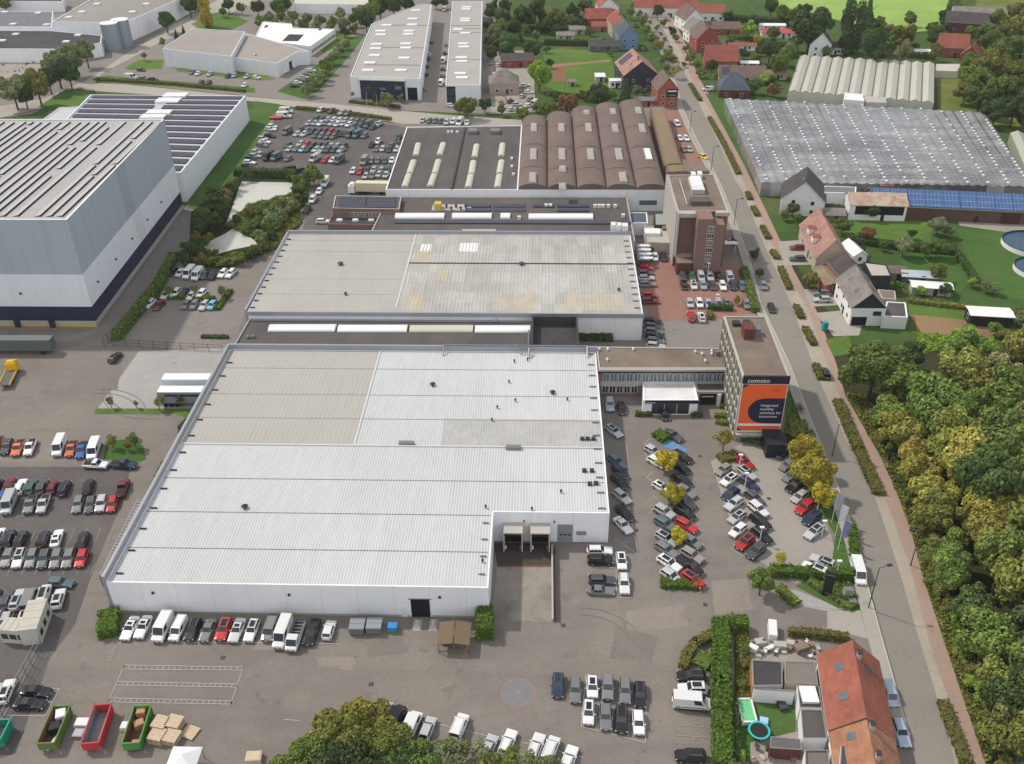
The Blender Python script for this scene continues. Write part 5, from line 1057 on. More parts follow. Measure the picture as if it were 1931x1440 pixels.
def car_parts(ty,pano=False):
    L,W,Hh,zb,belt,zh,zt,cb,cr,rw=CT[ty]; hl=L/2; hw=W/2; P={}
    def top(x):
        if ty=='p' and x<cb[0]: return belt
        if ty=='t' and x<cb[0]: return zt
        if x>cb[1]: return belt-(belt-zh)*min(1,(x-cb[1])/.25)-.10*max(0,(x-cb[1])/(hl-cb[1]))**2
        if x<cb[0]: return belt-(belt-zt)*min(1,(cb[0]-x)/.2)
        return belt
    xs=[-hl,-hl+.12,-hl+.45,cb[0] if cb[0]>-hl+.5 else -hl+.6,-.8,0,.6,cb[1],(cb[1]+hl)/2+.1,hl-.35,hl-.10,hl]
    xs=sorted(set(round(x,3) for x in xs)); mb=MB(); rings=[]
    for x in xs:
        e=(hl-abs(x)); k=1 if e>.5 else .80+.20*math.sqrt(max(0,e/.5)); w=hw*k; zt_=top(x)-(.12 if e<.05 else 0); z0=zb+(.14 if e<.05 else .04 if e<.2 else 0)
        zm=z0+(zt_-z0)*.55
        rings.append([(x,-w*.93,z0),(x,-w,zm-.12),(x,-w*.985,zm+.1),(x,-w*.90,zt_-.02),(x,-w*.6,zt_+.03),(x,w*.6,zt_+.03),(x,w*.90,zt_-.02),(x,w*.985,zm+.1),(x,w,zm-.12),(x,w*.93,z0)])
    n=len(rings[0])
    for a,b2 in zip(rings,rings[1:]):
        for i in range(n):
            j=(i+1)%n; mb.face([a[i],b2[i],b2[j],a[j]],PAINT if i!=n-1 else TRIM)
    mb.face(rings[0],PAINT); mb.face(rings[-1][::-1],PAINT)
    rwid=hw*rw; bw_=hw*.90; z1=Hh-.05
    B=[(cb[0],-bw_,belt-.06),(cb[1],-bw_,belt-.06),(cb[1],bw_,belt-.06),(cb[0],bw_,belt-.06)]
    if cb[1]<hl-.4: B[1]=(cb[1],-bw_*.96,belt-.06);B[2]=(cb[1],bw_*.96,belt-.06)
    T=[(cr[0],-rwid,z1),(cr[1],-rwid,z1),(cr[1],rwid,z1),(cr[0],rwid,z1)]
    for i in range(4):
        j=(i+1)%4; mb.face([B[i],B[j],T[j],T[i]],PAINT)
    T2=[(cr[0]+.12,-rwid*.86,Hh),(cr[1]-.15,-rwid*.86,Hh),(cr[1]-.15,rwid*.86,Hh),(cr[0]+.12,rwid*.86,Hh)]
    for i in range(4):
        j=(i+1)%4; mb.face([T[i],T[j],T2[j],T2[i]],PAINT)
    mb.face(T2,PAINT)
    if ty=='p': mb.box((-hl+cb[0])/2+.05,0,belt-.02,cb[0]+hl-.3,W*.78,.06,BED)
    if ty=='t': mb.box((-hl+cb[0])/2,0,1.0,cb[0]+hl-.1,1.9,.08,BED); 
    if ty=='t':
        for y in (-.85,.85): mb.box((-hl+cb[0])/2,y,1.08,cb[0]+hl-.1,.16,.10,STEEL)
        for k in range(5): mb.box(-hl+.4+k*.75,0,1.08,.14,1.7,.10,STEEL)
    if ty in 'eqs':
        for y in (-rwid*.8,rwid*.8): mb.box((cr[0]+cr[1])/2,y,Hh-.01,(cr[1]-cr[0])*.8,.05,.05,STEEL)
    for s in (-1,1): mb.box(cb[1]-.35 if cb[1]<hl-.3 else hl-.9,s*(hw*.97+.06),belt-.02,.16,.22,.14,PAINT)
    mb.box(hl-.03,0,zb+.22,.10,W*.62,.20,TRIM); mb.box(hl+.005,0,zb+.28,.06,.52,.11,LAMP); mb.box(-hl-.005,0,belt-.32,.06,.52,.11,LAMP)
    if ty in 'sptv':
        for s in (-1,1): mb.box(0,s*(hw-.03),zb+.02,L*.86,.09,.20,TRIM)
    if ty in 'v':
        for s in (-1,1): mb.box(-.3,s*(hw*.985),zb+.55,L*.72,.05,.10,TRIM)
    P['body']=mb
    def quad(a,b2,c,d,fu0,fu1,fv0,fv1,off=.012):
        f=lambda u,v: lerp(lerp(a,b2,u),lerp(d,c,u),v)
        q=[f(fu0,fv0),f(fu1,fv0),f(fu1,fv1),f(fu0,fv1)]
        from mathutils import Vector
        nn=(Vector(q[1])-Vector(q[0])).cross(Vector(q[3])-Vector(q[0])).normalized()*off
        return [tuple(Vector(p)+nn) for p in q]
    m=MB(); m.face(quad(B[1],B[2],T[2],T[1],.05,.95,.14,.97),CGLASS); P['windscreen']=m
    m=MB()
    if ty!='t': m.face(quad(B[3],B[0],T[0],T[3],.08,.92,.35 if ty=='v' else .2,.93),CGLASS if ty not in 'v' else TRIM)
    P['rear_window']=m
    m=MB()
    for a,b2,c,d,fl in ((B[0],B[1],T[1],T[0],0),(B[2],B[3],T[3],T[2],1)):
        us=((.05,.36),(.39,.66),(.69,.93)) if ty in 'es' else ((.08,.47),(.51,.92)) if ty in 'hdp' else ((.68,.93),) if ty in 'vt' else ((.60,.93),)
        for u0,u1 in us:
            if fl: u0,u1=1-u1,1-u0
            m.face(quad(a,b2,c,d,u0,u1,.2,.92),CGLASS)
        P['side_windows%d'%fl]=m; m=MB()
    if pano:
        m=MB(); x0,x1=cr[0]+.45,cr[1]-.12; m.face([(x0,-rwid*.62,Hh+.012),(x1,-rwid*.62,Hh+.012),(x1,rwid*.62,Hh+.012),(x0,rwid*.62,Hh+.012)],CGLASS); P['sunroof']=m
    wr=.33 if ty in 'hed' else .37
    P['wheels']=[]
    for x in (-hl+.85,hl-.85 if ty not in 'vt' else hl-.95):
        for y in (-hw+.08,hw-.08):
            m=MB(); nn=14
            for s in (0,1):
                pass
            c=[(x+wr*math.cos(2*math.pi*i/nn),y,wr+wr*math.sin(2*math.pi*i/nn)) for i in range(nn)]
            ci=[(p[0],y-.10,p[2]) for p in c]; co=[(p[0],y+.10,p[2]) for p in c]
            for i in range(nn):
                j=(i+1)%nn; m.face([ci[i],ci[j],co[j],co[i]],TYRE)
            m.face(ci,TYRE); m.face(co[::-1],TYRE); s=1 if y>0 else -1
            r=[(x+wr*.62*math.cos(2*math.pi*i/nn),y+s*.11,wr+wr*.62*math.sin(2*math.pi*i/nn)) for i in range(nn)]; m.face(r if s<0 else r[::-1],RIM)
            P['wheels'].append(m)
    P['lights']=[]
    for s in (-1,1):
        m=MB(); m.box(hl-.16,s*hw*.68,top(hl-.2)-.22,.22,.42,.15,LAMP); P['lights'].append(('headlight',m))
        m=MB(); m.box(-hl+.06,s*hw*.72,belt-.22 if ty!='v' else 1.0,.14,.26,.18 if ty not in 'vq' else .5,TAIL); P['lights'].append(('tail_light',m))
    return P
PROTO={}
def proto(ty,pano):
    k=(ty,pano)
    if k not in PROTO:
        P=car_parts(ty,pano); d={}
        for n in ('body','windscreen','rear_window','side_windows0','side_windows1','sunroof'):
            if n in P and P[n].f: d[n]=P[n].mesh(n,fix=(n=='body'))
        d['wheels']=[w.mesh('wheel',True) for w in P['wheels']]; d['lights']=[(n,m.mesh(n,True)) for n,m in P['lights']]
        allm=MB()
        for src in [P['body'],P['windscreen'],P['rear_window'],P['side_windows0'],P['side_windows1']]+([P['sunroof']] if pano else [])+P['wheels']+[m for _,m in P['lights']]:
            n=len(allm.v); allm.v+=src.v; allm.f+=[tuple(i+n for i in f) for f in src.f]; allm.m+=[allm.mi(src.mats[i]) for i in src.m]
        bodyfix=d['body']; me=allm.mesh('car',True); d['whole']=me
        bd=MB()                      # mid-size: body with wheels and lamps
        for src in [P['body']]+P['wheels']+[m for _,m in P['lights']]:
            n=len(bd.v); bd.v+=src.v; bd.f+=[tuple(i+n for i in f) for f in src.f]; bd.m+=[bd.mi(src.mats[i]) for i in src.m]
        d['bodyw']=bd.mesh('body',True)
        PROTO[k]=d
    return PROTO[k]
CC={'w':((.80,.80,.79),'white'),'s':((.50,.51,.52),'silver'),'g':((.20,.205,.21),'grey'),'d':((.075,.08,.085),'dark grey'),'k':((.015,.015,.017),'black'),'n':((.022,.035,.075),'navy'),'b':((.03,.12,.42),'blue'),'r':((.50,.03,.03),'red'),'m':((.17,.02,.03),'maroon'),'e':((.05,.13,.09),'green'),'t':((.10,.16,.17),'teal grey'),'o':((.66,.15,.05),'orange'),'y':((.75,.55,.10),'yellow'),'c':((.22,.55,.68),'pale blue'),'h':((.30,.27,.24),'beige grey'),'l':((.36,.44,.52),'light blue')}
TY={'h':('hatchback','car'),'e':('estate car','car'),'d':('saloon','car'),'s':('off-roader','car'),'q':('compact van','van'),'v':('panel van','van'),'p':('pickup','pickup'),'t':('flatbed lorry','lorry')}
NM={'h':'hatchback','e':'estate_car','d':'saloon_car','s':'off_roader','q':'compact_van','v':'panel_van','p':'pickup','t':'flatbed_lorry'}
CARS=[]
JR=random.Random(11)
def car(p,code,head,row,group,detail=None,jit=2.0):
    """code: colour, type and * for a glass roof"""
    col,ty=code[0],code[1]; pano='*' in code
    hz=CT[ty][2]*.45; g=G(p[0],p[1],hz); px=ppm(*p)
    det=detail if detail is not None else (2 if px>8.3 else 1 if px>6.6 else 0)
    rot=R(head+JR.uniform(-jit,jit)); d=proto(ty,pano); rgb=CC[col][0]; v=JR.uniform(.88,1.12); rgb=tuple(min(.85,c*v) for c in rgb)
    nm=NM[ty]; lab=('glass-roofed ' if pano else '')+f"{CC[col][1]} {TY[ty][0]}"
    if det==0:
        o=ob(nm,d['whole']); o.location=(g[0],g[1],ground_z(g[0],g[1])+.002); o.rotation_euler=(0,0,rot); o.color=(*rgb,1); tag(o,lab,TY[ty][1],group)
        t=o
    else:
        t=thing(nm,lab,TY[ty][1],(g[0],g[1],ground_z(g[0],g[1])+.002),rot,group)
        b2=ob('body',d['body'] if det==2 else d['bodyw'],t); b2.color=(*rgb,1)
        for n in ('windscreen','rear_window','sunroof'):
            if n in d: ob(n,d[n],t)
        for n in ('side_windows0','side_windows1'): ob('side_window',d[n],t)
        if det==2:
            for w in d['wheels']: ob('wheel',w,t)
            for n,m in d['lights']: ob(n,m,t)
    t.scale=(JR.uniform(.95,1.05),JR.uniform(.97,1.03),JR.uniform(.95,1.05)); CARS.append((t,lab,row,p)); return t
def row(pts,codes,head,rowname,group,**k):
    cs=codes.split()
    for p,c in zip(pts,cs): 
        if c!='-': car(p,c,head,rowname,group,**k)
def rowl(a,b2,codes,head,rowname,group,dy=None,**k):
    cs=codes.split(); n=len(cs)
    for i,c in enumerate(cs):
        if c!='-': car(lerp(a,b2,i/max(1,n-1)),c,head,rowname,group,**k)
# --- along the white wall in front
g1='vehicles parked along the white warehouse front'
row([(245,1184),(270,1182),(307,1182),(336,1185),(364,1186),(392,1188),(422,1186),(447,1188),(475,1188),(509,1187),(533,1192),(557,1196),(588,1190)],'wd* wd* wv wq ks gd rs* sd* we* gq wv wt kp',-92,'along the white warehouse front',g1)
car((620,1187),'wh',88,'along the white warehouse front',g1)
g='cars in the double row on the open yard'
row([(1052,1291),(1085,1300),(1117,1294),(1146,1295),(1179,1301),(1207,1309)],'ne ge wh* gs ge ke*',-93,'back line of the open yard block',g)
row([(1110,1342),(1142,1351),(1172,1355),(1204,1361)],'wh* ge ks wh',-93,'front line of the open yard block',g)
g='vehicles beside the long yard hedge'
car((1304,1274),'ke',180,'beside the long yard hedge',g); car((1306,1298),'ws*',180,'beside the long yard hedge',g); car((1304,1322),'wv',-3,'beside the long yard hedge',g); car((1302,1424),'ks',180,'beside the long yard hedge',g)
g='vehicles half under the trees at the bottom'
hb=ang((742,1380),(760,1342))
row([(722,1345),(743,1358),(775,1368),(806,1374),(866,1368)],'se kv wv sh wq',hb,'half under the bottom trees',g)
row([(921,1408),(957,1400),(1010,1408),(1038,1412),(1072,1432)],'sh we we wq we',hb-4,'half under the bottom trees',g)
g='cars in the small block by the loading ramp'
row([(1131,1037),(1132,1055),(1135,1093),(1133,1113)],'we ks de gd',0,'in the block beside the loading ramp',g)
row([(1172,1057),(1177,1100)],'wh* we',-91,'in the block beside the loading ramp',g)
g='cars angled along the white warehouse side'
ha=ang((1146,800),(1172,822))
row([(1158,812),(1163,870),(1170,889),(1169,907),(1173,936),(1178,967),(1175,990)],'se* te ne ke se kd wd',ha,'angled along the white warehouse side',g)
g='cars in the double row under the small yellow trees'
ha=ang((1238,1052),(1275,1076))
row([(1231,849),(1238,870),(1247,918),(1253,964),(1255,988),(1257,1014),(1257,1036),(1262,1061),(1265,1085)],'sh wh wh* ss te se* ge we* sh',ha,'in the left file by the yellow trees',g)
row([(1269,820),(1286,860),(1285,881),(1286,904),(1294,926),(1292,946),(1291,966),(1295,990),(1304,1020),(1305,1046),(1300,1066),(1306,1092)],'dd ke kh kd ge de ke re gh hs kp rs*',ha,'in right file by the yellow trees',g)
g='cars on the pale concrete car park'
row([(1404,871),(1409,891),(1413,911),(1423,938),(1430,959),(1434,982),(1437,1008)],'rd* se* ne de ws ks ke',ang((1388,858),(1420,882)),'in the right file of the pale car park',g)
row([(1364,885),(1375,904),(1378,930),(1384,949),(1390,974),(1392,999),(1405,1022),(1426,1038)],'hh wh* nh se sh* wh rs* ds',ang((1392,892),(1360,914)),'in the left file of the pale car park',g)
row([(1478,853),(1485,876),(1492,896),(1499,915),(1508,936),(1517,956),(1531,976),(1535,1002)],'nh gh gh ke sh rs ns se*',ang((1545,990),(1520,1008)),'under the big yellow trees',g)
row([(1552,1058),(1537,1073)],'se* ws*',ang((1570,1062),(1530,1045)),'at the black sign pillar',g)
row([(1150,762),(1172,769)],'ls kh',-90,'under the office windows','cars in front of the office wing')
car((1254,780),'kh',-90,'before the showroom glass','cars in front of the office wing')
g='cars on the red brick car park'
row([(1287,520),(1305,520),(1322,521),(1339,521),(1356,521),(1376,522)],'dh eh sq ss kh wq',-90,'top line of the red brick car park',g)
row([(1290,537),(1308,537),(1326,537),(1344,538),(1363,538),(1382,537),(1400,538)],'kh wh* lh dh we ne te',-90,'second line of the red brick car park',g)
row([(1301,571),(1319,571),(1336,572),(1354,572),(1371,570),(1408,573)],'sh wh lh ss gh gh',-90,'third line of the red brick car park',g)
row([(1304,596),(1323,597)],'re we*',90,'last pair on the red brick car park',g)
row([(1218,505),(1218,514),(1219,523),(1221,535),(1225,556),(1226,567)],'rh de se ge rh me',3,'against the middle warehouse side',g)
row([(1231,605),(1232,615),(1233,624),(1235,633),(1236,642),(1237,651)],'ke de ge ke ge se',-12,'squeezed beside the middle warehouse corner',g)
row([(1235,484),(1251,484)],'wh kh',-90,'below the small annex roof',g)
g='cars along the main street'
car((1440,538),'gh',RA-180,'driving down the main street',g); car((1455,580),'kh',RA-180,'farther down the main street',g); car((1557,703),'ke',RA,'at the edge of the big tree',g); car((1376,456),'we',180,'beside the brick tower entrance',g)
car((1678,1308),'lq',RA-178,'parked before the orange row house',g); car((1699,1380),'le',RA-178,'parked at the row house corner',g)
car((1619,1076),'wv',RA-180,'on the pavement beside the flag poles',g)
g='cars on house drives'
row([(1504,466),(1504,487)],'me de',178,'before the pinkish red roofed house',g); row([(1549,552),(1550,564)],'ge se',180,'before the modern house',g)
car((1335,167),'wq',176,'beside the slate roofed red house',g); car((1326,295),'yh',-60,'at the pavilion forecourt',g)
row([(1282,260),(1294,260),(1290,281),(1300,281),(1277,232)],'wh we gh sh wq',-80,'beside the vaulted hall',g)
row([(1308,67),(1314,70),(1213,92),(1219,18),(1220,24)],'kh dh dh kh kh',80,'beside the tree lined street',g)
row([(1780,405),(1800,408),(1830,409),(1885,408),(1725,404)],'wv lp sv hv sq',-5,'before the solar barn',g)
# --- left stock car park
g='vehicles in the left stock car park'
hl=-100
hs_=ang((60,826),(48,852))
row([(-6,838),(13,842),(34,843),(57,842),(112,840),(135,845),(154,847),(177,845)],'op ds op wp wv op bp wv',hs_,'in the pickup row at the left',g)
row([(180,875),(233,875)],'wp np',-3,'below the grass island',g)
row([(-5,916),(17,914),(38,917),(59,917),(79,917),(100,918),(121,920)],'kh md we ee de mh ke',hs_+180,'upper back row of the left lot',g)
row([(166,917),(231,919)],'kd mp',hs_+180,'upper back row of the left lot',g)
row([(0,940),(17,947),(57,950),(82,949),(147,950),(170,951),(191,949),(212,950)],'bh sv gp sp ge de ss rh',hs_,'upper front row of the left lot',g)
row([(-3,1010),(17,1015),(39,1016),(81,1016),(107,1015),(155,1018)],'wh ke ke ks wd* ks',hs_+180,'middle back row of the left lot',g)
row([(-8,1050),(14,1051),(36,1052),(60,1052),(83,1053),(106,1053),(129,1052),(154,1052)],'de ge we* ge de ge ge rh',hs_,'middle front row of the left lot',g)
car((114,1098),'te',-5,'lying across the lower back row',g)
row([(-10,1130),(12,1130),(33,1130),(57,1130),(83,1120),(110,1128)],'ke de se* gv wq* ws*',hs_+180,'lower back row of the left lot',g)
row([(-8,1172),(10,1173),(44,1168),(72,1140)],'ge se wh* kh',hs_,'beside the pale container offices',g)
row([(12,1303),(-14,1310)],'we* se',hs_+180,'beside the long wire fence',g)
row([(69,1304),(56,1327)],'kd kd',-2,'in the bays by the wire fence',g)
# --- visitor car park
g='vehicles on the visitor car park by the pond'
row([(325,512),(340,514),(356,513),(372,516),(387,516),(402,517),(420,515),(435,515)],'kh wh wv wv dp kp we we',-97,'top row by the pond shrubs',g)
row([(313,555),(331,552),(347,552),(361,557),(380,553)],'wh we kh wh wh',-97,'row inside the low hedge',g)
row([(282,572),(300,575),(351,574),(367,574),(385,575),(400,575)],'we md gh gh se ch',-97,'row below the low hedge',g)
car((217,673),'ke',ang((208,683),(227,663)),'driving out by the lane gate',g)
# --- big rear car park
g='vehicles in the rear car park'
Z=lambda pts:[(430+x/5.68,190+y/5.68) for x,y in pts]
hr=-112
row(Z([(990,95),(1110,105),(1220,120),(1283,130)]),'wh dh se ge',hr,'along the estate road hedge',g)
row(Z([(622,98),(600,150)]),'wv wv',0,'corner pair by the red trailer',g)
row(Z([(475,272),(455,298),(450,372),(370,400),(392,435),(365,470),(300,545),(292,587),(240,612),(230,655),(203,695)]),'wh we ke sh wd ge sh se nh we kh',-12,'left edge of the rear car park',g)
car(Z([(632,318)])[0],'gv',hr,'alone at the left of the rear car park',g)
rowl(*Z([(940,190),(1440,222)]),'dh de sh wh wh ss sh gh dh',hr,'farthest row of the rear car park',g)
row(Z([(865,235),(930,235),(990,238),(1055,235),(1110,238),(1168,248),(1235,240),(1295,252),(1352,268),(1410,268),(1503,248),(1550,280),(1612,245)]),'sh lh we gh se wh se wh dh dh tv dh ss',hr,'second row of the rear car park',g)
row(Z([(780,305),(842,318),(900,322),(975,325),(1035,322),(1100,328),(1160,338),(1210,352),(1250,355)]),'dh gh de dh dh re dh kh kh',hr,'third row of the rear car park',g)
row(Z([(740,352),(815,352),(935,368),(1000,372),(1065,378),(1130,380),(1310,350),(1385,352),(1460,372)]),'sh se th gh te gh tv tv gh',hr,'fourth row of the rear car park',g)
row(Z([(640,472),(777,455),(842,462),(905,472),(975,475),(1040,475),(1100,482),(1165,482),(1237,482)]),'eh sh rh dh nh dh sh sh dh',hr,'fifth row of the rear car park',g)
row(Z([(660,512),(735,512),(797,518),(857,518),(942,518),(1005,522),(1070,522),(1135,523),(1212,522)]),'sh ge ch dh se lh de dh se',hr,'sixth row of the rear car park',g)
row(Z([(430,592),(516,595),(642,617),(930,608),(1045,632),(1122,632),(1190,625)]),'kv tv gh sv rh wh tv',hr,'front row of the rear car park',g)
row(Z([(770,742),(640,738)]),'nh kv',hr-40,'by the dark hedge of the pond',g)
row(Z([(1540,468),(1605,432),(1590,512),(1655,512),(1745,478),(1820,458),(1725,520),(1805,518)]),'kh ws gh sh gh dh dh sh',-100,'right block of the rear car park',g)
row(Z([(1460,637),(1535,637),(1605,637),(1680,637),(1755,637)]),'hv gh gh eh wh',-95,'short row beside the dark roofed hall',g)
row(Z([(1340,747),(1415,752),(1490,742),(1560,738),(1640,742),(1700,742)]),'wh re dh se sh de',-97,'paired rows beside the dark roofed hall',g)
row(Z([(1475,802),(1545,797),(1615,787),(1690,792)]),'sh ge sh sh',-97,'paired rows beside the dark roofed hall',g)
row(Z([(1040,867),(975,965),(905,1052),(845,1160)]),'wv wh wq ke',ang((575,405),(615,345))+180,'parked on the lane beside the pond',g)
car(Z([(1022,1287)])[0],'we',2,'against the middle warehouse parapet',g)
car((752,258),'eq',-100,'against the dark roofed hall corner',g)
g='cars behind the dark roofed hall'
row([(797,226),(810,227),(821,227),(832,228),(842,230),(855,228),(867,229),(881,231)],'sh th th dh se wq wv we',-100,'behind the dark roofed hall',g)
# --- far estate
g='vehicles on the far estate'
row([(362,136),(373,138),(395,139),(430,143),(442,142),(465,144)],'gh wh se kh sh se',-100,'under the grey hall wall',g)
row([(379,155),(393,155),(461,160)],'dh dh wh',-100,'second line before the grey hall',g)
row([(266,131),(247,144),(289,149),(271,147)],'dh wv kh gh',-10,'corner of the grey hall car park',g)
row([(484,145),(534,134),(546,126),(557,117)],'wh wh gh de',-30,'beside the lower grey hall',g)
row([(555,161),(561,155),(567,150),(573,145),(579,140),(587,132)],'kh wh gh se gh wh',8,'angled row under the bank shrubs',g)
row([(814,79),(810,102),(806,111),(805,125),(803,140),(797,168)],'kh sh kp kh ne gh',80,'along the first workshop row',g)
row([(842,84),(839,99),(836,113),(835,129),(834,142),(832,155)],'gh kh wv kh dh wv',85,'along the second workshop row',g)
car((852,198),'we',0,'before the second workshop row',g); car((838,16),'wv',85,'at the far end of the workshop lane',g)
g='old vehicles on the wreck yard'
row([(965,205),(980,207),(997,198),(1009,193),(997,173),(930,118),(938,121),(945,118),(935,140),(937,148),(985,180),(962,190),(945,192),(975,196),(1000,186),(990,160)],'sh wh wh wv wh se we we wh gh sh mh gh sh gh wh',40,'among the wrecks around the pinkish house',g,jit=60)
# ------------------------------------------------------------------ labels for vehicles
from collections import defaultdict
byrow=defaultdict(list)
for t,lab,rw_,p in CARS: byrow[(lab,rw_)].append((p,t))
for (lab,rw_),L in byrow.items():
    if len(L)==1: L[0][1]['label']=f"{lab} {rw_}"
    else:
        xs_=[p[0] for p,_ in L]; ys=[p[1] for p,_ in L]
        if max(xs_)-min(xs_)>=(max(ys)-min(ys))*.8: L.sort(key=lambda q:q[0][0]); w='from left'
        else: L.sort(key=lambda q:-q[0][1]); w='from near end'
        for i,(p,t) in enumerate(L):
            t['label']=f"{lab} {rw_}, {ordinal(i+1)} of {number(len(L))} {w}"
# ------------------------------------------------------------------ other vehicles
def lorry_box(name,label,a,b2,w,h,boxm,z0=1.1,cab=None,cabm=None,side=None):
    """long trailer from pixel a to b2 (ground ends of its centre line)"""
    A,B=G(*a),G(*b2); l=math.dist(A,B); rot=math.atan2(B[1]-A[1],B[0]-A[0]); c=((A[0]+B[0])/2,(A[1]+B[1])/2)
    t=thing(name,label,'lorry trailer' if not cab else 'lorry',(c[0],c[1],.05),rot)
    mb=MB(); mb.box(0,0,z0,l,w,h-z0,side or boxm); mb.box(0,0,h,l-.02,w-.02,.06,boxm); ob('box',mb.mesh('box',True),t)
    mb=MB(); mb.box(0,0,.75,l*.96,1.0,.34,DSTEEL); ob('chassis',mb.mesh('chassis',True),t)
    for x in (-l/2+1.2,-l/2+2.5,-l/2+3.8,l/2-2.6):
        for y in (-w/2+.25,w/2-.25):
            mb=MB(); nn=14; ring_=[(x+.5*math.cos(2*math.pi*i/nn),.5+.5*math.sin(2*math.pi*i/nn)) for i in range(nn)]
            f=[(p[0],y-.16,p[1]) for p in ring_]; k=[(p[0],y+.16,p[1]) for p in ring_]
            for i in range(nn): j=(i+1)%nn; mb.face([f[i],f[j],k[j],k[i]],TYRE)
            mb.face(f,TYRE); mb.face(k[::-1],RIM); ob('wheel',mb.mesh('wheel',True),t)
    if cab:
        x=cab*(l/2+1.5); mb=MB(); mb.box(x,0,.5,2.2,w*.98,2.4,cabm,taper=.96); mb.box(x-cab*.2,0,2.9,1.5,w*.9,.7,cabm,taper=.8); ob('cab',mb.mesh('cab',True),t)
        mb=MB(); mb.box(x+cab*1.09,0,1.7,.06,w*.85,.95,CGLASS); ob('windscreen',mb.mesh('windscreen',True),t)
    return t
sc=mat('silver_side',pc(150,158,164,.8),rough=.4,var=.08,big=.4,bs=.4)
lorry_box('lorry_trailer','silver sided white roofed trailer with dark lettering, nearer of the two',(306,762),(412,762),2.6,4.0,mat('trailer_white',(.82,.82,.82),rough=.4,var=.02),side=sc)
tt=[o for o in COL.objects if o.name.startswith('lorry_trailer')][-1]
mb=MB(); mb.box(0,-1.33,2.9,9.5,.03,.55,mat('dark_lettering',(.03,.035,.06),var=0)); ob('lettering',mb.mesh('lettering',True),tt)
lorry_box('lorry_trailer','white roofed trailer behind the lettered one',(314,738),(415,738),2.6,4.0,MATS['trailer_white'])
lorry_box('lorry_trailer','long grey curtain sided trailer at the left edge',(-70,664),(105,664),2.5,4.0,mat('grey_curtain',pc(120,124,122,.8),var=.06),side=mat('grey_curtain_side',pc(104,110,110,.8),var=.08))
lorry_box('lorry','long lorry with a cream trailer and white cab by the dark roofed hall',(673,364),(735,365),2.6,3.9,mat('cream_tarpaulin',pc(226,220,188,.8),var=.05),cab=-1,cabm=MATS['trailer_white'])
# yellow recovery lorry
A=G(20,715); hd=ang((8,735),(28,694)); t=thing('recovery_lorry','yellow recovery lorry with an empty sloping grey bed','lorry',(A[0],A[1],.05),R(hd)); YL=mat('yellow_paint',pc(236,186,30,.85),rough=.35,var=.03)
mb=MB(); mb.box(3.3,0,.6,2.3,2.4,2.2,YL,taper=.94); mb.box(3.2,0,2.8,1.3,2.0,.35,YL,taper=.85); ob('cab',mb.mesh('cab',True),t)
mb=MB(); mb.box(4.4,0,1.7,.1,2.0,.85,CGLASS); ob('windscreen',mb.mesh('windscreen',True),t)
mb=MB(); mb.box(-1.2,0,1.0,6.4,2.4,.18,mat('grey_bed',pc(104,102,106,.8),var=.1)); ob('bed',mb.mesh('bed',True),t)
mb=MB(); [mb.box(-1.2,s*1.2,.85,6.5,.16,.5,YL) for s in (-1,1)]; ob('side_rail',mb.mesh('side_rail',True),t)
for x in (3.2,-1.2,-2.4):
    for y in (-1,1):
        mb=MB(); nn=14; rg=[(x+.48*math.cos(2*math.pi*i/nn),.48+.48*math.sin(2*math.pi*i/nn)) for i in range(nn)]
        f=[(p[0],y-.15,p[1]) for p in rg]; k=[(p[0],y+.15,p[1]) for p in rg]
        for i in range(nn): j=(i+1)%nn; mb.face([f[i],f[j],k[j],k[i]],TYRE)
        mb.face(f,TYRE); mb.face(k[::-1],TYRE); ob('wheel',mb.mesh('wheel',True),t)
A=G(520,224); t=thing('flat_trailer','small orange red flat trailer at the car park corner','trailer',(A[0],A[1],.05),0)
mb=MB(); mb.box(0,0,.5,5,2.2,.25,mat('orange_red_paint',pc(190,84,60,.85),var=.08)); ob('bed',mb.mesh('bed',True),t); mb=MB(); mb.box(-.5,0,.05,.7,2.0,.6,TYRE); ob('wheel',mb.mesh('wheel',True),t)
# ================================================================== vegetation
LEAF=objcol_mat('leaf',.75,spec=.15,rand=.5,transl=.30)
BARK=mat('bark',(.10,.08,.06),rough=.95,var=.2,scale=2)
PBARK=mat('pale_bark',(.34,.31,.27),rough=.95,var=.2,scale=2)
def quads_mesh(name,C,N,size,m):
    n=len(C); N=N/np.linalg.norm(N,axis=1,keepdims=True)
    r=rng.normal(size=(n,3)); U=np.cross(N,r); U/=np.linalg.norm(U,axis=1,keepdims=True); V=np.cross(N,U)
    s=(size*rng.uniform(.6,1.35,size=n))[:,None]; k=s*rng.uniform(.6,1.0,size=(n,1))
    P=np.stack([C-U*s-V*k*.4,C+U*s*.2-V*k,C+U*s+V*k*.4,C-U*s*.2+V*k],1).reshape(-1,3)
    me=bpy.data.meshes.new(name); me.vertices.add(4*n); me.vertices.foreach_set('co',P.astype(np.float32).ravel())
    me.loops.add(4*n); me.loops.foreach_set('vertex_index',np.arange(4*n,dtype=np.int32)); me.polygons.add(n)
    me.polygons.foreach_set('loop_start',np.arange(0,4*n,4,dtype=np.int32)); me.polygons.foreach_set('loop_total',np.full(n,4,dtype=np.int32))
    me.materials.append(m); me.update(); me.validate(); return me
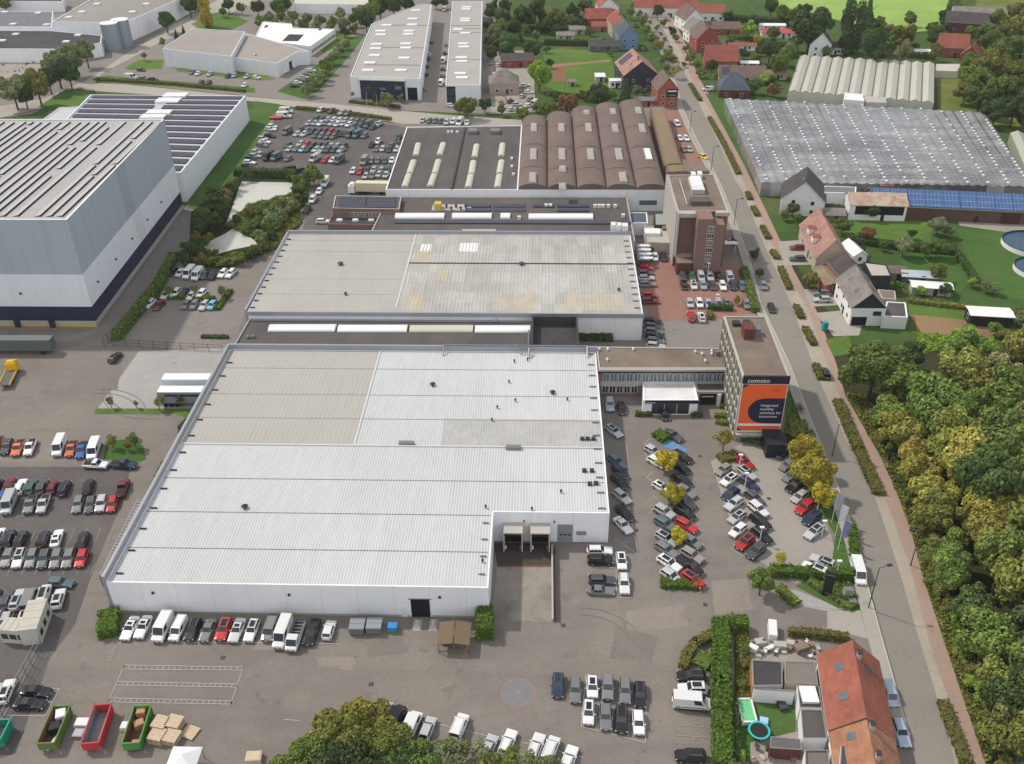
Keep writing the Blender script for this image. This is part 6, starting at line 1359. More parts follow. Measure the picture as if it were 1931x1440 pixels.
def crown(name,seed,lumps,n,size,shape='round'):
    global rng; rng=np.random.default_rng(seed)
    cs=[];rs=[]
    if shape=='cone':
        for i in range(lumps):
            z=-1+2*(i/(lumps-1)); w=(1-z)/2*.72; a=rng.uniform(0,6.28); cs.append((w*.55*math.cos(a),w*.55*math.sin(a),z*.92)); rs.append(.16+w*.5)
    elif shape=='tall':
        for i in range(lumps):
            z=rng.uniform(-.8,.85); w=math.sqrt(max(.05,1-z*z))*.55; a=rng.uniform(0,6.28); cs.append((w*math.cos(a),w*math.sin(a),z)); rs.append(rng.uniform(.28,.42))
    else:
        cs.append((0,0,-.05)); rs.append(.56)
        for i in range(lumps):
            d=rng.normal(size=3); d/=np.linalg.norm(d); d[2]=d[2]*.75+.08; q=rng.uniform(.45,.82); cs.append(tuple(d*q)); rs.append(rng.uniform(.16,.36))
    cs=np.array(cs);rs=np.array(rs); pr=rs**2/np.sum(rs**2)
    C=[];N=[]
    while sum(len(c) for c in C)<n:
        k=rng.choice(len(cs),size=n,p=pr); d=rng.normal(size=(n,3)); d/=np.linalg.norm(d,axis=1,keepdims=True)
        p=cs[k]+d*(rs[k]*rng.uniform(.72,1.08,size=n))[:,None]
        dist=np.linalg.norm(p[:,None,:]-cs[None],axis=2)/rs[None]; inside=(dist<.7).any(1)
        keep=~inside|(rng.random(n)<.06); keep&=(d[:,2]>-.55)|(rng.random(n)<.35)
        C.append(p[keep]); N.append((d+rng.normal(size=(n,3))*.45+np.array([0,0,.25]))[keep])
    C=np.concatenate(C)[:n];N=np.concatenate(N)[:n]
    return quads_mesh(name,C,N,size,LEAF)
CROWN={'b':[crown('crown',s,22+s%7,6000,.052) for s in (1,2,3,4,5,6,7,8)],'s':[crown('crown',s,14,1500,.060) for s in (11,12,13)],'c':[crown('crown',s,14,3200,.060,'cone') for s in (21,22)],'t':[crown('crown',s,18,3600,.060,'tall') for s in (31,32)],'u':[crown('crown',s,12,1800,.075) for s in (41,42,43)]}
def trunk_mesh(seed,bark):
    r=random.Random(seed); mb=MB(); mb.tube((0,0,0),(0,0,.5),.030,.020,bark,8); mb.tube((0,0,.5),(.02,.01,.85),.020,.007,bark,6)
    for i in range(5):
        a=i*1.3+r.random(); z=.36+.09*i; l=.22; mb.tube((0,0,z),(l*math.cos(a),l*math.sin(a),z+.2),.012,.004,bark,5)
    return mb.mesh('trunk',True)
TRUNK=[trunk_mesh(i,BARK) for i in range(3)]
TC={'green':(.080,.118,.034),'dark green':(.042,.068,.027),'olive green':(.105,.115,.034),'yellowing':(.165,.155,.045),'yellow':(.235,.22,.030),'golden':(.215,.185,.032),'brownish':(.135,.115,.048),'bright green':(.14,.22,.04),'grey green':(.115,.145,.075),'blue green':(.065,.11,.045),'russet':(.13,.085,.045),'tan brown':(.135,.125,.070)}
TC={k:tuple(c*k for c,k in zip(v,(1.95,1.85,1.6))) for k,v in TC.items()}
TREES=[]; TR=random.Random(5)
def tree(px,py,wpx,col,where,kind='b',ratio=1.25,word=None,group=None,hc=None,world=None):
    """crown centre pixel, crown width in photo pixels; ratio = total height / crown width"""
    z=4
    for _ in range(6):
        g=G(px,py,z); g0=PX(g); s=PX((g[0]+.5,g[1],z))[0]-PX((g[0]-.5,g[1],z))[0]; W=wpx*1.12/s; Hh=W*ratio; ch=hc*W if hc else {'b':.90*ratio,'s':.78*ratio,'c':.95*ratio,'t':.95*ratio,'u':.95*ratio}[kind]*W
        z=max(Hh-ch/2,ch/2*.8)
    return tree_at(g[0],g[1],W,Hh,ch,col,where,kind,word,group,(px,py))
def tree_at(x,y,W,Hh,ch,col,where,kind='b',word=None,group=None,pp=None):
    w=word or {'b':'broadleaf tree','s':'thin crowned tree','c':'conifer','t':'tall slim tree','u':'shrub'}[kind]
    nm={'b':'broadleaf_tree','s':'young_tree','c':'conifer','t':'tall_tree','u':'shrub'}[kind]
    t=thing(nm,f'{col} {w} {where}','shrub' if kind=='u' else 'tree',(x,y,0),0,group)
    c=ob('crown',TR.choice(CROWN[kind]),t); c.location=(0,0,Hh-ch/2); c.scale=(W/2*TR.uniform(.88,1.12),W/2*TR.uniform(.88,1.12),ch/2); c.rotation_euler=(0,0,TR.uniform(0,6.28))
    v=TR.uniform(.85,1.18); c.color=(*[min(.8,k*v*TR.uniform(.93,1.07)) for k in TC[col]],1)
    k=ob('trunk' if kind!='u' else 'stem',TR.choice(TRUNK),t); k.scale=(Hh*.9,Hh*.9,Hh*.95)
    TREES.append((t,pp or PX((x,y,0)))); return t
# --- roadside wood on the right
W_='in the roadside wood'; GRP='trees of the roadside wood'
def edge_x(Y):
    best=None
    for a,c in zip(PATHR,PATHR[1:]):
        A,B=G(*a),G(*c)
        if min(A[1],B[1])<=Y<=max(A[1],B[1]): best=A[0]+(B[0]-A[0])*(Y-A[1])/((B[1]-A[1]) or 1)
    return best if best is not None else G(*PATHR[-1])[0]
Y=84.0
while Y<186:
    x=edge_x(Y)+3.6; first=True
    while True:
        xx=x+TR.uniform(-1,1); yy=Y+TR.uniform(-1.8,1.8); p=PX((xx,yy,7))
        if p[0]>2040: break
        W=TR.uniform(8.0,13.0)*(.8 if first else 1.12); Hh=W*TR.uniform(1.05,1.4)+1
        if not (yy>168 and xx<edge_x(yy)+22):
            q=TR.random()
            if p[1]<760 and p[0]>1770: col='tan brown' if q<.45 else 'olive green' if q<.75 else 'green'
            elif p[1]<800: col='dark green' if q<.3 else 'green' if q<.7 else 'olive green'
            elif p[1]<1000: col='yellowing' if q<.24 else 'olive green' if q<.58 else 'green' if q<.78 else 'brownish' if q<.92 else 'dark green'
            else: col='dark green' if q<.30 else 'green' if q<.50 else 'olive green' if q<.80 else 'yellowing' if q<.90 else 'brownish'
            t_=tree_at(xx,yy,W,Hh,Hh*.92,col,W_+(' edge' if first else ''),group=GRP); k_=[o for o in t_.children if o.name.startswith('crown')][0]; k_.color=(*[min(.8,v*1.3) for v in k_.color[:3]],1)
        x+=TR.uniform(6.4,8.4); first=False
    Y+=6.6
Y=82
while Y<172:     # undergrowth along the wood edge
    x=edge_x(Y)+TR.uniform(1.6,2.6); tree_at(x+TR.uniform(-.3,.5),Y,TR.uniform(2.8,4.4),TR.uniform(2.2,3.8),2.9,TR.choice(['olive green','green','olive green','green','bright green','brownish','dark green']),'under the roadside wood edge','u',group='shrubs along the wood edge'); Y+=TR.uniform(1.9,2.6)
# dead pale tree
A=G(1893,905); t=thing('dead_tree','bare pale dead tree with forked limbs standing in the wood','tree',(A[0],A[1],0)); mb=MB()
mb.tube((0,0,0),(.3,.3,6),.35,.26,PBARK,8)
for a,l,z in ((2.6,2.2,13.5),(.4,3.2,14.5),(1.2,1.5,16),(4.8,2.0,12.5)): mb.tube((.3,.3,5.8),(.3+l*.5*math.cos(a),.3+l*.5*math.sin(a),9.5),.2,.13,PBARK,6); mb.tube((.3+l*.5*math.cos(a),.3+l*.5*math.sin(a),9.4),(.3+l*math.cos(a),.3+l*math.sin(a),z),.13,.04,PBARK,6)
ob('trunk',mb.mesh('trunk',True),t)
tree(1652,690,118,'green','spreading over the street corner',ratio=1.05,word='big broadleaf tree'); tree(1705,720,90,'green','behind the big corner tree',ratio=1.05); tree(1720,670,60,'dark green','between the big tree and the plot',ratio=1.1)
for p in ((1812,628,34,'bright green'),(1845,640,46,'bright green'),(1880,618,36,'green'),(1790,640,30,'bright green'),(1900,632,44,'olive green'),(1925,600,34,'grey green')): tree(p[0],p[1],p[2],p[3],'beyond the bare earth plot','u',ratio=.9,word='bush')
# --- upper right wood
for i,p in enumerate(((1838,150,58,'green'),(1870,120,60,'olive green'),(1905,95,60,'green'),(1850,185,52,'dark green'),(1890,165,64,'green'),(1925,140,64,'olive green'),(1880,205,52,'dark green'),(1915,200,60,'dark green'),(1900,60,46,'olive green'),(1928,48,50,'yellowing'),(1875,82,44,'green'),(1835,118,40,'green'),(1950,100,60,'green'),(1955,180,64,'green'),(1860,58,34,'green'),(1885,35,34,'green'),(1822,172,40,'olive green'),(1945,215,50,'dark green'),(1920,20,34,'brownish'))): tree(p[0],p[1],p[2],p[3],'in the upper right wood',ratio=1.1,group='trees of the upper right wood')
# --- street trees
for p in ((1190,22,20,'green'),(1232,72,24,'olive green'),(1262,108,26,'green'),(1197,8,20,'olive green'),(1206,26,17,'olive green'),(1213,38,26,'olive green'),(1219,56,24,'green'),(1200,50,15,'olive green'),(1244,84,26,'yellowing'),(1258,98,22,'olive green'),(1248,112,20,'grey green'),(1270,112,22,'olive green'),(1272,130,24,'yellowing'),(1258,125,16,'grey green'),(1231,14,12,'olive green')): tree(p[0],p[1],p[2],p[3],'along the upper main street','s',ratio=1.1,word='street tree',group='street trees of the upper main street')
for p in ((1226,40),(1237,52),(1246,62),(1254,72),(1265,88),(1240,48)): tree(p[0],p[1],9,'olive green','on the verge of the upper street','u',ratio=.7,word='low bush',group='low verge bushes')
# --- far left and estate trees
def many(lst,where,group=None,kind='b',ratio=1.2,word=None):
    for p in lst: tree(p[0],p[1],p[2],p[3],where,p[4] if len(p)>4 else kind,ratio=p[5] if len(p)>5 else ratio,word=word,group=group)
many(((22,165,50,'grey green'),(68,160,46,'olive green'),(45,178,34,'dark green'),(105,125,50,'grey green'),(135,108,44,'grey green'),(160,96,38,'grey green'),(128,135,40,'dark green'),(90,148,36,'dark green')),'by the estate road bend','trees by the estate road bend',ratio=1.35)
many(((312,38,32,'dark green'),(386,16,28,'golden','t',2.0),(357,10,30,'dark green'),(372,4,26,'dark green'),(430,8,22,'dark green'),(455,14,18,'green'),(8,6,26,'olive green'),(271,104,13,'olive green','s'),(306,78,15,'green','s'),(332,66,11,'dark green','c',1.8),(346,59,11,'dark green','c',1.8),(32,232,13,'green','c',1.6),(420,22,14,'green')),'on the far estate',None)
many(((652,82,22,'grey green'),(640,92,26,'grey green'),(627,106,30,'grey green'),(614,125,30,'green'),(598,143,32,'grey green'),(580,166,32,'grey green'),(590,158,24,'green'),(610,140,22,'olive green')),'on the bank beside the workshop lane','shrubs on the lane bank','u',.9)
many(((695,22,42,'green'),(716,10,36,'dark green'),(742,8,36,'dark green'),(765,4,30,'dark green'),(690,38,30,'dark green'),(505,32,22,'grey green'),(530,30,20,'green'),(553,30,20,'grey green'),(578,34,22,'grey green'),(602,38,22,'grey green'),(625,42,22,'green'),(648,44,22,'grey green'),(664,34,22,'olive green'),(485,12,26,'dark green'),(525,14,28,'green'),(540,6,26,'dark green'),(822,4,18,'dark green'),(836,2,18,'dark green')),'behind the far estate halls','trees behind the estate halls')
many(((925,22,26,'dark green'),(935,60,34,'grey green'),(948,30,30,'blue green'),(960,80,36,'blue green'),(928,98,24,'dark green'),(968,50,34,'dark green'),(985,28,40,'dark green'),(1010,14,38,'dark green'),(1047,30,30,'olive green'),(1004,92,32,'dark green'),(955,12,28,'dark green'),(1030,45,24,'dark green'),(1080,20,26,'dark green'),(1105,12,26,'dark green'),(1078,38,22,'green'),(1012,66,20,'green'),(1100,44,20,'dark green')),'in the gardens left of the street','trees of the left gardens')
many(((1017,138,48,'bright green'),(1038,118,15,'dark green'),(1070,194,44,'russet'),(1132,180,44,'dark green'),(1180,172,32,'dark green','c',1.3),(1201,170,20,'grey green'),(985,212,26,'olive green'),(1030,203,34,'green'),(1050,210,24,'olive green'),(1085,206,18,'green')),'between the vaulted hall and the lawn',None)
many(((880,200,34,'green'),(866,202,22,'olive green'),(914,196,24,'dark green'),(946,206,18,'green'),(665,176,10,'green','s'),(730,184,28,'grey green','u'),(708,178,14,'dark green','c',1.8),(756,184,14,'grey green','u')),'in front of the workshop rows',None)
# --- pond
many(((590,326,42,'green'),(567,354,36,'green'),(545,382,40,'grey green'),(512,410,38,'grey green'),(436,354,24,'dark green'),(405,372,42,'dark green'),(396,412,42,'dark green'),(428,362,22,'brownish'),(376,425,32,'dark green'),(388,450,28,'olive green'),(364,468,36,'dark green'),(491,447,32,'grey green'),(503,428,26,'green'),(481,470,28,'green'),(350,490,28,'dark green'),(455,487,24,'olive green'),(420,494,24,'green'),(470,330,22,'dark green'),(535,410,22,'olive green'),(438,490,20,'grey green'),(395,492,22,'green'),(550,330,22,'dark green'),(370,445,24,'brownish'),(520,392,30,'green'),(500,405,28,'dark green'),(480,420,26,'green'),(460,430,22,'green'),(535,384,24,'dark green'),(556,372,26,'green'),(470,400,22,'olive green'),(446,412,18,'dark green'),(410,395,34,'dark green'),(418,378,30,'green'),(385,405,30,'green'),(372,462,30,'dark green'),(406,474,16,'green'),(470,478,24,'dark green'),(496,462,26,'green'),(510,440,26,'dark green'),(520,425,28,'green'),(530,400,26,'grey green'),(560,340,26,'green'),(575,340,30,'dark green'),(440,345,26,'green'),(452,338,18,'dark green'),(345,478,26,'dark green'),(352,462,22,'green'),(378,488,26,'olive green'),(410,492,22,'dark green'),(430,375,16,'brownish')),'on the bank of the pond','shrubs around the pond','u',.95,'bushy shrub')
many(((317,546,17,'olive green'),(365,543,15,'olive green'),(416,548,19,'green')),'on the visitor car park',None,'s',1.3,'small tree')
many(((210,830,25,'olive green'),(252,828,28,'green'),(240,840,16,'russet')),'on the rough grass island',None,'s',1.1,'small tree')
many(((207,756,18,'green'),(256,760,12,'green'),(297,757,22,'olive green'),(340,751,22,'green')),'on the strip below the concrete apron',None,'s',1.3,'small tree')
# --- right car park
many(((1257,869,42,'yellow'),(1268,931,38,'yellow'),(1281,1008,34,'yellow')),'between the two files of cars','small yellow trees in the car rows','b',1.1,'small tree')
many(((1366,826,38,'yellowing','s'),(1475,1052,28,'yellow','s'),(1437,1092,50,'green','b',1.35),(1502,806,52,'olive green','b',.9),(1516,850,64,'golden'),(1535,893,72,'golden'),(1552,928,52,'yellow')),'beside the pale concrete car park',None)
# --- bottom
many(((690,1362,96,'yellowing'),(640,1388,110,'olive green'),(590,1424,96,'green'),(720,1402,96,'olive green'),(548,1456,80,'green'),(650,1440,120,'dark green'),(745,1432,74,'green'),(700,1450,90,'dark green'),(610,1470,90,'dark green')),'in the clump at the bottom','trees of the bottom clump',ratio=1.0)
many(((784,1412,64,'green'),(824,1410,54,'grey green'),(866,1414,54,'grey green'),(908,1420,54,'grey green'),(950,1428,52,'olive green'),(990,1434,50,'grey green'),(1026,1442,48,'grey green'),(1058,1450,44,'grey green'),(800,1446,70,'green'),(860,1452,66,'grey green'),(920,1456,64,'olive green'),(1385,1446,36,'grey green'),(765,1436,70,'dark green')),'in front of the bottom cars','shrubs in front of the bottom cars','s',1.15,'willowy tree')
# --- gardens right of the street
many(((1530,48,72,'dark green'),(1608,46,44,'dark green','t',2.1),(1636,36,36,'blue green','c',1.9),(1655,88,56,'dark green'),(1640,70,30,'blue green'),(1703,66,48,'olive green'),(1706,98,22,'tan brown','t',1.7),(1453,92,38,'dark green'),(1475,24,30,'green'),(1497,30,28,'green'),(1516,20,28,'dark green'),(1455,12,28,'dark green'),(1409,54,32,'bright green'),(1470,118,40,'green'),(1487,104,30,'green'),(1500,76,30,'grey green'),(1460,62,24,'olive green'),(1316,122,16,'green'),(1241,20,22,'dark green'),(1343,122,18,'dark green'),(1380,100,20,'green'),(1420,110,18,'green'),(1430,74,18,'golden'),(1438,130,18,'green'),(1426,160,24,'green'),(1405,168,16,'green'),(1345,45,16,'green'),(1372,28,18,'dark green'),(1422,38,22,'dark green'),(1545,92,12,'dark green','c',2.2),(1562,96,20,'grey green'),(1595,80,22,'olive green'),(1660,40,20,'green'),(1678,52,18,'grey green'),(1765,58,30,'green'),(1780,30,26,'dark green'),(1800,12,30,'green'),(1765,96,28,'brownish'),(1835,60,28,'green'),(1760,72,22,'dark green')),'in the gardens right of the street','trees of the right gardens')
many(((1054,23,24,'dark green'),(1074,20,20,'olive green'),(1049,54,22,'dark green'),(1136,76,14,'green'),(1252,42,16,'green'),(1268,56,20,'dark green'),(1274,70,16,'olive green'),(1293,90,14,'green'),(1302,107,24,'olive green'),(1331,102,20,'dark green'),(1320,135,22,'green'),(1377,76,18,'green'),(1395,70,16,'olive green'),(1404,100,22,'dark green'),(1424,108,22,'green'),(1432,96,18,'dark green'),(1440,146,24,'bright green'),(1416,158,16,'green'),(1397,152,14,'green'),(1459,148,20,'green'),(1459,168,28,'russet'),(1455,74,18,'green'),(1491,87,34,'grey green'),(1519,52,26,'dark green'),(1650,46,24,'dark green'),(1667,50,18,'green'),(1618,88,20,'green'),(1592,96,16,'olive green'),(1717,34,28,'olive green'),(1758,48,24,'dark green'),(1783,47,24,'dark green'),(1847,62,28,'green'),(1680,90,26,'dark green'),(1725,84,20,'green'),(1480,88,24,'dark green'),(1340,90,14,'green'),(1290,120,12,'green'),(1350,140,16,'olive green'),(1500,55,24,'green')),'filling the far right gardens','bushes filling the right gardens','u',.95,'bush')
many(((930,10,26,'dark green'),(945,48,28,'green'),(975,70,26,'dark green'),(950,98,22,'dark green'),(990,52,24,'green'),(1000,36,26,'dark green'),(922,45,22,'dark green'),(920,76,24,'green'),(940,82,26,'dark green'),(1020,28,24,'olive green'),(1062,44,18,'green'),(1090,32,20,'dark green'),(1112,58,18,'green'),(965,100,16,'green'),(1118,86,14,'dark green'),(1030,92,14,'green'),(1150,100,12,'green'),(1100,178,22,'olive green'),(1156,178,18,'green'),(1215,172,14,'olive green'),(1045,178,20,'green'),(1060,206,26,'green'),(1012,198,24,'olive green')),'filling the gardens left of the street','bushes filling the left gardens','u',.95,'bush')
many(((490,40,24,'green'),(518,42,24,'olive green'),(545,42,24,'grey green'),(570,46,24,'green'),(596,48,22,'grey green'),(620,52,22,'green'),(650,58,22,'dark green'),(668,52,20,'green'),(700,30,24,'dark green'),(675,20,26,'green'),(640,24,24,'grey green')),'in the rough behind the white courtyard offices','bushes behind the courtyard offices','u',.95,'bush')
many(((1496,392,26,'dark green'),(1643,397,30,'dark green'),(1590,424,30,'green'),(1770,424,36,'grey green'),(1788,434,24,'grey green'),(1706,462,40,'grey green'),(1770,464,38,'green'),(1773,512,36,'olive green'),(1834,530,20,'bright green'),(1858,540,22,'grey green'),(1877,542,22,'grey green'),(1528,525,34,'olive green'),(1636,440,28,'russet'),(1748,470,28,'green'),(1505,412,22,'green'),(1480,404,20,'olive green'),(1690,540,22,'green'),(1738,548,20,'bright green'),(1785,545,24,'dark green'),(1625,470,18,'dark green'),(1925,590,28,'olive green'),(1665,463,18,'green'),(1720,440,18,'dark green')),'in the gardens below the farm','trees of the gardens below the farm','b',1.05)
many(((1385,455,14,'dark green'),(1424,478,22,'dark green'),(1434,512,20,'dark green'),(1389,565,16,'olive green'),(1207,500,8,'dark green'),(1229,468,12,'dark green')),'around the red brick car park',None,'u',1.2,'round shrub')
many(((1412,1250,26,'olive green'),(1405,1225,20,'green'),(1400,1290,24,'olive green'),(1397,1425,24,'bright green'),(1420,1270,18,'green')),'in the garden behind the row house',None,'u',1.0,'shrub')
tree(1555,385,18,'green','beside the white farmhouse','u',ratio=.9)
# ------------------------------------------------------------------ hedges
def hedge(label,path,w,h,col='olive green',dens=9,name='hedge',cat='hedge',group=None):
    global rng; rng=np.random.default_rng(abs(hash(label))%9999 if 0 else sum(map(ord,label)))
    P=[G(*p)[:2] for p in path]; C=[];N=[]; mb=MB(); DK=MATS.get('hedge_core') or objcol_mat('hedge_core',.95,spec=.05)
    o=(P[0][0],P[0][1],0)
    for a,b2 in zip(P,P[1:]):
        l=math.dist(a,b2); d=((b2[0]-a[0])/l,(b2[1]-a[1])/l); n_=(-d[1],d[0])
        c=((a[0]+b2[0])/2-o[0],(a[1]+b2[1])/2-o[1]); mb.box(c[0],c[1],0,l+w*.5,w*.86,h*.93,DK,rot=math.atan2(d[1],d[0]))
        for (area,fn) in ((l*w,'t'),(l*h,'l'),(l*h,'r'),(w*h,'a'),(w*h,'b')):
            k=int(area*dens); 
            if k<1: continue
            u=rng.uniform(-w*.25,l+w*.25,k); v=rng.uniform(-.5,.5,k)*w; z=rng.uniform(.05,1,k)*h; nn=np.zeros((k,3)); jit=rng.normal(size=k)*.11
            if fn=='t': z=np.full(k,h)+rng.normal(size=k)*.12; nn[:]=(0,0,1)
            elif fn=='l': v=np.full(k,w*.5)+jit; nn[:]=(n_[0],n_[1],.3)
            elif fn=='r': v=np.full(k,-w*.5)+jit; nn[:]=(-n_[0],-n_[1],.3)
            elif fn=='a': u=np.full(k,-w*.25)+jit; nn[:]=(-d[0],-d[1],.3)
            else: u=np.full(k,l+w*.25)+jit; nn[:]=(d[0],d[1],.3)
            C.append(np.stack([a[0]-o[0]+d[0]*u+n_[0]*v,a[1]-o[1]+d[1]*u+n_[1]*v,z],1)); N.append(nn+rng.normal(size=(k,3))*.35)
    me=quads_mesh('hedge',np.concatenate(C),np.concatenate(N),.24,LEAF)
    t=thing(name,label,cat,o,0,group); v=TR.uniform(.9,1.1); cc=tuple(k*v for k in TC[col])
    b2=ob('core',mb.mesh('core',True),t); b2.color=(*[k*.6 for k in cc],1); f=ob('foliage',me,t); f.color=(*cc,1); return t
TC['hedge green']=(.105,.175,.03); TC['lime']=(.20,.24,.045); TC['hedge olive']=(.165,.165,.05)
hedge('tall clipped bright green hedge beside the yard parking',[(1357,1190),(1358,1300),(1361,1450)],2.7,2.7,'hedge green')
hedge('short clipped hedge turning towards the row house',[(1372,1186),(1402,1187)],2.0,2.5,'hedge green')
hedge('low curved olive hedge wrapping the corner bed',[(1338,1203),(1312,1216),(1295,1240),(1289,1258)],1.7,1.2,'hedge olive')
hedge('low dark green ground cover inside the curved hedge',[(1318,1245),(1330,1250)],3.4,.8,'green')
hedge('thin dark hedge along the yard side of the row house',[(1490,1196),(1595,1207)],1.2,1.4,'hedge olive')
hedge('long low olive hedge strip beside the lower cycle path',[(1580,760),(1618,850),(1655,930)],2.2,1.0,'hedge olive')
for i,(p,l) in enumerate((([(1302,160),(1320,190)],'first verge hedge below the street trees'),([(1338,224),(1365,272),(1392,328)],'long verge hedge beside the big greenhouse'),([(1410,366),(1414,376)],'tiny verge hedge left of the farmhouse'),([(1420,393),(1428,407)],'short verge hedge below the farmhouse gate'),([(1438,430),(1448,450)],'verge hedge opposite the brick tower'),([(1458,476),(1465,488)],'short verge hedge before the pinkish house'),([(1472,508),(1488,545)],'verge hedge between the two house drives'),([(1501,580),(1511,600)],'verge hedge before the modern white house'),([(1519,622),(1533,650)],'verge hedge beside the teal cabin'),([(1538,692),(1548,715)],'verge hedge at the foot of the big tree'),([(1778,1330),(1818,1436)],'rough verge hedge at the lower end of the street'))): hedge(l,p,1.7,.95,'hedge olive',group='verge hedges along the cycle path')
hedge('tall green hedge between the lane and the visitor car park',[(328,492),(300,545),(262,592),(222,640)],2.2,2.6,'green')
hedge('low hedge dividing the visitor car park',[(300,563),(402,564)],1.4,.8,'hedge green'); hedge('low slanted hedge closing the visitor car park',[(434,550),(410,584)],1.5,.8,'hedge green')
hedge('dark narrow hedge strip on the open asphalt',[(383,636),(428,637)],1.2,.7,'dark green')
hedge('long clipped hedge along the estate road',[(185,151),(330,160),(460,173)],2.0,1.1,'hedge olive')
hedge('dark clipped hedge between pond and rear car park',[(448,331),(556,334)],3.0,2.6,'dark green')
hedge('green boxy hedge block beside the loading ramp',[(914,1168),(915,1202)],2.7,3.0,'hedge green')
hedge('rounded green hedge at the corner of the white wall',[(209,1168),(206,1196)],3.3,2.0,'hedge green')
hedge('clipped hedge at the near end of the car island',[(1252,1103),(1318,1106)],2.0,1.0,'hedge green'); hedge('square hedge block beside the blue bay',[(1240,822),(1252,829)],2.6,1.1,'hedge green')
hedge('long clipped hedge behind the black sign pillar',[(1456,1082),(1530,1086),(1602,1088)],2.0,1.6,'hedge green'); hedge('clipped hedge between sign corner and pavement',[(1606,1000),(1614,1080)],1.6,1.2,'hedge green')
hedge('low hedge bordering the grey angled bay',[(1470,1112),(1498,1138)],2.0,.8,'green'); hedge('low hedge edging the triangular sign bed',[(1530,1100),(1604,1146)],1.6,.8,'green')
for p,l in (([(1360,768),(1379,768)],'yellow green hedge row nearest the porch'),([(1350,786),(1381,788)],'middle yellow green hedge row before the banner tower'),([(1352,798),(1384,802)],'lower yellow green hedge row before the banner tower')): hedge(l,p,1.1,.9,'lime',group='hedge rows before the banner tower')
hedge('low green bed under the orange banner',[(1390,824),(1428,831)],2.6,.9,'hedge green'); hedge('low hedge block at the head of the car files',[(1362,868),(1384,862)],2.6,1.0,'hedge olive')
hedge('dark planter hedge left of the showroom glass',[(1201,783),(1226,784)],1.1,.9,'dark green'); hedge('short dark planter hedge right of the showroom glass',[(1306,785),(1322,785)],1.1,.8,'dark green')
hedge('dark shrubs against the middle warehouse end wall',[(1092,640),(1152,642)],1.6,2.0,'dark green')
hedge('hedge between red brick car park and pavement',[(1402,512),(1424,588)],2.0,1.6,'green'); hedge('low hedge below the third line of brick lot cars',[(1338,583),(1378,584)],1.6,1.3,'dark green'); hedge('olive hedge stub beside the white estate car',[(1338,592),(1340,602)],1.4,1.2,'hedge olive')
hedge('dark hedge below the white farm wing',[(1478,393),(1600,402),(1740,411)],2.4,2.2,'dark green'); hedge('dark hedge across the gardens below the farm',[(1600,456),(1690,468),(1795,478)],2.4,1.8,'dark green'); hedge('thin hedge leading down to the round basins',[(1797,470),(1838,532)],1.6,1.6,'dark green'); hedge('low flowering hedge above the bright grass strip',[(1716,570),(1868,588)],1.6,1.0,'olive green')
hedge('long dark hedge behind the houses at the upper right',[(1340,36),(1410,42),(1482,48)],4.0,3.2,'dark green'); hedge('dark hedge above the left lawn',[(1030,84),(1108,86)],3.0,2.6,'dark green'); hedge('dark hedge across the far left gardens',[(980,58),(1060,60)],3.0,2.6,'dark green'); hedge('dark hedge row behind the top left gardens',[(1020,42),(1125,46)],3.0,2.4,'dark green')
hedge('clipped hedge before the blue workshop front',[(662,193),(752,203)],2.0,1.0,'hedge olive'); hedge('hedge between estate road and rear car park',[(560,205),(620,210),(735,226)],1.8,1.1,'hedge olive')
hedge('dark hedge along the lawn edge before the hall',[(1050,182),(1112,186)],2.0,1.8,'dark green'); hedge('hedge right of the red gable house garden',[(1375,72),(1450,80)],2.4,1.8,'green'); hedge('hedge in the garden of the long red roof',[(1385,118),(1450,128)],2.2,1.6,'dark green'); hedge('hedge behind the whitewashed greenhouse',[(1700,105),(1760,112)],2.4,1.8,'hedge green')
hedge('dark hedge strip along the white warehouse side',[(372,790),(350,812),(345,820)],1.2,2.2,'dark green'); hedge('ragged shrubs at the foot of the ribbed wall',[(312,880),(296,915)],1.2,1.4,'olive green')
hedge('hedge closing the second garden below the pool',[(1382,1330),(1386,1440)],1.2,1.6,'dark green')
# ------------------------------------------------------------------ low ground cover (nobody could count it)
def cover(name,label,px,n,h,size,col,seed,world=None):
    global rng; rng=np.random.default_rng(seed); P=world or [G(*p)[:2] for p in px]; x0,x1=min(p[0] for p in P),max(p[0] for p in P); y0,y1=min(p[1] for p in P),max(p[1] for p in P); C=[]
    while len(C)<n:
        q=(rng.uniform(x0,x1),rng.uniform(y0,y1))
        if _inp(q,P): C.append(q)
    C=np.array(C); hh=h*(.55+.45*np.sin(C[:,0]*.9+seed)*np.sin(C[:,1]*.7)); z=rng.uniform(.05,1,n)*np.abs(hh)+.05
    N=rng.normal(size=(n,3))*.6+np.array([0,0,.8]); me=quads_mesh(name,np.column_stack([C,z]),N,size,LEAF); o=ob(name,me); v=TC[col]; o.color=(*v,1); tag(o,label,'ground cover',kind='stuff'); return o
cover('reeds','dense green reeds between the two pond arms',[(424,428),(468,388),(520,374),(552,368),(562,390),(540,420),(500,452),(472,448),(440,432)],16000,1.6,.32,'green',3)
cover('reeds','rough reeds along the near pond bank',[(360,490),(385,470),(420,488),(470,474),(505,452),(540,418),(560,400),(570,420),(520,470),(430,505),(370,505)],9000,1.3,.32,'olive green',4)
_ed=[G(*p)[:2] for p in PATHR[13:-1]]; _ed2=[(p[0]+4.2,p[1]) for p in _ed][::-1]
cover('undergrowth','rough green undergrowth at the edge of the roadside wood',None,14000,1.0,.26,'olive green',5,world=_ed+_ed2)
cover('undergrowth','rough grass and weeds beyond the bare plot',[(1722,628),(1890,642),(1990,642),(1990,668),(1745,664)],7000,.8,.3,'bright green',6)
cover('ground_cover','leafy bed under the orange banner tower',[(1500,740),(1522,790),(1560,870),(1530,870),(1490,800)],3500,.5,.2,'green',7)
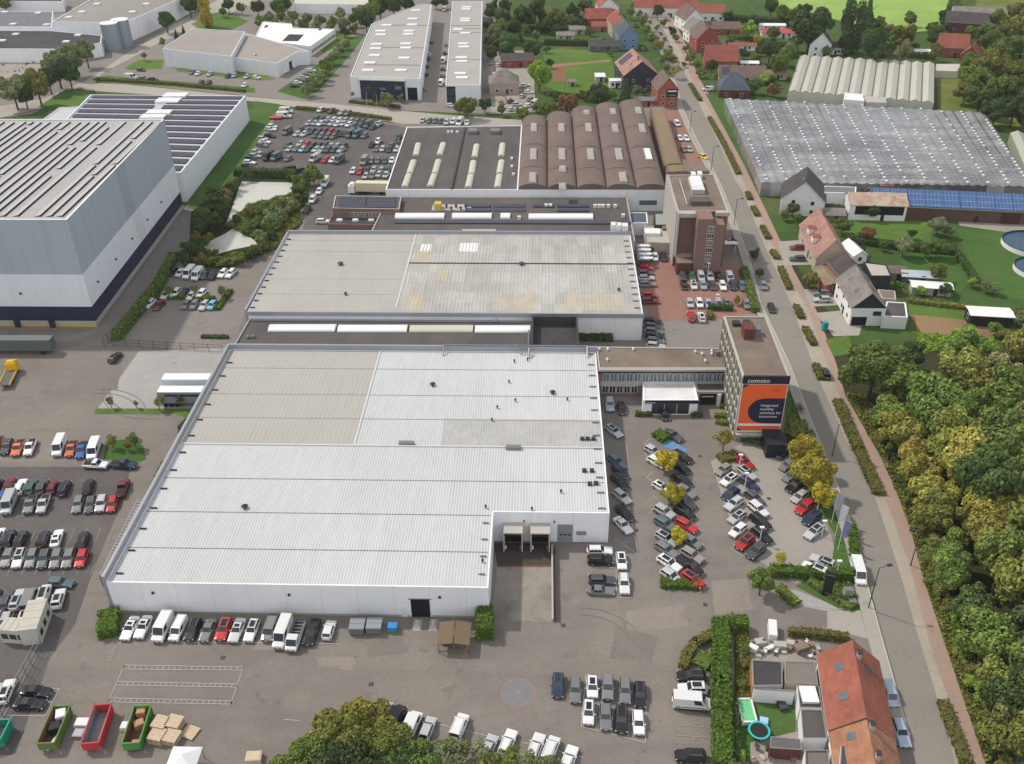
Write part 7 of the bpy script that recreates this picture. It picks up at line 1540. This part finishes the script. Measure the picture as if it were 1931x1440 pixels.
cover('ground_cover','planted bed behind the tall clipped hedge',[(1387,1192),(1411,1195),(1414,1330),(1390,1330)],3500,.9,.2,'olive green',8)
cover('ground_cover','leafy triangular sign bed',[(1530,1096),(1602,1096),(1608,1146),(1590,1146)],2500,.5,.18,'green',9)
# ================================================================== street furniture and small things
def skip(label,p,q,outer,inner,w=2.5,h=1.9):
    A,B=G(*p),G(*q); l=math.dist(A,B); rot=math.atan2(B[1]-A[1],B[0]-A[0]); t=thing('skip',label,'skip',((A[0]+B[0])/2,(A[1]+B[1])/2,.03),rot,'open skips at the yard corner')
    a=l/2; mb=MB(); tk=.12
    for s in (-1,1):
        mb.box(0,s*(w/2-tk/2),.15,l-1.0,tk,h,outer); mb.box(0,s*(w/2-tk/2-.075),.3,l-1.0,.03,h-.2,inner)
        for i in range(7): mb.box(-a+.9+i*(l-1.8)/6,s*(w/2+.05),.15,.12,.1,h-.1,outer)
        mb.face([(-a,s*(w/2),.15+h*.55),(-a+.5,s*(w/2),.15),(-a+.5,s*(w/2),.15+h),(-a,s*(w/2),.15+h)],outer)
    ob('wall',mb.mesh('wall',True),t); mb=MB(); mb.box(0,0,.12,l-.9,w-.1,.1,inner); ob('floor',mb.mesh('floor',True),t)
    mb=MB(); mb.box(a-.5,0,.15,.12,w,h,outer); ob('end_wall',mb.mesh('end_wall',True),t); mb=MB(); mb.box(-a+.25,0,.5,.5,w-.2,.12,inner); mb.box(-a,0,.56,.12,w,h-.45,outer); ob('end_wall',mb.mesh('end_wall',True),t)
    mb=MB()
    for s in (-1,1): mb.box(0,s*(w/2),h+.1,l,.18,.14,outer)
    mb.box(a-.5,0,h+.1,.18,w,.14,outer); mb.box(-a,0,h+.1,.18,w,.14,outer); ob('rim',mb.mesh('rim',True),t); return t
GP=mat('green_paint',(.10,.22,.05),rough=.6,var=.15,big=.5,col2=(.20,.12,.05),bs=.6); GP2=mat('bright_green_paint',(.08,.26,.05),rough=.5,var=.12); RP=mat('red_paint',(.50,.035,.05),rough=.5,var=.1,big=.3,col2=(.3,.06,.05),bs=.5); RUST=mat('rust_inside',(.20,.10,.06),rough=.9,var=.25,big=.4,col2=(.1,.06,.05),bs=.6); GIN=mat('grey_inside',(.22,.24,.28),rough=.8,var=.2,big=.5,col2=(.35,.30,.25),bs=.6)
s1=skip('dull green skip with rusty inside and dark scrap in it',(93,1418),(125,1342),GP,RUST); skip('red skip with a grey empty inside',(176,1418),(202,1340),RP,GIN); skip('bright green skip with boxes and timber in it',(252,1418),(276,1342),GP2,RUST)
PALE=mat('pale_pallet_wood',pc(216,194,166,.82),rough=.9,var=.18,scale=2); CARD=mat('cardboard',pc(196,160,118,.78),var=.1)
def loosebox(name,label,cat,p,z,lx,ly,h,m,rot=0,group=None,detail=True):
    A=G(*p); t=thing(name,label,cat,(A[0],A[1],z),R(rot),group); mb=MB(); mb.box(0,0,0,lx,ly,h,m); 
    if detail:
        for s in (-1,1): mb.box(s*(lx/2-.05),0,.02,.12,ly+.04,h-.04,m)
        mb.box(0,0,h-.01,lx*.86,ly*.86,.05,m)
    ob('body',mb.mesh('body',True),t); return t
loosebox('scrap_box','pale scrap panel leaning inside the dull green skip','scrap',(120,1358),.3,1.6,1.4,1.5,WFRAME,-70); loosebox('scrap_box','dark scrap box in the middle of the dull green skip','scrap',(108,1380),.3,1.5,1.6,1.3,TRIM,-70); loosebox('plank','white plank lying in the dull green skip','plank',(100,1405),.35,2.4,.5,.2,WFRAME,78)
loosebox('cardboard_box','big cardboard box at the back of the bright green skip','box',(270,1352),.3,1.3,1.2,1.4,CARD,10); loosebox('cardboard_box','flat cardboard box in the middle of the bright green skip','box',(265,1372),.3,1.4,1.2,1.0,CARD,30); loosebox('cardboard_box','small cardboard box at the open end of the bright green skip','box',(258,1408),.3,1.0,.9,.8,CARD,5)
def pallet_stack(label,p,n,rot=-12,group='pallet stacks by the skips'):
    A=G(*p); t=thing('pallet_stack',label,'pallets',(A[0],A[1],.03),R(rot),group)
    for i in range(n):
        mb=MB(); z=i*.15
        for k in range(3): mb.box((k-1)*.95,0,z,.12,2.1,.11,PALE)
        for k in range(7): mb.box(0,-.93+k*.31,z+.1,2.2,.27,.035,PALE)
        ob('pallet',mb.mesh('pallet',True),t)
    return t
pallet_stack('pallet stack at the far left of the pile',(306,1372),10); pallet_stack('pallet stack at the far right of the pile',(332,1371),10); pallet_stack('pallet stack at the near left of the pile',(299,1394),9); pallet_stack('pallet stack at the near right of the pile',(326,1396),8); pallet_stack('single low pallet lying right of the pile',(359,1382),2,-20)
loosebox('crate','white framed crate left of the red skip, with dark slots','crate',(160,1366),.03,2.6,1.4,.7,WFRAME,0); loosebox('crate','small grey crate below the white framed one','crate',(150,1386),.03,1.5,1.4,.6,STEEL,0); loosebox('crate','white crate left of the bright green skip','crate',(238,1373),.03,1.2,1.2,.8,WFRAME,0); loosebox('crate','pale wooden crate at the bottom edge of the yard','crate',(480,1432),.03,2.2,1.6,.9,PALE,5)
t=skip('teal green container cut by the left edge of the view',(-8,1412),(14,1368),mat('teal_paint',(.02,.30,.20),rough=.5,var=.1),GIN)
A=G(352,1452); t=thing('gazebo','white peaked gazebo roof at the bottom edge','gazebo',(A[0],A[1],0)); mb=MB()
for i in range(4):
    a=math.pi/4+i*math.pi/2; b2=a+math.pi/2; mb.face([(3*math.cos(a),3*math.sin(a),2.4),(3*math.cos(b2),3*math.sin(b2),2.4),(0,0,3.6)],RENDERW)
ob('canopy',mb.mesh('canopy',True),t)
for i in range(4):
    a=math.pi/4+i*math.pi/2; mb=MB(); mb.tube((2.8*math.cos(a),2.8*math.sin(a),0),(2.8*math.cos(a),2.8*math.sin(a),2.45),.06,.06,STEEL); ob('post',mb.mesh('post',True),t)
# container offices
def cabin(label,p,l,w,h,rot,m):
    A=G(p[0],p[1],h*.5); t=thing('office_container',label,'container',(A[0],A[1],.03),R(rot)); mb=MB(); mb.box(0,0,0,l,w,h,m); ob('body',mb.mesh('body',True),t); mb=MB(); mb.box(0,0,h,l+.1,w+.1,.14,mat('container_roof',pc(206,200,186,.78),var=.08)); 
    for k in range(4): mb.box(-l/2+l*(k+.5)/4,0,h+.14,.1,w,.06,m)
    ob('roof',mb.mesh('roof',True),t)
    for k in range(3):
        mb=MB(); mb.box(-l/2+l*(k+.6)/3.3,-w/2,1.0,1.1,.1,1.1,GLASS); ob('window',mb.mesh('window',True),t)
    return t
cabin('long pale office container by the wire fence',(67,1173),6.6,2.9,3.4,hs_+180,mat('cream_container',pc(206,206,198,.8),var=.05)); cabin('shorter pale office container set square to the long one',(34,1190),4.6,2.7,2.9,-4,mat('cream_container',None) if 'cream_container' in MATS else None)
# wire fence
def fence(label,pts,h,n,m,net=None,name='wire_fence'):
    P=[G(*p) for p in pts]; t=thing(name,label,'fence',(P[0][0],P[0][1],0),world=True)
    L_=[math.dist(a,b2) for a,b2 in zip(P,P[1:])]; tot=sum(L_)
    mb=MB()
    for a,b2 in zip(P,P[1:]):
        for z in (h,h*.55,.15): mb.tube((a[0],a[1],z),(b2[0],b2[1],z),.035,.035,m,4)
        l=math.dist(a,b2); k=int(l/.5)
        for i in range(k+1):
            q=lerp(a,b2,i/max(1,k)); mb.tube((q[0],q[1],.1),(q[0],q[1],h),.012,.012,m,3)
    mb.build('mesh_panel',t)
    for i in range(n+1):
        d=tot*i/n; k=0
        while k<len(L_)-1 and d>L_[k]: d-=L_[k];k+=1
        q=lerp(P[k],P[k+1],min(1,d/L_[k])); mb=MB(); mb.tube((q[0],q[1],0),(q[0],q[1],h+.15),.06,.06,m,6); mb.build('post',t)
    return t
fence('grey mesh fence running past the container offices',[(80,1218),(42,1288),(0,1365),(-15,1395)],2.4,9,STEEL)
fence('thin mesh fence above the concrete apron',[(213,652),(300,657),(420,664)],2.0,8,DSTEEL)
fence('grey gate frame at the head of the service lane',[(197,654),(214,640)],2.6,2,DSTEEL,name='gate')
fence('pale roadside fence beside the estate flag poles',[(618,213),(735,229)],1.6,8,STEEL)
# ribbed shed strip beside the front warehouse
A=[G(x,y,2.6) for x,y in ((272,940),(284,946),(232,1060),(203,1092),(184,1088))]
cov,_=flat('lean_to','ribbed pale lean to roof along the side of the white warehouse','lean-to',[(258,941),(278,941),(206,1084),(186,1084)],2.8,STEEL,mat('ribbed_pale_sheet',pc(178,168,158,.76),var=.12),par=.08)
mb=MB()
for i in range(26):
    a=lerp((259,943),(187,1082),i/25);b2=lerp((277,943),(205,1082),i/25); strip(mb,a,b2,2.74,.14,.09,mat('sheet_rib',pc(140,130,122,.75),var=.1))
mb.build('roof_rib',cov)
# bins and shelter
for p,l,m,sz in (((675,1188),'grey wheeled container left of its twin','grey_bin',(2.3,2.4,1.3)),((707,1187),'grey wheeled container right of its twin','grey_bin',(2.3,2.4,1.3))):
    A=G(*p); t=thing('waste_container',l,'bin',(A[0],A[1],.03),0,'grey waste containers'); mm=mat('grey_bin',pc(126,130,134,.8),var=.1); mb=MB(); mb.box(0,0,.2,sz[0],sz[1],sz[2],mm,taper=1.06); ob('body',mb.mesh('body',True),t); mb=MB(); mb.box(0,.6,1.5,2.5,1.25,.1,mat('bin_lid',pc(150,154,158,.8),var=.06)); mb.box(0,-.62,1.5,2.5,1.1,.08,MATS['bin_lid']); ob('lid',mb.mesh('lid',True),t)
    for x in (-.9,.9): mb=MB(); mb.box(x,-1,0,.15,.3,.22,TYRE); ob('wheel',mb.mesh('wheel',True),t)
A=G(741,1189); t=thing('recycling_bin','blue bin with a green foot beside the grey containers','bin',(A[0],A[1],.03)); mb=MB(); mb.box(0,0,0,1.5,1.3,.35,GP2); ob('base',mb.mesh('base',True),t); mb=MB(); mb.box(0,0,.35,1.4,1.2,.8,mat('blue_paint',(.04,.22,.55),rough=.4,var=.05)); mb.box(0,.05,1.15,1.5,1.3,.12,MATS['blue_paint']); ob('body',mb.mesh('body',True),t)
for p,l in (((787,1178),'left concrete ramp block beside the dark doorway'),((818,1178),'right concrete ramp block beside the dark doorway')):
    A=G(*p); mb=MB(); mb.box(0,0,0,1.5,2.6,.8,CONCW,taper=.35); o=ob('ramp_block',mb.mesh('ramp_block',True)); o.location=A; tag(o,l,'block','concrete blocks beside the doorway')
A=G(857,1190,2.4); t=thing('timber_shelter','brown double roofed timber shelter beside the green hedge block','shelter',(A[0],A[1],.03),0)
BR=mat('brown_timber_roof',pc(128,110,88,.75),rough=.9,var=.2,scale=2,stretch=(1,4,1))
for s in (-1,1):
    mb=MB(); mb.face([(s*2.6,-2.6,2.1),(s*.08,-2.6,2.5),(s*.08,2.0,2.7),(s*2.6,2.0,2.3)][::(1 if s<0 else -1)],BR); mb.face([(s*2.6,-2.6,1.98),(s*.08,-2.6,2.38),(s*.08,2.0,2.58),(s*2.6,2.0,2.18)][::(-1 if s<0 else 1)],BR); ob('roof',mb.mesh('roof',False),t)
for x in (-2.4,0,2.4):
    for y in (-2.4,1.9): mb=MB(); mb.box(x,y,0,.14,.14,2.15,WOOD); ob('post',mb.mesh('post',True),t)
mb=MB(); mb.box(0,-1.9,0,5,.5,.15,WOOD); mb.box(-1.3,0,0,1.9,1.6,1.0,BR); ob('bench',mb.mesh('bench',True),t)
# lamps, flags, signs
def lamp(label,p,h,arm=(1.0,0),m=None,head=None,group='street lamps'):
    A=G(*p); t=thing('street_lamp',label,'lamp post',(A[0],A[1],0),0,group); m=m or DSTEEL
    mb=MB(); mb.tube((0,0,0),(0,0,h),.11,.07,m,8); ob('post',mb.mesh('post',True),t)
    if arm: mb=MB(); mb.tube((0,0,h-.1),(arm[0],arm[1],h+.25),.06,.05,m,6); ob('arm',mb.mesh('arm',True),t)
    mb=MB(); x,y=arm or (0,0); mb.box(x*1.2,y*1.2,h+.15,.8,.45,.22,head or DSTEEL,rot=math.atan2(y,x) if arm else 0); ob('lamp_head',mb.mesh('lamp_head',True),t)
for p,h,a,l in (((1637,1148),9.5,(1.4,.3),'tall dark street lamp by the white van on the pavement'),((1569,860),8,(1.4,0),'street lamp behind the big yellow trees'),((1384,425),8.5,(1.2,0),'street lamp beside the brick tower'),((1341,322),8.5,(1.2,0),'street lamp beside the entrance pavilion'),((1301,250),8,(1.1,0),'street lamp beside the vaulted hall forecourt'),((1717,1066),8,(-1.3,0),'street lamp on the far verge by the wood')): lamp(l,p,h,a)
for p,l in (((1334,520),'white topped lamp post between the first brick lot cars'),((1351,580),'white topped lamp post between the third line of cars'),((1432,1024),'white topped lamp post at the red off-roader'),((1393,886),'white topped lamp post between the pale lot files'),((1404,921),'white topped lamp post beside the navy estate car'),((1549,1012),'white topped lamp post beside the silver glass-roofed car'),((1576,1088),'white topped lamp post by the sign pillar'),((1540,966),'white topped lamp post under the last yellow tree')): lamp(l,p,3.6,None,WFRAME,DOME,'white topped car park lamps')
def flag(label,p,h,col,fl=True,group='flag poles'):
    A=G(*p); t=thing('flag_pole',label,'flag pole',(A[0],A[1],0),0,group); mb=MB(); mb.tube((0,0,0),(0,0,h),.07,.04,WFRAME,8); ob('pole',mb.mesh('pole',True),t)
    if fl:
        mb=MB(); n=6
        for i in range(n):
            for k in range(5):
                def q(u,v): return (.06+1.25*u*(1-.15*v),.16*math.sin(u*5+v*2.0),h-.2-3.6*v-.4*u*u)
                u0,u1,v0,v1=i/n,(i+1)/n,k/5,(k+1)/5; mb.face([q(u0,v0),q(u1,v0),q(u1,v1),q(u0,v1)],col)
        ob('flag',mb.mesh('flag',False),t)
FW_=mat('white_cloth',(.72,.72,.76),rough=.8,var=.05); FP=mat('violet_cloth',(.24,.22,.48),rough=.8,var=.1)
flag('flag pole with a white flag, middle of the three',(1575,1010),7.5,FW_); flag('flag pole with a violet flag by the pavement',(1580,1036),7.0,FP); flag('flag pole with a grey flag under the yellow tree',(1568,985),7.0,mat('grey_cloth',(.40,.40,.44),rough=.8,var=.1))
flag('bare white flag pole before the blue workshop front',(694,214),9,FW_,False,'estate flag poles'); flag('bare white flag pole right of its twin on the estate',(713,220),9,FW_,False,'estate flag poles')
A=G(1558,1122); t=thing('sign_pillar','tall black sign pillar with a pale top band at the corner','sign',(A[0],A[1],0),R(-14)); mb=MB(); mb.box(0,0,0,1.55,.5,5.3,BLACK); ob('panel',mb.mesh('panel',True),t); mb=MB(); mb.box(0,-.26,4.75,1.4,.03,.25,STEEL); ob('band',mb.mesh('band',True),t)
for p,l,s in (((1598,1122),'grey utility cabinet in the triangular bed',(1.5,.9,1.5)),((1606,1140),'smaller grey utility cabinet at the bed corner',(1.1,.8,1.0))):
    A=G(*p); mb=MB(); mb.box(0,0,0,s[0],s[1],s[2],mat('cabinet_grey',pc(176,180,176,.8),var=.06)); mb.box(0,0,s[2],s[0]+.1,s[1]+.1,.08,STEEL); mb.box(0,-s[1]/2,.1,.03,.03,s[2]-.2,DSTEEL); o=ob('utility_cabinet',mb.mesh('utility_cabinet',True)); o.location=A; tag(o,l,'cabinet')
loosebox('portable_toilet','teal portable toilet cabin with a white roof on the drive','toilet cabin',(1554,622),.03,1.2,1.2,2.2,mat('teal_plastic',(.02,.28,.32),rough=.4,var=.05),10)
# paddling pool, trampoline
A=G(1407,1345); t=thing('paddling_pool','rectangular pool with pale rim and bright green water','pool',(A[0],A[1],.1),R(2)); mb=MB()
for x,y,lx,ly in ((-1.05,0,.28,4.2),(1.05,0,.28,4.2),(0,2.05,2.3,.28),(0,-2.05,2.3,.28)): mb.box(x,y,0,lx,ly,.75,WFRAME)
ob('rim',mb.mesh('rim',True),t); mb=MB(); mb.box(0,0,.1,2.0,4.0,.5,mat('green_water',(.16,.52,.24),rough=.15,var=.05)); ob('water_surface',mb.mesh('water_surface',True),t)
A=G(1430,1384); t=thing('trampoline','round trampoline with a turquoise pad and dark mat','trampoline',(A[0],A[1],.1)); mb=MB(); mb.cyl(0,0,.78,1.3,1.3,.04,TRIM,24); ob('mat',mb.mesh('mat',True),t); mb=MB(); n=24
for i in range(n):
    a,b2=2*math.pi*i/n,2*math.pi*(i+1)/n; mb.face([(1.6*math.cos(a),1.6*math.sin(a),.84),(1.6*math.cos(b2),1.6*math.sin(b2),.84),(1.3*math.cos(b2),1.3*math.sin(b2),.84),(1.3*math.cos(a),1.3*math.sin(a),.84)],mat('turquoise_pad',(.03,.48,.46),rough=.5,var=.05))
ob('pad',mb.mesh('pad',False),t)
for i in range(4):
    a=i*math.pi/2; mb=MB(); mb.tube((1.45*math.cos(a),1.45*math.sin(a),0),(1.45*math.cos(a),1.45*math.sin(a),.82),.05,.05,STEEL); ob('leg',mb.mesh('leg',True),t)
for p,l,s in (((1473,1330),'dark garden bench on the small lawn',(1.2,2.2,.6)),((1440,1362),'blue and white swim ring beside the trampoline',(1.2,1.2,.4)),((1432,1215),'pale garden tables stacked on the terrace',(1.6,1.2,.8)),((1455,1196),'white playhouse slab behind the terrace',(1.3,3.4,1.6)),((1420,1226),'white garden chair group on the terrace',(1.4,1.0,.8)),((1470,1220),'pile of pale sacks on the terrace',(2.0,1.2,.7)),((1510,1225),'pale timber heap at the terrace end',(2.2,1.4,.9)),((1490,1217),'grey barrow and pots on the terrace',(1.2,1.0,.7)),((1450,1225),'low white bench on the terrace',(1.8,.7,.5))):
    loosebox('garden_furniture' if 'pile' not in l and 'heap' not in l else 'heap',l,'garden furniture',p,.12,*s,mat('dark_plastic',(.06,.065,.08),var=.1) if 'dark' in l else mat('light_blue_plastic',(.35,.55,.75),var=.1) if 'blue' in l else WFRAME if 'white' in l else WOOD if 'timber' in l else CONCW,TR.uniform(-40,40))
CL=random.Random(9)
for reg,n,wh in (([(1412,1210),(1540,1206),(1544,1240),(1418,1238)],26,'on the terrace behind the row house'),([(932,170),(1005,172),(1008,208),(928,206)],22,'on the wreck yard'),([(1420,1402),(1512,1418),(1514,1440),(1420,1440)],12,'in the garden of the second row house'),([(0,112),(70,112),(50,140),(0,142)],16,'on the gravel yard at the upper left'),([(1690,525),(1735,520),(1740,545),(1695,545)],10,'in the back garden beside the glass shed'),([(1715,400),(1790,400),(1790,412),(1720,412)],8,'before the solar barn')):
    for k in range(n):
        while True:
            p=(CL.uniform(min(q[0] for q in reg),max(q[0] for q in reg)),CL.uniform(min(q[1] for q in reg),max(q[1] for q in reg)))
            if _inp(p,reg): break
        kind,mm,sz=CL.choice((('plastic_chair',WFRAME,(.5,.5,.8)),('wooden_box',WOOD,(.9,.7,.6)),('plant_pot',T_BRN,(.5,.5,.5)),('metal_drum',STEEL,(.6,.6,.9)),('plank_pile',PALE,(1.6,.5,.35)),('plastic_sack',CONCW,(.9,.6,.35))))
        word={'plastic_chair':'white plastic chair','wooden_box':'weathered wooden box','plant_pot':'brown plant pot','metal_drum':'grey metal drum','plank_pile':'pale plank pile','plastic_sack':'pale filled sack'}[kind]
        A=G(*p); b=MB(); lx,ly,h=sz
        if kind in('plant_pot','metal_drum'): b.cyl(0,0,0,lx*.4,lx*.5,h,mm,10); b.cyl(0,0,h,lx*.42,lx*.42,.06,DSTEEL if kind=='metal_drum' else BARK,10)
        elif kind=='plastic_chair': b.box(0,0,.40,.5,.5,.06,mm); b.box(0,.24,.42,.5,.05,.5,mm); [b.box(x,y,0,.05,.05,.42,mm) for x in(-.2,.2) for y in(-.2,.2)]
        elif kind=='plank_pile': [b.box(0,-.2+i*.13,CL.uniform(0,.12),lx,.11,.12,mm,rot=CL.uniform(-.1,.1)) for i in range(4)]
        elif kind=='plastic_sack': b.box(0,0,0,lx,ly,h*.6,mm,taper=1.08); b.box(0,0,h*.6,lx*1.05,ly*1.05,h*.4,mm,taper=.7)
        else: b.box(0,0,0,lx,ly,h,mm); b.box(0,0,h,lx*1.05,ly*1.05,.06,mm); b.box(0,-ly/2,.1,lx*.9,.05,h*.3,mm)
        o=ob(kind,b.mesh(kind,True)); o.location=(A[0],A[1],ground_z(A[0],A[1])); o.rotation_euler=(0,0,CL.uniform(0,6)); tag(o,word+' '+wh,word.split()[-1],'clutter '+wh)
# ------------------------------------------------------------------ labels: any label still shared gets its place in the row
def dedupe():
    d=defaultdict(list)
    for o in COL.objects:
        if o.parent is None and 'label' in o and o.get('kind')!='structure': d[o['label']].append(o)
    for l,L in d.items():
        if len(L)<2: continue
        L.sort(key=lambda o:PX(tuple(o.location))[0]); 
        for i,o in enumerate(L): o['label']=f"{l}, {ordinal(i+1)} of {number(len(L))} from left"
dedupe()
# ================================================================== camera, sun, sky
cam=bpy.data.cameras.new('camera'); co=bpy.data.objects.new('camera',cam); COL.objects.link(co)
cam.sensor_fit='HORIZONTAL'; cam.sensor_width=36; cam.lens=F/1931*36; cam.clip_start=1; cam.clip_end=8000
from mathutils import Matrix,Vector
r_=Vector((_cy,-_sy,0)); f_=Vector((_sy*_ct,_cy*_ct,-_st)); u_=r_.cross(f_)
# roll
c_,s_=math.cos(RO),math.sin(RO)
rr=r_*c_+u_*s_; uu=-r_*s_+u_*c_
M=Matrix(((rr.x,uu.x,-f_.x,0),(rr.y,uu.y,-f_.y,0),(rr.z,uu.z,-f_.z,HC),(0,0,0,1))); co.matrix_world=M
S.camera=co
SUN_EL=R(49); SD=Vector((-.88,.47,0)).normalized()
sd=Vector((SD.x*math.cos(SUN_EL),SD.y*math.cos(SUN_EL),math.sin(SUN_EL)))
sl=bpy.data.lights.new('sun','SUN'); sl.energy=2.7; sl.angle=R(2.0); sl.color=(1,.95,.87); so=bpy.data.objects.new('sun',sl); COL.objects.link(so); so.location=(0,0,300); so.rotation_euler=(-sd).to_track_quat('-Z','Y').to_euler()
w=bpy.data.worlds.new('World'); S.world=w; w.use_nodes=True; nt=w.node_tree; bg=nt.nodes['Background']
sk=nt.nodes.new('ShaderNodeTexSky'); sk.sky_type='NISHITA'; sk.sun_disc=False; sk.sun_elevation=SUN_EL; sk.sun_rotation=math.atan2(SD.x,SD.y); sk.air_density=1.0; sk.dust_density=3.0; sk.ozone_density=1.0
bg.inputs['Strength'].default_value=.15
# broken white cloud over the blue: bright cloud cover all round the dome
tc=nt.nodes.new('ShaderNodeTexCoord'); nz=nt.nodes.new('ShaderNodeTexNoise'); nz.inputs['Scale'].default_value=2.2; nz.inputs['Detail'].default_value=6; nz.inputs['Roughness'].default_value=.55; nt.links.new(tc.outputs['Generated'],nz.inputs['Vector'])
cl=nt.nodes.new('ShaderNodeMapRange'); cl.inputs['From Min'].default_value=.36; cl.inputs['From Max'].default_value=.56; nt.links.new(nz.outputs['Fac'],cl.inputs['Value'])
mx=nt.nodes.new('ShaderNodeMix'); mx.data_type='RGBA'; nt.links.new(cl.outputs['Result'],mx.inputs['Factor']); nt.links.new(sk.outputs[0],mx.inputs['A']); 
# extra brightness added to the cloud behind the camera, to lift walls facing it
spx=nt.nodes.new('ShaderNodeVectorMath'); spx.operation='DOT_PRODUCT'; spx.inputs[1].default_value=(.42,-.88,.12); nt.links.new(tc.outputs['Generated'],spx.inputs[0])
br=nt.nodes.new('ShaderNodeMapRange'); br.inputs['From Min'].default_value=-.5; br.inputs['From Max'].default_value=.95; br.inputs['To Min'].default_value=2.3; br.inputs['To Max'].default_value=8.6; nt.links.new(spx.outputs['Value'],br.inputs['Value'])
cs=nt.nodes.new('ShaderNodeVectorMath'); cs.operation='SCALE'; cs.inputs[0].default_value=(1.0,1.005,1.02); nt.links.new(br.outputs['Result'],cs.inputs['Scale']); nt.links.new(cs.outputs['Vector'],mx.inputs['B'])
nt.links.new(mx.outputs['Result'],bg.inputs['Color'])
S.view_settings.view_transform='Standard'; S.view_settings.look='None'; S.view_settings.exposure=0.10; S.view_settings.gamma=1.0
S.cycles.max_bounces=6; S.cycles.diffuse_bounces=3; S.cycles.glossy_bounces=3; S.cycles.transmission_bounces=4
# thin haze over the whole place
hm_=bpy.data.materials.new('haze'); hm_.use_nodes=True; hn=hm_.node_tree; hn.nodes.remove(hn.nodes['Principled BSDF']); pv=hn.nodes.new('ShaderNodeVolumePrincipled'); pv.inputs['Color'].default_value=(.93,.95,.97,1); pv.inputs['Density'].default_value=.00007; hn.links.new(pv.outputs[0],hn.nodes['Material Output'].inputs['Volume'])
mb=MB(); mb.box(0,500,-1,1400,1300,HC+6,hm_); hz=mb.build('haze'); tag(hz,'thin pale haze in the air over the whole estate','haze',kind='stuff')
for o in COL.objects:
    for k in ('_w',):
        if k in o: del o[k]
